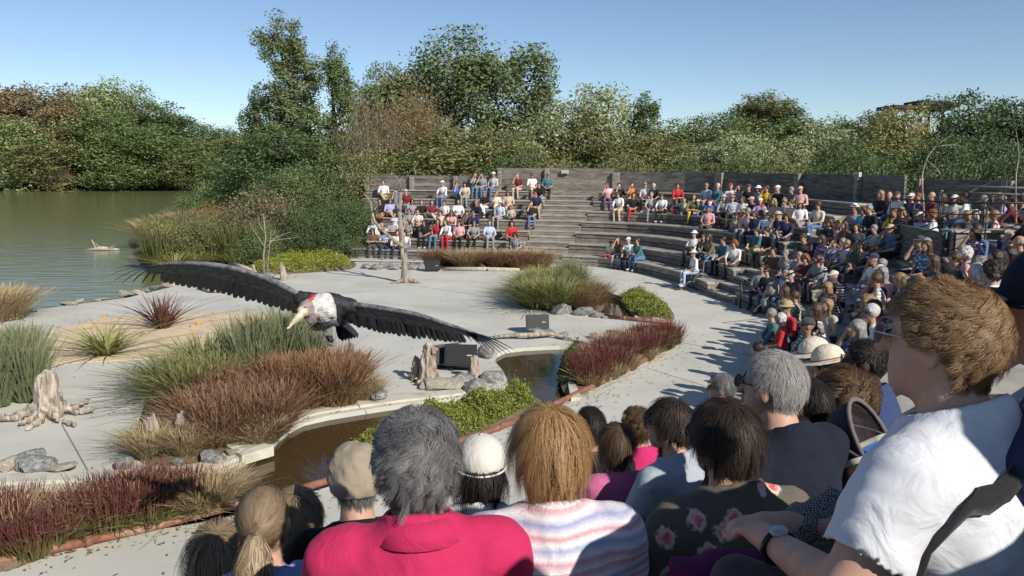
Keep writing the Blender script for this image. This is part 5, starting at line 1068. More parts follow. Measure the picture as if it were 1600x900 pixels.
def spot_for(px, py, blocks=(0, 1, 2, 3), ymin=9, rmax=8):
    best = None
    for bi in blocks:
        s0, s1 = BLOCKS[bi][1:]
        for r in range(min(nrows(bi), rmax + 1)):
            for s in np.arange(s0 + .2, s1 - .1, .06):
                p = fpt(s, r * DEPTH + .4)
                if p[1] < ymin: continue
                q = proj(p[0], p[1], (r + 1) * RISE + .74); e = abs(q[0] - px) * 1.0 + abs(q[1] - py) * 1.6
                if best is None or e < best[0]: best = (e, s, r, bi, p)
    return best
GRID = None
def build_grid():
    L = []
    for bi, (nm, s0, s1) in enumerate(BLOCKS):
        for r in range(nrows(bi)):
            for s in np.arange(s0 + .15 - (.27 * r if bi == 0 else 0), s1 - .1, .08):
                p = fpt(s, r * DEPTH + .4); z = (r + 1) * RISE
                if p[1] < 6.5: continue
                q = proj(p[0], p[1], z + .74); L.append((q[0], q[1], s, r, bi, p[0], p[1], z))
    return np.array(L)
GRID = build_grid(); TAKEN = []
def crowd(px, py, shirt, trou='charcoal', hr='brown', style='short', pose=None, pat=None, skin=None, hat=None, shades=None, kid=0, shorts=False, tank=False, blocks=None, h=.024, yaw=None, foot=None, extra=''):
    g = GRID; e = np.abs(g[:, 0] - px) + 1.5 * np.abs(g[:, 1] - py)
    if blocks is not None: e = e + 1e4 * ~np.isin(g[:, 4], blocks)
    e = e + 60 * ((g[:, 4] == 2) & (g[:, 3] > 5))
    for (tx, ty, tz) in TAKEN: e = e + 70 * ((np.hypot(g[:, 5] - tx, g[:, 6] - ty) < .40) & (np.abs(g[:, 7] - tz) < .2))
    k = int(np.argmin(e)); _, _, s, r, bi, x, y, z = g[k]; r = int(r); bi = int(bi); TAKEN.append((x, y, z))
    near = math.hypot(x, y) < 21; hh = .019 if near else h
    pose = pose or rq.choice(('lap', 'knees', 'cross', 'lap', 'bent', 'legs', 'knees', 'face')); girth = rq.choice((.94, 1.06)); me = body(pose, girth if not near else 1.0, shorts, tank, hh)
    sc = .74 if kid else rq.uniform(.96, 1.06); i = int(np.argmin(np.abs(FS - s))); nx, ny = -FN[i]; base = math.atan2(ny, nx) - math.pi / 2
    tgt = math.atan2(4.5 - y, -1.5 - x) - math.pi / 2; dl = (tgt - base + math.pi) % (2 * math.pi) - math.pi; rz = base + max(-.7, min(.7, dl)) * .6 + rq.uniform(-.42, .42) if yaw is None else yaw
    o = obj('person', me, None, (x, y, z + .012), (rq.uniform(-.06, .08), rq.uniform(-.09, .09), rz), (sc,) * 3); skin = skin if skin is not None else rq.choice((0, 0, 1, 1, 2))
    sm = fabric(CN[shirt], pat, (.7, .7, .68) if pat in ('stripe', 'floral') else (.45, .43, .4)); dress(o, skin, sm, fabric(CN[trou]), rq.choice((SHOE, SHOE, SHOEW)))
    hc = list(me['hc']); hz = rq.uniform(-.35, .35)
    if hat:
        kind, colr = hat; part(o, kind, hair('cap' if kind == 'cap' else 'hat'), fabric(CN[colr]), hc, (0, 0, hz * 0))
        if style in ('long', 'bob'): part(o, 'hair', hair(style), hairmat(hr), (hc[0], hc[1], hc[2] - .012), (0, 0, 0), .97)
    else: part(o, 'hair', hair(style), hairmat(hr), hc)
    if shades or (shades is None and rq.random() < .4): obj('sunglasses', GLS, o, (hc[0], hc[1] + .098, hc[2] + .014))
    hd = ('%s %s' % (hat[1], 'sun hat' if hat[0] == 'sun_hat' else 'cap')) if hat else '%s %s hair' % ({'short': 'short', 'long': 'long', 'bob': 'bobbed', 'bun': 'tied', 'curly': 'curly', 'bald': 'receding'}[style], hr)
    lab = '%s in %s%s top and %s %s, %s, %s tier, %s' % ('Child' if kid else 'Person', shirt, ' ' + {'stripe': 'striped', 'plaid': 'checked', 'floral': 'patterned'}[pat] if pat else '', trou, 'shorts' if shorts else 'trousers', hd, ORD[r], BLOCKS[bi][0].replace('block beside the gangway rail', 'gangway block'))
    PEOPLE.append((o, lab, shirt)); return o
C = crowd
# pond-end block
L0 = dict(blocks=(0,))
C(597, 314, 'black', 'orange', 'dark', 'bob', 'lap', **L0); C(591, 329, 'black', 'orange', kid=1, **L0); C(589, 347, 'pale blue', 'khaki', 'blond', 'long', 'bent', 'stripe', **L0); C(614, 350, 'grey', 'black', 'grey', hat=('cap', 'pink'), **L0); C(618, 334, 'pale blue', 'white', 'blond', kid=1, **L0); C(638, 331, 'grey', 'denim', **L0); C(653, 331, 'cream', 'black', 'dark', pose='knees', **L0); C(639, 350, 'black', 'navy', 'brown', 'short', 'face', 'plaid', **L0); C(666, 352, 'black', 'black', 'dark', 'long', 'lap', **L0); C(674, 315, 'maroon', 'beige', 'dark', 'long', 'legs', **L0); C(684, 350, 'red', 'denim', 'brown', 'long', **L0); C(695, 319, 'white', 'black', 'brown', 'bun', 'lap', **L0); C(694, 291, 'white', 'denim', hat=('sun_hat', 'cream'), pose='knees', **L0); C(715, 290, 'blue', 'black', shades=1, **L0); C(715, 317, 'white', 'navy', 'dark', 'bob', 'knees', **L0); C(702, 350, 'white', 'red', 'brown', 'bob', **L0); C(718, 353, 'pink', 'black', 'dark', 'short', 'lap', **L0)
C(740, 278, 'grey', 'denim', 'brown', 'long', 'face', **L0); C(751, 278, 'grey', 'denim', 'dark', 'short', 'face', **L0); C(770, 277, 'grey', 'denim', pat='stripe', hat=('cap', 'white'), **L0); C(758, 307, 'black', 'white', 'blond', shades=1, **L0); C(748, 319, 'black', 'black', 'blond', 'bun', 'bent', **L0); C(775, 305, 'cream', 'cream', 'blond', 'bob', 'face', **L0); C(795, 307, 'beige', 'beige', 'brown', 'bob', 'lap', shades=1, **L0); C(740, 353, 'grey', 'black', 'dark', 'long', 'knees', **L0); C(765, 352, 'pale blue', 'grey', 'brown', 'short', 'knees', **L0); C(810, 280, 'maroon', 'beige', 'blond', 'short', 'face', **L0); C(831, 279, 'white', 'cream', 'brown', 'short', 'lap', shorts=True, **L0); C(828, 312, 'black', 'denim', 'brown', 'short', 'face', kid=0, **L0); C(843, 311, 'navy', 'khaki', 'dark', 'short', 'knees', **L0); C(690, 334, 'cream', 'charcoal', 'brown', **L0); C(707, 332, 'pink', 'denim', 'dark', 'long', **L0); C(727, 336, 'brown', 'black', 'dark', **L0)
M0 = dict(blocks=(1,))
C(867, 280, 'teal', 'black', 'grey', 'short', 'lap', blocks=(0, 1)); C(884, 284, 'black', 'grey', 'dark', 'short', 'knees', hat=('cap', 'charcoal'), blocks=(0, 1))
for a in ((952, 290, 'pink', 'purple', 'brown', 'short', 'face', 'floral'), (970, 287, 'black', 'charcoal', 'dark', 'short', 'face'), (987, 288, 'orange', 'beige', 'dark', 'bob', 'face'), (969, 300, 'white', 'beige', 'brown', 'short', 'knees', 'stripe'), (985, 308, 'black', 'red', 'dark', 'long', 'lap'), (1011, 291, 'white', 'black', 'blond', 'bun', 'lap'), (1024, 290, 'black', 'black', 'white', 'short', 'knees'), (1020, 305, 'grey', 'grey', 'grey', 'short', 'knees', 'plaid'), (1036, 304, 'white', 'black', 'brown', 'short', 'knees', 'floral'), (1057, 293, 'red', 'charcoal', 'dark', 'short', 'bent'), (1084, 312, 'olive', 'yellow', 'brown', 'bob', 'bent'), (1105, 290, 'pale blue', 'grey', 'grey', 'bald', 'lap'), (1120, 292, 'teal', 'white', 'white', 'short', 'lap'), (1157, 300, 'grey', 'denim', 'dark', 'long', 'face'), (1213, 295, 'olive', 'charcoal', 'grey', 'bald', 'knees'), (1242, 296, 'teal', 'denim', 'grey', 'short', 'knees'), (1161, 313, 'white', 'grey', 'brown', 'bob', 'lap'), (1218, 321, 'beige', 'grey', 'blond', 'long', 'bent'), (1225, 320, 'lilac', 'denim', 'blond', 'short', 'lap'), (1241, 320, 'orange', 'khaki', 'brown', 'short', 'knees', 'stripe'), (1161, 332, 'cream', 'beige', 'blond', 'short', 'face'), (1168, 334, 'pink', 'grey', 'grey', 'short', 'lap', 'plaid'), (1177, 332, 'navy', 'navy', 'brown', 'bob', 'lap'), (1200, 332, 'blue', 'denim', 'white', 'short', 'lap', 'stripe'), (1187, 352, 'teal', 'khaki', 'brown', 'short', 'knees'), (1203, 352, 'black', 'black', 'dark', 'short', 'lap'), (1211, 353, 'white', 'white', 'dark', 'short', 'knees'), (1106, 368, 'charcoal', 'black', 'dark', 'long', 'bent'), (1113, 370, 'olive', 'denim', 'brown', 'long', 'bent'), (1136, 393, 'teal', 'black', 'dark', 'short', 'knees'), (1151, 391, 'white', 'charcoal', 'red', 'curly', 'knees'), (968, 386, 'brown', 'grey', 'brown', 'long', 'face'), (1002, 393, 'teal', 'denim', 'brown', 'short', 'bent')): C(*a, blocks=(1, 2))
for a, k in (((1059, 315, 'charcoal', 'red'), dict(kid=1)), ((1070, 314, 'cream', 'grey'), dict(kid=1, hat=('cap', 'grey'))), ((1096, 316, 'green', 'denim'), dict(kid=1, hat=('cap', 'white'))), ((1106, 312, 'blue', 'denim'), dict(kid=1, hat=('cap', 'red'))), ((1133, 311, 'grey', 'charcoal', 'grey', 'short', 'bent'), dict(hat=('sun_hat', 'beige'))), ((1147, 293, 'white', 'charcoal'), dict(hat=('cap', 'red'))), ((1167, 298, 'black', 'charcoal'), dict(hat=('cap', 'charcoal'))), ((1184, 296, 'grey', 'navy', 'brown', 'bob'), dict(hat=('sun_hat', 'white'))), ((1194, 294, 'yellow', 'charcoal'), dict(shades=1)), ((1203, 297, 'black', 'charcoal'), dict(hat=('cap', 'white'))), ((1231, 298, 'pink', 'charcoal'), dict(hat=('cap', 'beige'), shades=1)), ((1177, 314, 'black', 'charcoal'), dict(hat=('cap', 'beige'))), ((1186, 320, 'lilac', 'navy'), dict(hat=('cap', 'white'))), ((1194, 321, 'brown', 'navy'), dict(hat=('cap', 'red'), kid=1)), ((1201, 320, 'charcoal', 'green'), dict(hat=('cap', 'white'), kid=1)), ((1210, 318, 'navy', 'grey'), dict(hat=('sun_hat', 'beige'))), ((1151, 334, 'pink', 'denim'), dict(kid=1)), ((986, 392, 'white', 'navy'), dict(hat=('cap', 'white'))), ((1085, 360, 'white', 'charcoal'), dict(hat=('sun_hat', 'white'))), ((1096, 373, 'white', 'denim', 'blond'), dict(kid=1)), ((978, 398, 'white', 'red', 'dark'), dict(kid=1))): C(*a, blocks=(1, 2), **k)
# gangway block
for a in ((1264, 300, 'black', 'charcoal', 'brown', 'long', 'lap'), (1279, 299, 'grey', 'turquoise', 'dark', 'short', 'lap'), (1296, 302, 'black', 'black', 'blond', 'long', 'lap'), (1305, 301, 'charcoal', 'black', 'white', 'bob', 'cross'), (1350, 304, 'turquoise', 'black', 'red', 'curly', 'cross'), (1364, 305, 'black', 'denim', 'grey', 'bald', 'back'), (1307, 321, 'brown', 'brown', 'brown', 'long', 'lap'), (1287, 335, 'purple', 'cream', 'brown', 'long', 'lap', 'floral'), (1263, 337, 'charcoal', 'khaki', 'brown', 'short', 'knees'), (1300, 366, 'lilac', 'charcoal', 'dark', 'short', 'face'), (1322, 365, 'pale blue', 'charcoal', 'grey', 'short', 'knees'), (1387, 349, 'charcoal', 'black', 'brown', 'short', 'lap'), (1376, 371, 'grey', 'charcoal', 'grey', 'short', 'cross', 'plaid'), (1385, 374, 'charcoal', 'charcoal', 'dark', 'bob', 'lap'), (1395, 378, 'yellow', 'grey', 'red', 'short', 'cross'), (1269, 390, 'maroon', 'denim', 'red', 'curly', 'bent'), (1287, 389, 'brown', 'beige', 'grey', 'bald', 'cross', 'stripe'), (1325, 395, 'charcoal', 'black', 'dark', 'bob', 'lap'), (1190, 403, 'grey', 'navy', 'brown', 'short', 'lap'), (1203, 407, 'black', 'denim', 'dark', 'short', 'lap'), (1213, 407, 'brown', 'grey', 'dark', 'bun', 'bent'), (1258, 420, 'black', 'charcoal', 'white', 'short', 'lap'), (1267, 417, 'grey', 'grey', 'grey', 'short', 'lap'), (1274, 428, 'pale blue', 'denim', 'grey', 'short', 'lap'), (1288, 435, 'grey', 'charcoal', 'brown', 'short', 'bent'), (1302, 432, 'charcoal', 'black', 'grey', 'short', 'lap', 'plaid'), (1340, 404, 'pale blue', 'navy', 'grey', 'short', 'face'), (1331, 404, 'cream', 'black', 'blond', 'short', 'face'), (1354, 404, 'black', 'black', 'grey', 'short', 'lap'), (1405, 386, 'charcoal', 'black', 'blond', 'bob', 'lap'), (1437, 306, 'purple', 'charcoal', 'red', 'short', 'lap'), (1457, 304, 'maroon', 'charcoal', 'brown', 'bald', 'cross'), (1471, 309, 'beige', 'charcoal', 'brown', 'long', 'lap'), (1310, 345, 'pink', 'charcoal', 'blond', 'long', 'lap'), (1238, 345, 'charcoal', 'denim', 'dark', 'short', 'lap'), (1250, 318, 'black', 'charcoal', 'brown', 'bob', 'lap')): C(*a, blocks=(2,))
for a, k in (((1320, 300, 'white', 'black'), dict(hat=('cap', 'charcoal'))), ((1262, 316, 'black', 'black'), dict(hat=('sun_hat', 'white'))), ((1271, 348, 'navy', 'khaki'), dict(hat=('cap', 'red'), kid=1)), ((1375, 349, 'black', 'black'), dict(hat=('sun_hat', 'khaki'))), ((1425, 349, 'pale blue', 'charcoal', 'grey'), dict(hat=('cap', 'white'))), ((1423, 306, 'charcoal', 'denim', 'blond', 'short', 'back'), dict(hat=('cap', 'white'))), ((1414, 381, 'denim', 'black'), dict(hat=('sun_hat', 'beige')))): C(*a, blocks=(2,), **k)
# platform rows and the near block
def free_person(px, py, d, shirt, trou='charcoal', hr='brown', style='short', pose='lap', pat=None, skin=1, hat=None, shades=0, kid=0, yaw=.9, tank=False, h=.019, label=''):
    me = body(pose, 1.0, False, tank, h); hc = list(me['hc']); sc = .74 if kid else 1.0; p = at(px, py, d); Rz = Matrix.Rotation(yaw, 3, 'Z'); o_ = p - Rz @ Vector(hc) * sc
    o = obj('person', me, None, tuple(o_), (0, 0, yaw), (sc,) * 3); dress(o, skin, fabric(CN[shirt], pat, (.7, .7, .68)), fabric(CN[trou]), SHOE)
    if hat: part(o, hat[0], hair('cap' if hat[0] == 'cap' else 'hat'), fabric(CN[hat[1]]), hc)
    if not hat or style in ('long', 'bob'): part(o, 'hair', hair(style), hairmat(hr), (hc[0], hc[1], hc[2] - (.012 if hat else 0)), (0, 0, 0), .97 if hat else 1)
    if shades: obj('sunglasses', GLS, o, (hc[0], hc[1] + .098, hc[2] + .014))
    PEOPLE.append((o, label, None)); bench(o_, yaw); return o
BENCHES = []
def bench(p, yaw): BENCHES.append((p.x, p.y, p.z, yaw))
for a, k in (((1508, 307, 20.5, 'white', 'denim', 'brown'), dict(shades=1, label='Person in white tee and sunglasses seated behind the platform railing')), ((1536, 312, 21, 'charcoal', 'black', 'grey'), dict(shades=1, label='Person in charcoal with grey hair behind the platform railing')), ((1547, 313, 21.5, 'black', 'black', 'dark', 'bob'), dict(label='Person in black with dark bob behind the platform railing')), ((1562, 308, 22, 'grey', 'black'), dict(hat=('cap', 'beige'), label='Person in beige cap at the back of the platform')), ((1566, 313, 21, 'lilac', 'black', 'grey'), dict(shades=1, label='Person in lilac with sunglasses behind the platform railing')), ((1579, 312, 20, 'maroon', 'charcoal', 'dark', 'short', 'bent'), dict(label='Person in maroon jumper bending forward behind the railing')), ((1597, 313, 20, 'white', 'charcoal', 'brown'), dict(label='Person in white at the end of the platform row')),
             ((1456, 335, 20.6, 'white', 'charcoal', 'red', 'curly', 'face'), dict(label='Person in white with red curls at the railing corner')), ((1510, 336, 19.6, 'charcoal', 'black', 'blond', 'bob'), dict(label='Blond person in charcoal just behind the rail bars')), ((1524, 335, 19.7, 'black', 'black', 'white', 'bob'), dict(label='White-haired person just behind the rail bars')), ((1538, 336, 19.6, 'teal', 'black', 'blond', 'short'), dict(label='Blond person in teal just behind the rail bars')), ((1553, 336, 19.5, 'red', 'black', 'blond', 'short', 'lap', 'plaid'), dict(label='Person in red tartan just behind the rail bars')),
             ((1577, 371, 15, 'pale blue', 'denim', 'grey', 'bald', 'lap'), dict(label='Balding person in pale blue shirt against the plank platform face', yaw=.75)), ((1592, 378, 14.2, 'black', 'charcoal', 'grey', 'bald', 'lap'), dict(label='Bald person in black beside the pale blue shirt', yaw=.75)), ((1607, 398, 13.5, 'pale blue', 'charcoal', 'dark'), dict(label='Person in pale blue at the edge beside the bald one in black')), ((1492, 404, 13.5, 'charcoal', 'black', 'brown', 'short', 'bent'), dict(label='Person in charcoal leaning forward below the platform face', yaw=1.2)), ((1507, 396, 14.3, 'pink', 'charcoal', 'white', 'curly'), dict(label='White-haired person in pink below the platform face', yaw=1.1)), ((1524, 424, 11.5, 'grey', 'black', 'white', 'bob'), dict(label='White bobbed person below the sunlit planks', yaw=.9)), ((1530, 413, 13, 'grey', 'black', 'grey', 'curly'), dict(label='Grey curly-haired person below the sunlit planks', yaw=.9)), ((1549, 424, 9.5, 'white', 'magenta', 'dark', 'curly'), dict(label='Dark curly-haired person in white shirt behind the big fair head', yaw=.7)),
             ((1405, 437, 13.5, 'lilac', 'black', 'blond', 'short'), dict(kid=0, label='Blond person in lilac beside the dark gangway wall', yaw=1.0)), ((1414, 443, 13, 'grey', 'black', 'blond', 'bob'), dict(label='Fair bobbed person in grey beside the dark gangway wall', yaw=1.0)), ((1424, 446, 12.5, 'pink', 'black', 'brown', 'short'), dict(label='Brown-haired person in pink beside the dark gangway wall', yaw=1.0)), ((1436, 443, 12.4, 'beige', 'black', 'blond', 'short'), dict(label='Fair person in beige behind the big fair head', yaw=1.0))): free_person(*a, **k)
NBK = (((1243, 499, 'red', 'charcoal', 'white', 'bob'), dict()), ((1268, 489, 'white', 'beige', 'brown', 'long'), dict(shades=1)), ((1270, 476, 'beige', 'charcoal', 'blond', 'long'), dict()), ((1249, 522, 'blue', 'green', 'red', 'short'), dict(kid=1)), ((1284, 523, 'green', 'charcoal', 'grey', 'short'), dict(hat=('cap', 'charcoal'), shades=1)), ((1329, 508, 'purple', 'charcoal', 'dark', 'bob', None, 'floral'), dict(shades=1)), ((1347, 492, 'white', 'navy', 'white', 'short'), dict()), ((1361, 467, 'magenta', 'purple', 'red', 'bun'), dict(kid=1)), ((1338, 466, 'pink', 'charcoal'), dict(kid=1, hat=('cap', 'magenta'))), ((1340, 478, 'cream', 'charcoal', 'blond', 'curly'), dict()), ((1281, 545, 'charcoal', 'black', 'dark', 'bob'), dict()), ((1214, 546, 'charcoal', 'black', 'dark', 'short'), dict()), ((1233, 550, 'pink', 'denim', 'brown', 'long'), dict(kid=1, )), ((1350, 478, 'grey', 'charcoal', 'brown', 'curly'), dict()))
for a, k in NBK: C(*a, blocks=(3,), **k)
# the rest of the packed rows
TOPS = ('white', 'black', 'grey', 'navy', 'pale blue', 'charcoal', 'beige', 'brown', 'maroon', 'olive', 'cream', 'lilac', 'pink', 'red', 'teal', 'purple', 'denim'); g_ = GRID
for bi, rows, prob, ylo, yhi in ((0, range(0, 6), .3, 0, 99), (2, range(0, 6), .5, 0, 99), (1, range(3, 6), .45, 0, 99), (3, range(0, 4), .52, 9.5, 22), (3, range(4, 8), .3, 9.5, 20)):
    for r_ in rows:
        sel = g_[(g_[:, 4] == bi) & (g_[:, 3] == r_)]; last = -9
        for q_ in sel:
            if q_[2] - last < .52 or not (ylo < q_[6] < yhi) or (bi == 1 and q_[0] < 1105) or (bi == 3 and q_[0] < 1215) or (bi == 0 and (q_[0] > 815 or q_[0] < 582)) or any(math.hypot(q_[5] - t_[0], q_[6] - t_[1]) < .42 and abs(q_[7] - t_[2]) < .2 for t_ in TAKEN): continue
            last = q_[2]
            if rq.random() > prob: continue
            hat_ = (rq.choice(('cap', 'sun_hat')), rq.choice(('cream', 'beige', 'charcoal', 'navy', 'khaki'))) if rq.random() < .25 else None
            C(q_[0], q_[1], rq.choice(TOPS), rq.choice(('denim', 'charcoal', 'black', 'grey', 'navy', 'khaki')), rq.choice(('brown', 'dark', 'blond', 'grey', 'dark', 'brown', 'brown')), rq.choice(('short', 'short', 'long', 'bob', 'curly', 'bun')), None, rq.choice((None, None, None, 'stripe', 'plaid', 'floral')), hat=hat_, kid=rq.random() < .12, blocks=(bi,))
# wheelchair user
x, y = G(1085, 452); o = obj('person', body('lap', 1.0, False, False, .018), None, (x, y, .5), (0, 0, R(100)), (.95,) * 3); dress(o, 1, fabric(CN['white']), fabric(CN['pale blue']), SHOEW); part(o, 'sun_hat', hair('hat'), fabric(CN['cream']), list(body('lap', 1.0, False, False, .018)['hc']))
PEOPLE.append((o, 'Person in white with a cream sun hat seated in the wheelchair', None))
# backpacks on the tiers
def backpack(s, r, label, c='black'):
    p = fpt(s, r * DEPTH + .42); f = Field((-.2, -.16, 0), (.2, .16, .5), .02); f.cap((0, 0, .14), (0, -.02, .32), .14, .12, 0, .05, (1, 1.3, 1)); f.ell((0, .1, .15), (.11, .06, .1), 0, .03); f.cap((-.04, 0, .44), (.04, 0, .44), .015, .015, 0, .03)
    tag(obj('backpack', f.mesh('backpack', [fabric(CN[c])]), None, (p[0], p[1], (r + 1) * RISE), (0, 0, 2.6)), label, 'bag')
backpack(S_A + 1.4, 5, 'Black backpack beside the black-shirted pair at the stair head'); backpack(S_L + .2, 1, 'Black bag at the bush end of the second tier'); backpack(S_L - .2, 3, 'Dark bag at the bush end of the fourth tier', 'charcoal'); backpack(S_A - 2.3, 3, 'Dark green backpack beside the navy-shirted person', 'green')
seen = {}
for o, lab, sh in PEOPLE: seen.setdefault(lab, []).append((o, sh))
for lab, L in seen.items():
    for o, sh in L: tag(o, lab, 'person', 'seated spectators')
# ---------------------------------------------------------------- the spectators just in front, seen from behind
def strands(n, style, length, seed, col, rad=(.082, .1, .1), width=.0022, curl=0., whorl=(0, -.03, .1), face=.35, low=-.07, seg=7, part_=0., spread=1.0, ztop=9., pull=False):
    """hair as combed locks growing from the scalp; one mesh"""
    rg = np.random.default_rng(seed); N = n * 3; seg = 7 if curl > .4 else seg
    d = rg.normal(size=(N, 3)); d /= np.linalg.norm(d, axis=1)[:, None]
    ok = (d[:, 2] * rad[2] > low + .055 * np.clip(d[:, 1], -1, 1) * (1 if True else 0)) & ~((d[:, 1] > face) & (d[:, 2] < .55)) & ~((np.abs(d[:, 0]) > .72) & (d[:, 2] < .06) & (d[:, 1] > -.3))
    ok &= d[:, 2] * rad[2] < ztop
    d = d[ok][:n]; n = len(d); R_ = np.array(rad); p = d * R_; wh = np.array(whorl); P = [p.copy()]; lens = length * rg.uniform(.65, 1.15, n); step = lens / seg
    ng = min(n, max(60, n // (38 if curl > .4 else 20))); gi = rg.choice(n, ng, replace=False); lock = np.argmin(((p[:, None, :] - p[None, gi, :]) ** 2).sum(2) + rg.uniform(0, .0002, (n, ng)), 1)
    fly = rg.uniform(0, 1, n) < .04
    lk = rg.normal(size=(ng, 3)); lkp = rg.uniform(0, 6.28, ng)
    for i in range(seg):
        nr = p / R_ ** 2; nr /= np.linalg.norm(nr, axis=1)[:, None]; away = p - wh; t = away - nr * (away * nr).sum(1)[:, None]; t /= np.linalg.norm(t, axis=1)[:, None] + 1e-6
        if pull: t = -t * 2.6
        grav = np.array([0, 0, -1.0]) * (.25 + .9 * i / seg); dirv = t * (1.0 if i < seg * .7 else .5) + grav + nr * (.42 - .42 * i / seg) * spread + lk[lock] * (.24 if curl > .4 else .16) + rg.normal(size=(n, 3)) * np.where(fly, .45, .06)[:, None]
        dirv /= np.linalg.norm(dirv, axis=1)[:, None]; p = p + dirv * step[:, None]
        q = np.sqrt(((p / R_) ** 2).sum(1)); lim = 1.02 + .10 * spread * min(1, i / 3) * rg.uniform(.4, 1, n); neck = p[:, 2] < -.075; p = np.where(((q < lim) & ~neck)[:, None], p * (lim / q)[:, None], p)
        p = np.where((neck & (np.hypot(p[:, 0], p[:, 1] + .01) < .065))[:, None], p * np.array([1.06, 1.06, 1]), p); P.append(p.copy())
    P = np.stack(P, 1); u = np.linspace(0, 1, seg + 1)[None, :, None]; cl = (.72 if curl > .4 else .28) * u * rg.uniform(.3, 1.2, (n, 1, 1)); P = P * (1 - cl) + (P[gi][lock] + (P - P[gi][lock]) * .25) * cl
    if curl:
        nr = P / R_ ** 2; nr /= np.linalg.norm(nr, axis=2)[..., None]; tg = np.gradient(P, axis=1); tg /= np.linalg.norm(tg, axis=2)[..., None] + 1e-9; sd = np.cross(nr, tg)
        ph = (lkp[lock] + rg.normal(size=n) * .4)[:, None, None] + u * (8.5 if curl > .4 else 4.5); P = P + curl * .023 * np.minimum(1, u * 2.2) * (sd * np.cos(ph) + nr * (.45 + .55 * np.sin(ph)))
    nrm = P / R_ ** 2; nrm /= np.linalg.norm(nrm, axis=2)[..., None]; tg = np.gradient(P, axis=1); sd = np.cross(nrm, tg); sd /= np.linalg.norm(sd, axis=2)[..., None] + 1e-9
    w = width * np.linspace(1.1, .35, seg + 1)[None, :, None]; V = np.stack([P - sd * w, P + sd * w], 2).reshape(-1, 3); m = seg + 1
    b = (np.arange(n) * m * 2)[:, None] + (np.arange(seg) * 2)[None, :]; F = np.stack([b, b + 1, b + 3, b + 2], -1).reshape(-1, 4)
    lr = rg.uniform(0, 1, ng)[lock]; r = np.clip(.12 + .72 * (.5 * lr + .5 * rg.uniform(0, 1, n)), 0, 1); T_ = np.tile(np.repeat(np.linspace(0, 1, m), 2), n)
    return mesh_np('hair', V, F, True, {'r': np.repeat(r, m * 2), 't': T_}, [col])
def hmat(nm, a, b, c): return attr_mat('strand_' + nm, [(0, a), (.55, b), (1, c)], None, rough=.62, trans=.2, attr='r', spec=.5)
HS = {'salt': hmat('salt', (.055, .053, .052), (.21, .205, .20), (.48, .47, .46)), 'straw': hmat('straw', (.22, .115, .04), (.43, .255, .11), (.68, .46, .25)), 'dkbrown': hmat('dkbrown', (.012, .008, .006), (.035, .022, .015), (.12, .08, .055)), 'grey': hmat('grey', (.25, .235, .22), (.42, .40, .38), (.62, .60, .57)), 'fair': hmat('fair', (.13, .075, .032), (.29, .175, .085), (.48, .33, .17)), 'ash': hmat('ash', (.14, .095, .055), (.30, .215, .13), (.52, .40, .25)), 'black': hmat('black', (.008, .006, .006), (.02, .014, .011), (.06, .045, .035)), 'brown': hmat('brown', (.045, .025, .014), (.11, .065, .035), (.22, .14, .08)), 'curlybrown': hmat('curlybrown', (.04, .022, .012), (.12, .065, .03), (.26, .16, .07))}
def under(col): return noise_mat('scalp_' + col, {'salt': (.10, .10, .10), 'straw': (.26, .14, .055), 'dkbrown': (.018, .012, .009), 'grey': (.27, .25, .235), 'fair': (.17, .10, .045), 'ash': (.18, .125, .07), 'black': (.01, .008, .007), 'brown': (.06, .035, .02), 'curlybrown': (.06, .034, .018)}[col], None, 60, .7, .6, 90, dist=.006)
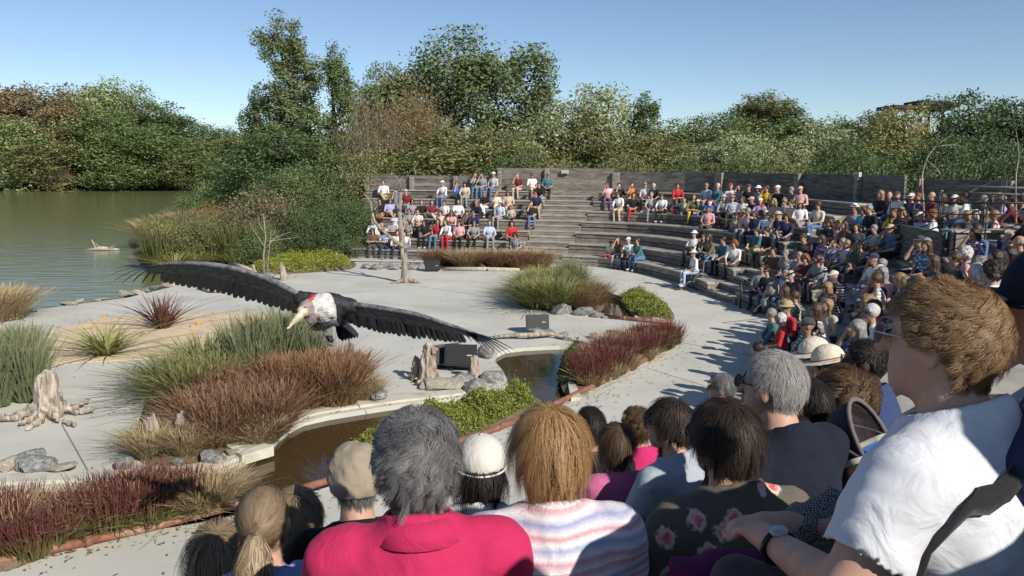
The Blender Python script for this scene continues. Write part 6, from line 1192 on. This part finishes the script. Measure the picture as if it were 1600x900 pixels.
def cloth(name, c, kind=None):
    if name in MC: return MC[name]
    m, n, l, p = _nodes(name); tc = n.new('ShaderNodeTexCoord'); p.inputs['Roughness'].default_value = .85; p.inputs['Specular IOR Level'].default_value = .12; p.inputs['Sheen Weight'].default_value = .03
    def N(t, **k):
        x = n.new('ShaderNodeTex' + t)
        for a, v in k.items(): x.inputs[a].default_value = v
        l.new(tc.outputs['Object'], x.inputs['Vector']); return x
    def ramp(src, st, const=False):
        cr = n.new('ShaderNodeValToRGB'); e = cr.color_ramp.elements
        if const: cr.color_ramp.interpolation = 'CONSTANT'
        while len(e) < len(st): e.new(.5)
        for k, (q, cc) in enumerate(st): e[k].position = q; e[k].color = (*cc, 1)
        l.new(src, cr.inputs[0]); return cr.outputs[0]
    def mix(f, a, b):
        mx = n.new('ShaderNodeMix'); mx.data_type = 'RGBA'; l.new(f, mx.inputs[0])
        for s, v in ((6, a), (7, b)):
            if isinstance(v, tuple): mx.inputs[s].default_value = (*v, 1)
            else: l.new(v, mx.inputs[s])
        return mx.outputs[2]
    nz = N('Noise', Scale=5.0, Detail=4.0)
    if kind == 'stripes':
        sx = n.new('ShaderNodeSeparateXYZ'); l.new(tc.outputs['Object'], sx.inputs[0]); ma = n.new('ShaderNodeMath'); ma.operation = 'MULTIPLY_ADD'; ma.inputs[1].default_value = 6.5
        n2 = N('Noise', Scale=90.0, Detail=3.0); m2 = n.new('ShaderNodeMath'); m2.operation = 'MULTIPLY'; m2.inputs[1].default_value = .07; l.new(n2.outputs[0], m2.inputs[0]); l.new(sx.outputs[2], ma.inputs[0]); l.new(m2.outputs[0], ma.inputs[2])
        fr = n.new('ShaderNodeMath'); fr.operation = 'FRACT'; l.new(ma.outputs[0], fr.inputs[0])
        W_ = (.72, .66, .66); col = ramp(fr.outputs[0], [(0, W_), (.14, (.55, .30, .34)), (.22, W_), (.36, (.33, .38, .52)), (.46, W_), (.55, (.50, .27, .30)), (.62, (.66, .6, .62)), (.74, (.27, .30, .45)), (.84, W_), (.94, (.58, .36, .38))])
    elif kind == 'floral':
        v = N('Voronoi', Scale=9.5); v.inputs['Randomness'].default_value = .9; n2 = N('Noise', Scale=55.0, Detail=2.0); ad = n.new('ShaderNodeMath'); ad.operation = 'MULTIPLY_ADD'; ad.inputs[1].default_value = .38; l.new(n2.outputs[0], ad.inputs[0]); l.new(v.outputs['Distance'], ad.inputs[2])
        fl = ramp(ad.outputs[0], [(0, (.55, .06, .06)), (.30, (.62, .12, .10)), (.44, (.75, .55, .50)), (.52, c), (1, c)]); v2 = N('Voronoi', Scale=27.0); sm = ramp(v2.outputs['Distance'], [(0, (.6, .55, .55)), (.2, (.45, .36, .36)), (.3, c), (1, c)])
        pk = ramp(v.outputs['Color'], [(0, (0, 0, 0)), (.2, (1, 1, 1))], True); msk = ramp(N('Noise', Scale=7.0).outputs[0], [(0, (0, 0, 0)), (.53, (1, 1, 1))], True); col = mix(pk, mix(msk, c, sm), fl)
    elif kind == 'knit':
        ck = N('Checker', Scale=120.0); col = ramp(ck.outputs['Fac'], [(0, (.03, .03, .03)), (1, (.28, .27, .26))])
    else: col = ramp(nz.outputs[0], [(.3, tuple(v * .9 for v in c)), (.7, c)])
    l.new(col, p.inputs['Base Color'])
    b1 = N('Noise', Scale=11.0, Detail=3.0, Distortion=1.2); b2 = N('Noise', Scale=420.0, Detail=2.0); bb = n.new('ShaderNodeBump'); bb.inputs['Strength'].default_value = .55; bb.inputs['Distance'].default_value = .018; l.new(b1.outputs[0], bb.inputs['Height'])
    b3 = n.new('ShaderNodeBump'); b3.inputs['Strength'].default_value = .35; b3.inputs['Distance'].default_value = .0015; l.new(b2.outputs[0], b3.inputs['Height']); l.new(bb.outputs[0], b3.inputs['Normal']); l.new(b3.outputs[0], p.inputs['Normal']); MC[name] = m; return m
def fg(px, py, d, yaw, hyaw, label, shirt, hcol=None, hlen=.12, curl=0., nst=4200, skin=1, g=1.0, el=None, ha=None, sleeve=.55, lean=.06, tilt=0., tank=False, collar=False, glasses=None, cap=None, capcol=None, h=.0085, hs=1.0, low=-.07, spread=1.0, whorl=(0, -.03, .1), trou='charcoal', width=.00065, detail_hand=True, volume=0., pull=False):
    yaw, hyaw = R(yaw), R(hyaw); hc = Vector((0, lean + .05, .715)); pos = at(px, py, d); org = pos - Matrix.Rotation(yaw, 3, 'Z') @ (hc * hs); sh = Vector((0, lean, .50))
    el = el or ((-.27, .08 + lean, .24), (.27, .08 + lean, .24)); ha = ha or ((-.1, .36, .2), (.1, .36, .2))
    f = Field((-.48, -.3, -.46), (.48, .72, .75), h * (1.25 if h < .008 else 2.0))
    f.ell((0, 0, .1), (.18 * g, .15 * g, .12), 2, .04); f.cap((0, 0, .12), (0, lean * .8, .42), .13 * g, .12 * g, 0, .05, (1, 1.3, 1)); f.cap((-.14, lean - .01, .51), (.14, lean - .01, .51), .055, .055, 0, .05)
    f.cap((0, lean - .012, .53), (0, lean + .035, .67), .062 * g, .054, 0, .035)
    # head turned on the neck
    f2 = Field((-.13, -.15, -.16), (.13, .16, .16), h * .95); head_prims(f2, (0, 0, 0), 0, 1, True); f2.cap((0, -.015, -.06), (0, -.03, -.16), .052, .056, 0, .03)
    for s, e, q in ((-1, el[0], ha[0]), (1, el[1], ha[1])):
        f.cap((.185 * s * g, lean - .01, .49), e, .052 * g, .043 * g, 0, .03); f.cap(e, q, .042 * g, .029, 0, .02); t = (Vector(q) - Vector(e)).normalized()
        hand_prims(f, Vector(q), Vector(q) + t * .1, 0, -s, .55)
        kn = (.12 * s, .46, .08); f.cap((.09 * s, .02, .09), kn, .088 * g, .064, 2, .04); f.cap(kn, (.13 * s, .44, -.36), .058, .042, 2, .02); f.cap((.13 * s, .42, -.38), (.14 * s, .57, -.39), .042, .034, 3, .02)
    o = obj('person', f.mesh('body', [SKIN[skin], SKIN[skin], fabric(CN[trou]), SHOE]), None, tuple(org), (0, 0, yaw), (hs,) * 3); tag(o, label, 'person', 'spectators in the front rows')
    hd = obj('head', f2.mesh('head', [SKIN[skin], DARK, SKIN[skin], SKIN[skin], DARK, SKIN[min(3, skin + 1)]]), o, tuple(hc), (tilt, 0, hyaw - yaw))
    # shirt: its own skin over the torso, open at the neck and the sleeve ends
    s_ = Field((-.5, -.32, .0), (.5, .4, .68), h * (1.25 if h < .008 else 1.5))
    s_.cap((0, 0, .08), (0, lean * .8, .40), .162 * g, .146 * g, 0, .05, (1, 1.2, 1)); s_.ell((0, lean * .85, .40), (.19 * g, .128 * g, .16), 0, .05); s_.cap((-.145 * g, lean - .01, .508), (.145 * g, lean - .01, .508), .07, .07, 0, .06); s_.cap((0, lean - .02, .52), (0, lean - .005, .575), .09 * g, .083 * g, 0, .04)
    for s, e in ((-1, el[0]), (1, el[1])):
        if not tank: A = Vector((.185 * s * g, lean - .01, .49)); B_ = A.lerp(Vector(e), sleeve); s_.cap(A, B_, .068 * g, .063 * g, 0, .05)
    s_.noise(.0038, 20, int(px), (1, 1, .5)); s_.noise(.0028, 44, int(px) + 1, (1, .6, .8))
    s_.cut_cap((0, lean + .01, .555 + (.01 if not tank else -.03)), (0, lean + .05, .80), .066 * g if not tank else .085)
    for s, e in ((-1, el[0]), (1, el[1])):
        A = Vector((.185 * s * g, lean - .01, .49)); dv = Vector(e) - A
        if not tank: B_ = A + dv * (sleeve + .06); t = dv.normalized(); s_.cut_cap(B_ + t * .052, B_ + t * .2, .085 * g)
        else: s_.cut_cap(A + Vector((.055 * s, 0, -.04)), A + Vector((.2 * s, 0, -.2)), .06)
    s_.cut_plane((0, lean, .592 + .012 * (g - 1) * 10 * .5), (0, .42, 1)); s_.cut_plane((0, 0, .06), (0, 0, -1)); obj('shirt', s_.mesh('shirt', [shirt]), o)
    if not tank and not collar:
        m = MB(); rr = .074 * g; m.tube([(rr * math.cos(q_), lean + .006 + rr * 1.05 * math.sin(q_), .578 - .022 * math.sin(q_) - .004) for q_ in np.linspace(0, 6.2832, 29)], .0085, 6, False); m.build('neckband', shirt, o, True)
    if collar:
        V = []; F = []; n = 28
        for i in range(n):
            q = 2 * math.pi * i / n + math.pi / 2; op = 1.0 if abs((q - math.pi / 2 + math.pi) % (2 * math.pi) - math.pi) > .35 else .0
            for rr, zz in ((.068, -.006), (.066, .034 * (.3 + .7 * op)), (.071, .035 * (.3 + .7 * op)), (.104, -.016)): V.append((rr * g * 1.05 * math.cos(q), lean + .0 + rr * g * 1.1 * math.sin(q) * 1.0, .562 + zz - .012 * math.sin(q)))
        for i in range(n):
            for k in range(3): F.append((i * 4 + k, ((i + 1) % n) * 4 + k, ((i + 1) % n) * 4 + k + 1, i * 4 + k + 1))
        c_ = obj('collar', mesh_np('collar', V, F), o, mat=shirt); md = c_.modifiers.new('thick', 'SOLIDIFY'); md.thickness = .004
    if hcol:
        R3 = (.083 + volume, .102 + volume, .1 + volume)
        sc_f = Field((-.14, -.16, -.14), (.14, .16, .15), .012); sc_f.ell((0, -.014, .024), (R3[0] * .985, R3[1] * .97, R3[2] * .985), 0, .02); sc_f.cut_plane((0, .06, .02), (0, .9, -.45)); sc_f.cut_plane((0, 0, low + .02), (0, .3, -1))
        hr = obj('hair', sc_f.mesh('scalp', [under(hcol)]), hd); obj('locks', strands(int(nst * (1.5 if curl > .4 else 2.1) * (1 if d < 2.7 else .48)), None, hlen, int(px + py), HS[hcol], R3, width * (.85 if d < 2.7 else 1.8), curl, whorl, .35, low, 4, 0, spread, .012 if cap else 9., pull), hr, (0, -.012, .022))
    if cap:
        c_ = Field((-.15, -.17, -.1), (.15, .26, .2), .007)
        if cap == 'flat': c_.ell((0, -.012, .035), (.094, .112, .098), 0, .02); c_.ell((0, -.03, .0), (.09, .1, .075), 0, .03); c_.noise(.003, 60, 2); c_.cut_plane((0, 0, -.035), (0, -.1, -1)); c_.ell((0, .12, .0), (.08, .08, .012), 0, .01)
        elif cap == 'brim': c_.ell((0, -.01, .05), (.09, .105, .092), 0, .01); c_.cut_plane((0, 0, .03), (0, 0, -1)); c_.ell((0, -.005, .036), (.165, .18, .01), 0, .02)
        else: c_.ell((0, -.01, .04), (.093, .11, .095), 0, .02); c_.cut_plane((0, 0, -.005), (0, .1, -1)); c_.ell((0, .135, .02), (.078, .09, .011), 0, .01)
        cp = obj('cap', c_.mesh('cap', [capcol]), hd); m = MB(); m.tube([(.095 * math.cos(q), -.01 + .112 * math.sin(q), .008 if cap != 'brim' else .052) for q in np.linspace(0, 6.28, 33)], .0045, 5, False); m.build('band', capcol if cap != 'brim' else fabric((.30, .12, .07)), cp, True)
        if cap == 'cap':
            m = MB(); m.tube([(0, -.01, .134), (0, -.01, .140)], .007, 8); m.build('button', capcol, cp, True)
    if glasses is not None:
        gl_ = empty('glasses', (0, .1, .014), 0, hd) if False else None; m = MB()
        for s in (-1, 1):
            m.tube([(s * .034 + .024 * math.cos(q), .104, .012 + .019 * math.sin(q)) for q in np.linspace(0, 6.28, 17)], .0022, 5, False); m.tube([(s * .058, .102, .018), (s * .08, .07, .02), (s * .084, -.005, .016), (s * .082, -.02, -.004)], .0024, 5)
        m.tube([(-.01, .106, .016), (.01, .106, .016)], .002, 5); gf = m.build('glasses', glasses, hd, True)
        for s in (-1, 1): m = MB(); m.tube([(s * .034, .103, .012), (s * .034, .105, .012)], .023, 14); m.build('lens', DARK if glasses is DARK else noise_mat('clear_lens', (.30, .29, .28), scale=3, rough=.05, bump=0, spec=.8), gf)
    return o
BL = noise_mat('black_frame', (.015, .015, .016), scale=5, rough=.3, bump=0)
fg(652, 722, 1.95, 8, 8, 'Grey curly-haired person in a bright pink polo shirt', cloth('pink_polo', (.47, .026, .095)), 'salt', .078, .62, 6000, g=1.12, collar=True, low=-.085, volume=.01, lean=.05)
fg(556, 748, 2.6, 14, 16, 'Person in a tan cloth cap and black top', cloth('black_top', (.014, .014, .016)), 'salt', .05, 0, 900, cap='flat', capcol=cloth('tan_cap', (.30, .25, .185)), low=-.06, skin=0, lean=.12)
pt = fg(412, 815, 2.35, 20, 5, 'Girl with a long ash-blond ponytail in a blue strap top', cloth('blue_top', (.22, .30, .58)), 'ash', .085, 0, 5200, g=.88, hs=.93, tank=True, whorl=(0, -.1, .015), low=-.09, spread=.25, pull=True, skin=0)
hd = [c for c in pt.children if c.name.startswith('head')][0]
rg = np.random.default_rng(5); n = 1500; a = rg.uniform(0, 6.28, n); q = np.sqrt(rg.uniform(0, 1, n)); P = []
for i in range(9):
    u = i / 8; w = .012 + .05 * math.sin(min(1, u * 1.25) * 2.4) ; cx, cy, cz = -.012 * u, -.115 - .05 * math.sin(u * 1.9), .03 - .25 * u
    P.append(np.stack([cx + w * q * np.cos(a) + rg.normal(size=n) * .003 * (1 + 2 * u), cy + w * .8 * q * np.sin(a), cz - .03 * u * rg.uniform(0, 1, n)], 1))
P = np.stack(P, 1); sd = np.stack([-np.sin(a), np.cos(a), np.zeros(n)], 1)[:, None, :] * .0022; V = np.stack([P - sd, P + sd], 2).reshape(-1, 3); b = (np.arange(n) * 18)[:, None] + (np.arange(8) * 2)[None, :]
obj('ponytail', mesh_np('ponytail', V, np.stack([b, b + 1, b + 3, b + 2], -1).reshape(-1, 4), True, {'r': np.repeat(rg.uniform(0, 1, n), 18)}, [HS['ash']]), hd)
m = MB(); m.tube([(.018 * math.cos(q_), -.112 + .006 * math.sin(q_), .028 + .018 * math.sin(q_)) for q_ in np.linspace(0, 6.28, 17)], .006, 6, False); m.build('hair_tie', BL, hd, True)
fg(462, 812, 2.8, 20, 25, 'Short fair-haired person in white beside the ponytail girl', cloth('white_top', (.70, .72, .76)), 'ash', .085, .35, 3600, g=.95, low=-.09)
fg(342, 868, 2.9, 25, 15, 'Person with long ash hair at the edge of the group', cloth('grey_top', (.22, .21, .2)), 'ash', .24, .12, 3600, g=.95, low=-.09, lean=.1)
fg(752, 730, 2.95, 5, 2, 'Person in a white cap with long dark hair', cloth('offwhite_top', (.60, .60, .585)), 'black', .2, .3, 3400, cap='cap', capcol=cloth('white_cap', (.62, .59, .53)), low=-.09, g=1.05)
fg(858, 706, 2.1, 10, 6, 'Strawberry-blond person in a pink and blue striped shirt', cloth('striped_shirt', (.7, .7, .7), 'stripes'), 'straw', .115, .08, 5600, g=1.05, low=-.115, width=.00065, volume=.008, spread=1.2, whorl=(0, .0, .1), skin=0)
fg(922, 668, 4.3, 15, 10, 'Dark-haired person in black behind the striped shirt', cloth('black_top', (.014, .014, .016)), 'black', .05, 0, 1800, lean=.1, h=.011)
fg(962, 695, 3.75, 12, 8, 'Child with a brown bob in a pink vest', cloth('rose_vest', (.50, .13, .26)), 'brown', .15, 0, 3200, g=.82, hs=.9, low=-.08, spread=.7, h=.0095, skin=0)
fg(995, 665, 4.7, 20, 20, 'Curly fair-haired child in a magenta top', cloth('magenta_top', (.50, .03, .14)), 'curlybrown', .07, .7, 2400, g=.85, hs=.92, h=.011)
fg(1045, 663, 3.6, 42, 68, 'Person in grey tee and sunglasses turned towards the stork', cloth('grey_tee', (.36, .40, .45)), 'dkbrown', .11, .08, 3400, glasses=DARK, g=1.05, low=-.09, skin=0, h=.0095)
fg(1130, 688, 2.35, 22, 34, 'Dark-haired person in a taupe floral blouse', cloth('floral_blouse', (.115, .10, .082), 'floral'), 'dkbrown', .10, .05, 5000, g=1.15, low=-.09, volume=.005, sleeve=.7, el=((-.31, .12, .26), (.28, .1, .25)), skin=1, glasses=BL)
fg(1206, 605, 2.55, 30, 48, 'Grey-haired person with glasses in a navy tee', cloth('navy_tee', (.013, .016, .028)), 'grey', .035, 0, 4200, g=1.14, glasses=BL, low=-.055, skin=0, lean=.12, width=.0006)
fg(1127, 606, 6.2, 35, 75, 'Grey-haired person in sunglasses beside the open path', cloth('cream_top', (.55, .5, .42)), 'salt', .07, .15, 1600, glasses=DARK, h=.011)
fg(1262, 632, 2.95, 35, 40, 'Small dark-haired child behind the navy tee', cloth('navy_top', (.03, .04, .09)), 'black', .05, 0, 1600, hs=.85, g=.85, h=.011)
fg(1318, 622, 3.2, 45, 70, 'Curly brown-haired person with glasses in a blue strap top', cloth('royal_top', (.03, .10, .32)), 'curlybrown', .085, .75, 3800, tank=True, glasses=BL, g=1.1, volume=.008, h=.0095)
fg(1348, 566, 4.1, 50, 72, 'Bearded dark-skinned person in a navy vest', cloth('navy_vest', (.04, .06, .14)), 'black', .02, .3, 1800, tank=True, skin=3, glasses=DARK, g=1.1, h=.0105)
fg(1272, 558, 5.3, 45, 70, 'Person in a tilted cream brimmed hat with a brown band', cloth('denim_pattern', (.20, .27, .36)), 'brown', .08, 0, 900, cap='brim', capcol=cloth('cream_hat', (.66, .60, .48)), h=.011, tilt=-.25)
fg(1294, 572, 4.9, 45, 50, 'Person in a wide cream straw hat', cloth('navy_top', (.03, .04, .09)), 'dkbrown', .12, 0, 900, cap='brim', capcol=cloth('straw_hat', (.68, .61, .47)), h=.011, tilt=-.3)
# big fair-haired person in a white tee
wt = fg(1466, 536, 1.55, 36, 46, 'Fair curly-haired person in a white tee with a black shoulder strap', cloth('white_tee', (.64, .65, .68)), 'fair', .042, .6, 6500, g=1.2, el=((-.34, .06, .31), (.3, .12, .22)), ha=((-.21, .31, .27), (-.06, .38, .24)), sleeve=.72, glasses=GREYM, low=-.05, volume=-.002, spread=.6, lean=.05, h=.007, width=.00065, skin=0)
m = MB(); m.tube([(-.223 + .034 * math.cos(q_), .285 - .014 * math.cos(q_), .272 + .036 * math.sin(q_)) for q_ in np.linspace(0, 6.28, 19)], .007, 6, False); ws = m.build('watch_strap', BL, wt, True); m = MB(); m.tube([(-.228, .283, .306), (-.229, .283, .314)], .019, 16); m.build('watch_face', GREYM, ws, True)
V = []; F = []
for i in range(15):
    u = i / 14; q_ = -.15 + u * 3.3; c = lerp_path([(.12, -.06, .62), (0, -.15, .59), (-.1, -.16, .55), (-.18, -.12, .50), (-.25, -.05, .42), (-.29, .05, .31)], u); 
    V += [tuple(c + Vector((.012, -.01, .03))), tuple(c + Vector((-.012, -.01, -.03)))]
F = [(2 * i, 2 * i + 1, 2 * i + 3, 2 * i + 2) for i in range(14)]
st = obj('shoulder_strap', mesh_np('shoulder_strap', V, F), wt, mat=fabric(CN['black'])); sw = st.modifiers.new('wrap', 'SHRINKWRAP'); sw.target = [c for c in wt.children if c.name.startswith('shirt')][0]; sw.offset = .011; md = st.modifiers.new('thick', 'SOLIDIFY'); md.thickness = .006; md.offset = 0
fg(1652, 482, 1.55, 50, 60, 'Person in a dark navy cap raising a hand at the edge', cloth('navy_top', (.03, .04, .09)), 'dkbrown', .05, 0, 800, cap='cap', capcol=cloth('navy_cap', (.016, .02, .035)), el=((-.22, .2, .34), (.28, .1, .24)), ha=((-.12, .26, .58), (.1, .36, .2)), skin=1)
# knitted shawl, purple coat, folding chair back with printed fabric
f = Field((-.3, -.12, -.12), (.3, .12, .14), .01); f.cap((-.2, 0, -.03), (.0, .02, .03), .06, .075, 0, .05); f.cap((0, .02, .03), (.2, 0, .05), .07, .06, 0, .05); f.noise(.008, 40, 3)
p = at(1262, 828, 1.75); tag(obj('knitted_shawl', f.mesh('shawl', [cloth('knit_shawl', (.1, .1, .1), 'knit')]), None, tuple(p), (0, -.3, .5), (.5, .6, .5)), 'Black and white knitted shawl bundled beside the navy tee', 'shawl')
f = Field((-.2, -.15, -.1), (.2, .15, .12), .01); f.ell((0, 0, 0), (.15, .1, .05), 0, .03); f.cap((-.1, 0, .0), (.1, .03, .03), .05, .04, 0, .05); f.noise(.008, 36, 8); p = at(1150, 905, 1.9); tag(obj('purple_coat', f.mesh('coat', [cloth('purple_coat', (.10, .015, .07))]), None, tuple(p)), 'Folded dark purple coat at the foot of the floral blouse', 'coat')
ch = empty('pushchair', tuple(at(1368, 705, 2.65)), .9); tag(ch, 'Pushchair hood in dark striped fabric with a pale frame tube', 'pushchair')
V = []; F = []
for i in range(13):
    for j in range(9):
        a_ = math.pi * i / 12; t_ = R(-35 + 95 * j / 8); V.append((.15 * math.cos(a_), .18 * math.sin(a_) * math.cos(t_),   .17 * math.sin(a_) * math.sin(t_) + .02))
for i in range(12):
    for j in range(8): F.append((i * 9 + j, (i + 1) * 9 + j, (i + 1) * 9 + j + 1, i * 9 + j + 1))
hm = cloth('hood_fabric', (.055, .045, .05)); o = obj('hood', mesh_np('hood', V, F), ch, mat=hm); md = o.modifiers.new('thick', 'SOLIDIFY'); md.thickness = .006
for j, c_ in ((0, KERB), (4, fabric((.12, .10, .10))), (8, fabric((.16, .13, .13)))):
    m = MB(); m.tube([V[i * 9 + j] for i in range(13)], .008 if j else .012, 6); m.build('hood_rib', c_, ch, True)
f = Field((-.22, -.2, -.4), (.22, .2, .1), .014); f.cap((0, .02, -.12), (0, .08, -.32), .11, .12, 0, .06); obj('seat_liner', f.mesh('seat_liner', [fabric((.045, .035, .03), 'floral', (.18, .04, .04))]), ch)
for s in (-1, 1): m = MB(); m.tube([(s * .15, -.03, .02), (s * .17, .05, -.3), (s * .2, .2, -.75)], .014, 8); m.build('frame_tube', KERB, ch, True)

# unseen spectators added beside and behind to shadow the rows in front
for (hx, hy, hz), c_, lab in (((1.44, .80, 4.12), 'grey', 'Unseen person in grey added behind the white tee to cast shadow'), ((1.95, 1.0, 3.98), 'navy', 'Unseen person in navy added beyond the white tee to cast shadow'), ((1.02, .66, 4.0), 'green', 'Unseen person in green added directly behind the white tee to cast shadow'), ((2.6, 1.7, 3.95), 'beige', 'Unseen person in beige added past the navy neighbour to cast shadow')):
    me = body('lap', 1.0, False, False, .022); q_ = Vector(me['hc']); Rz = Matrix.Rotation(.75, 3, 'Z'); o = obj('person', me, None, tuple(Vector((hx, hy, hz)) - Rz @ q_), (0, 0, .75)); dress(o, 1, fabric(CN[c_]), fabric(CN['charcoal']), SHOE); part(o, 'hair', hair('short'), hairmat('brown'), tuple(q_)); tag(o, lab, 'person', 'seated spectators')
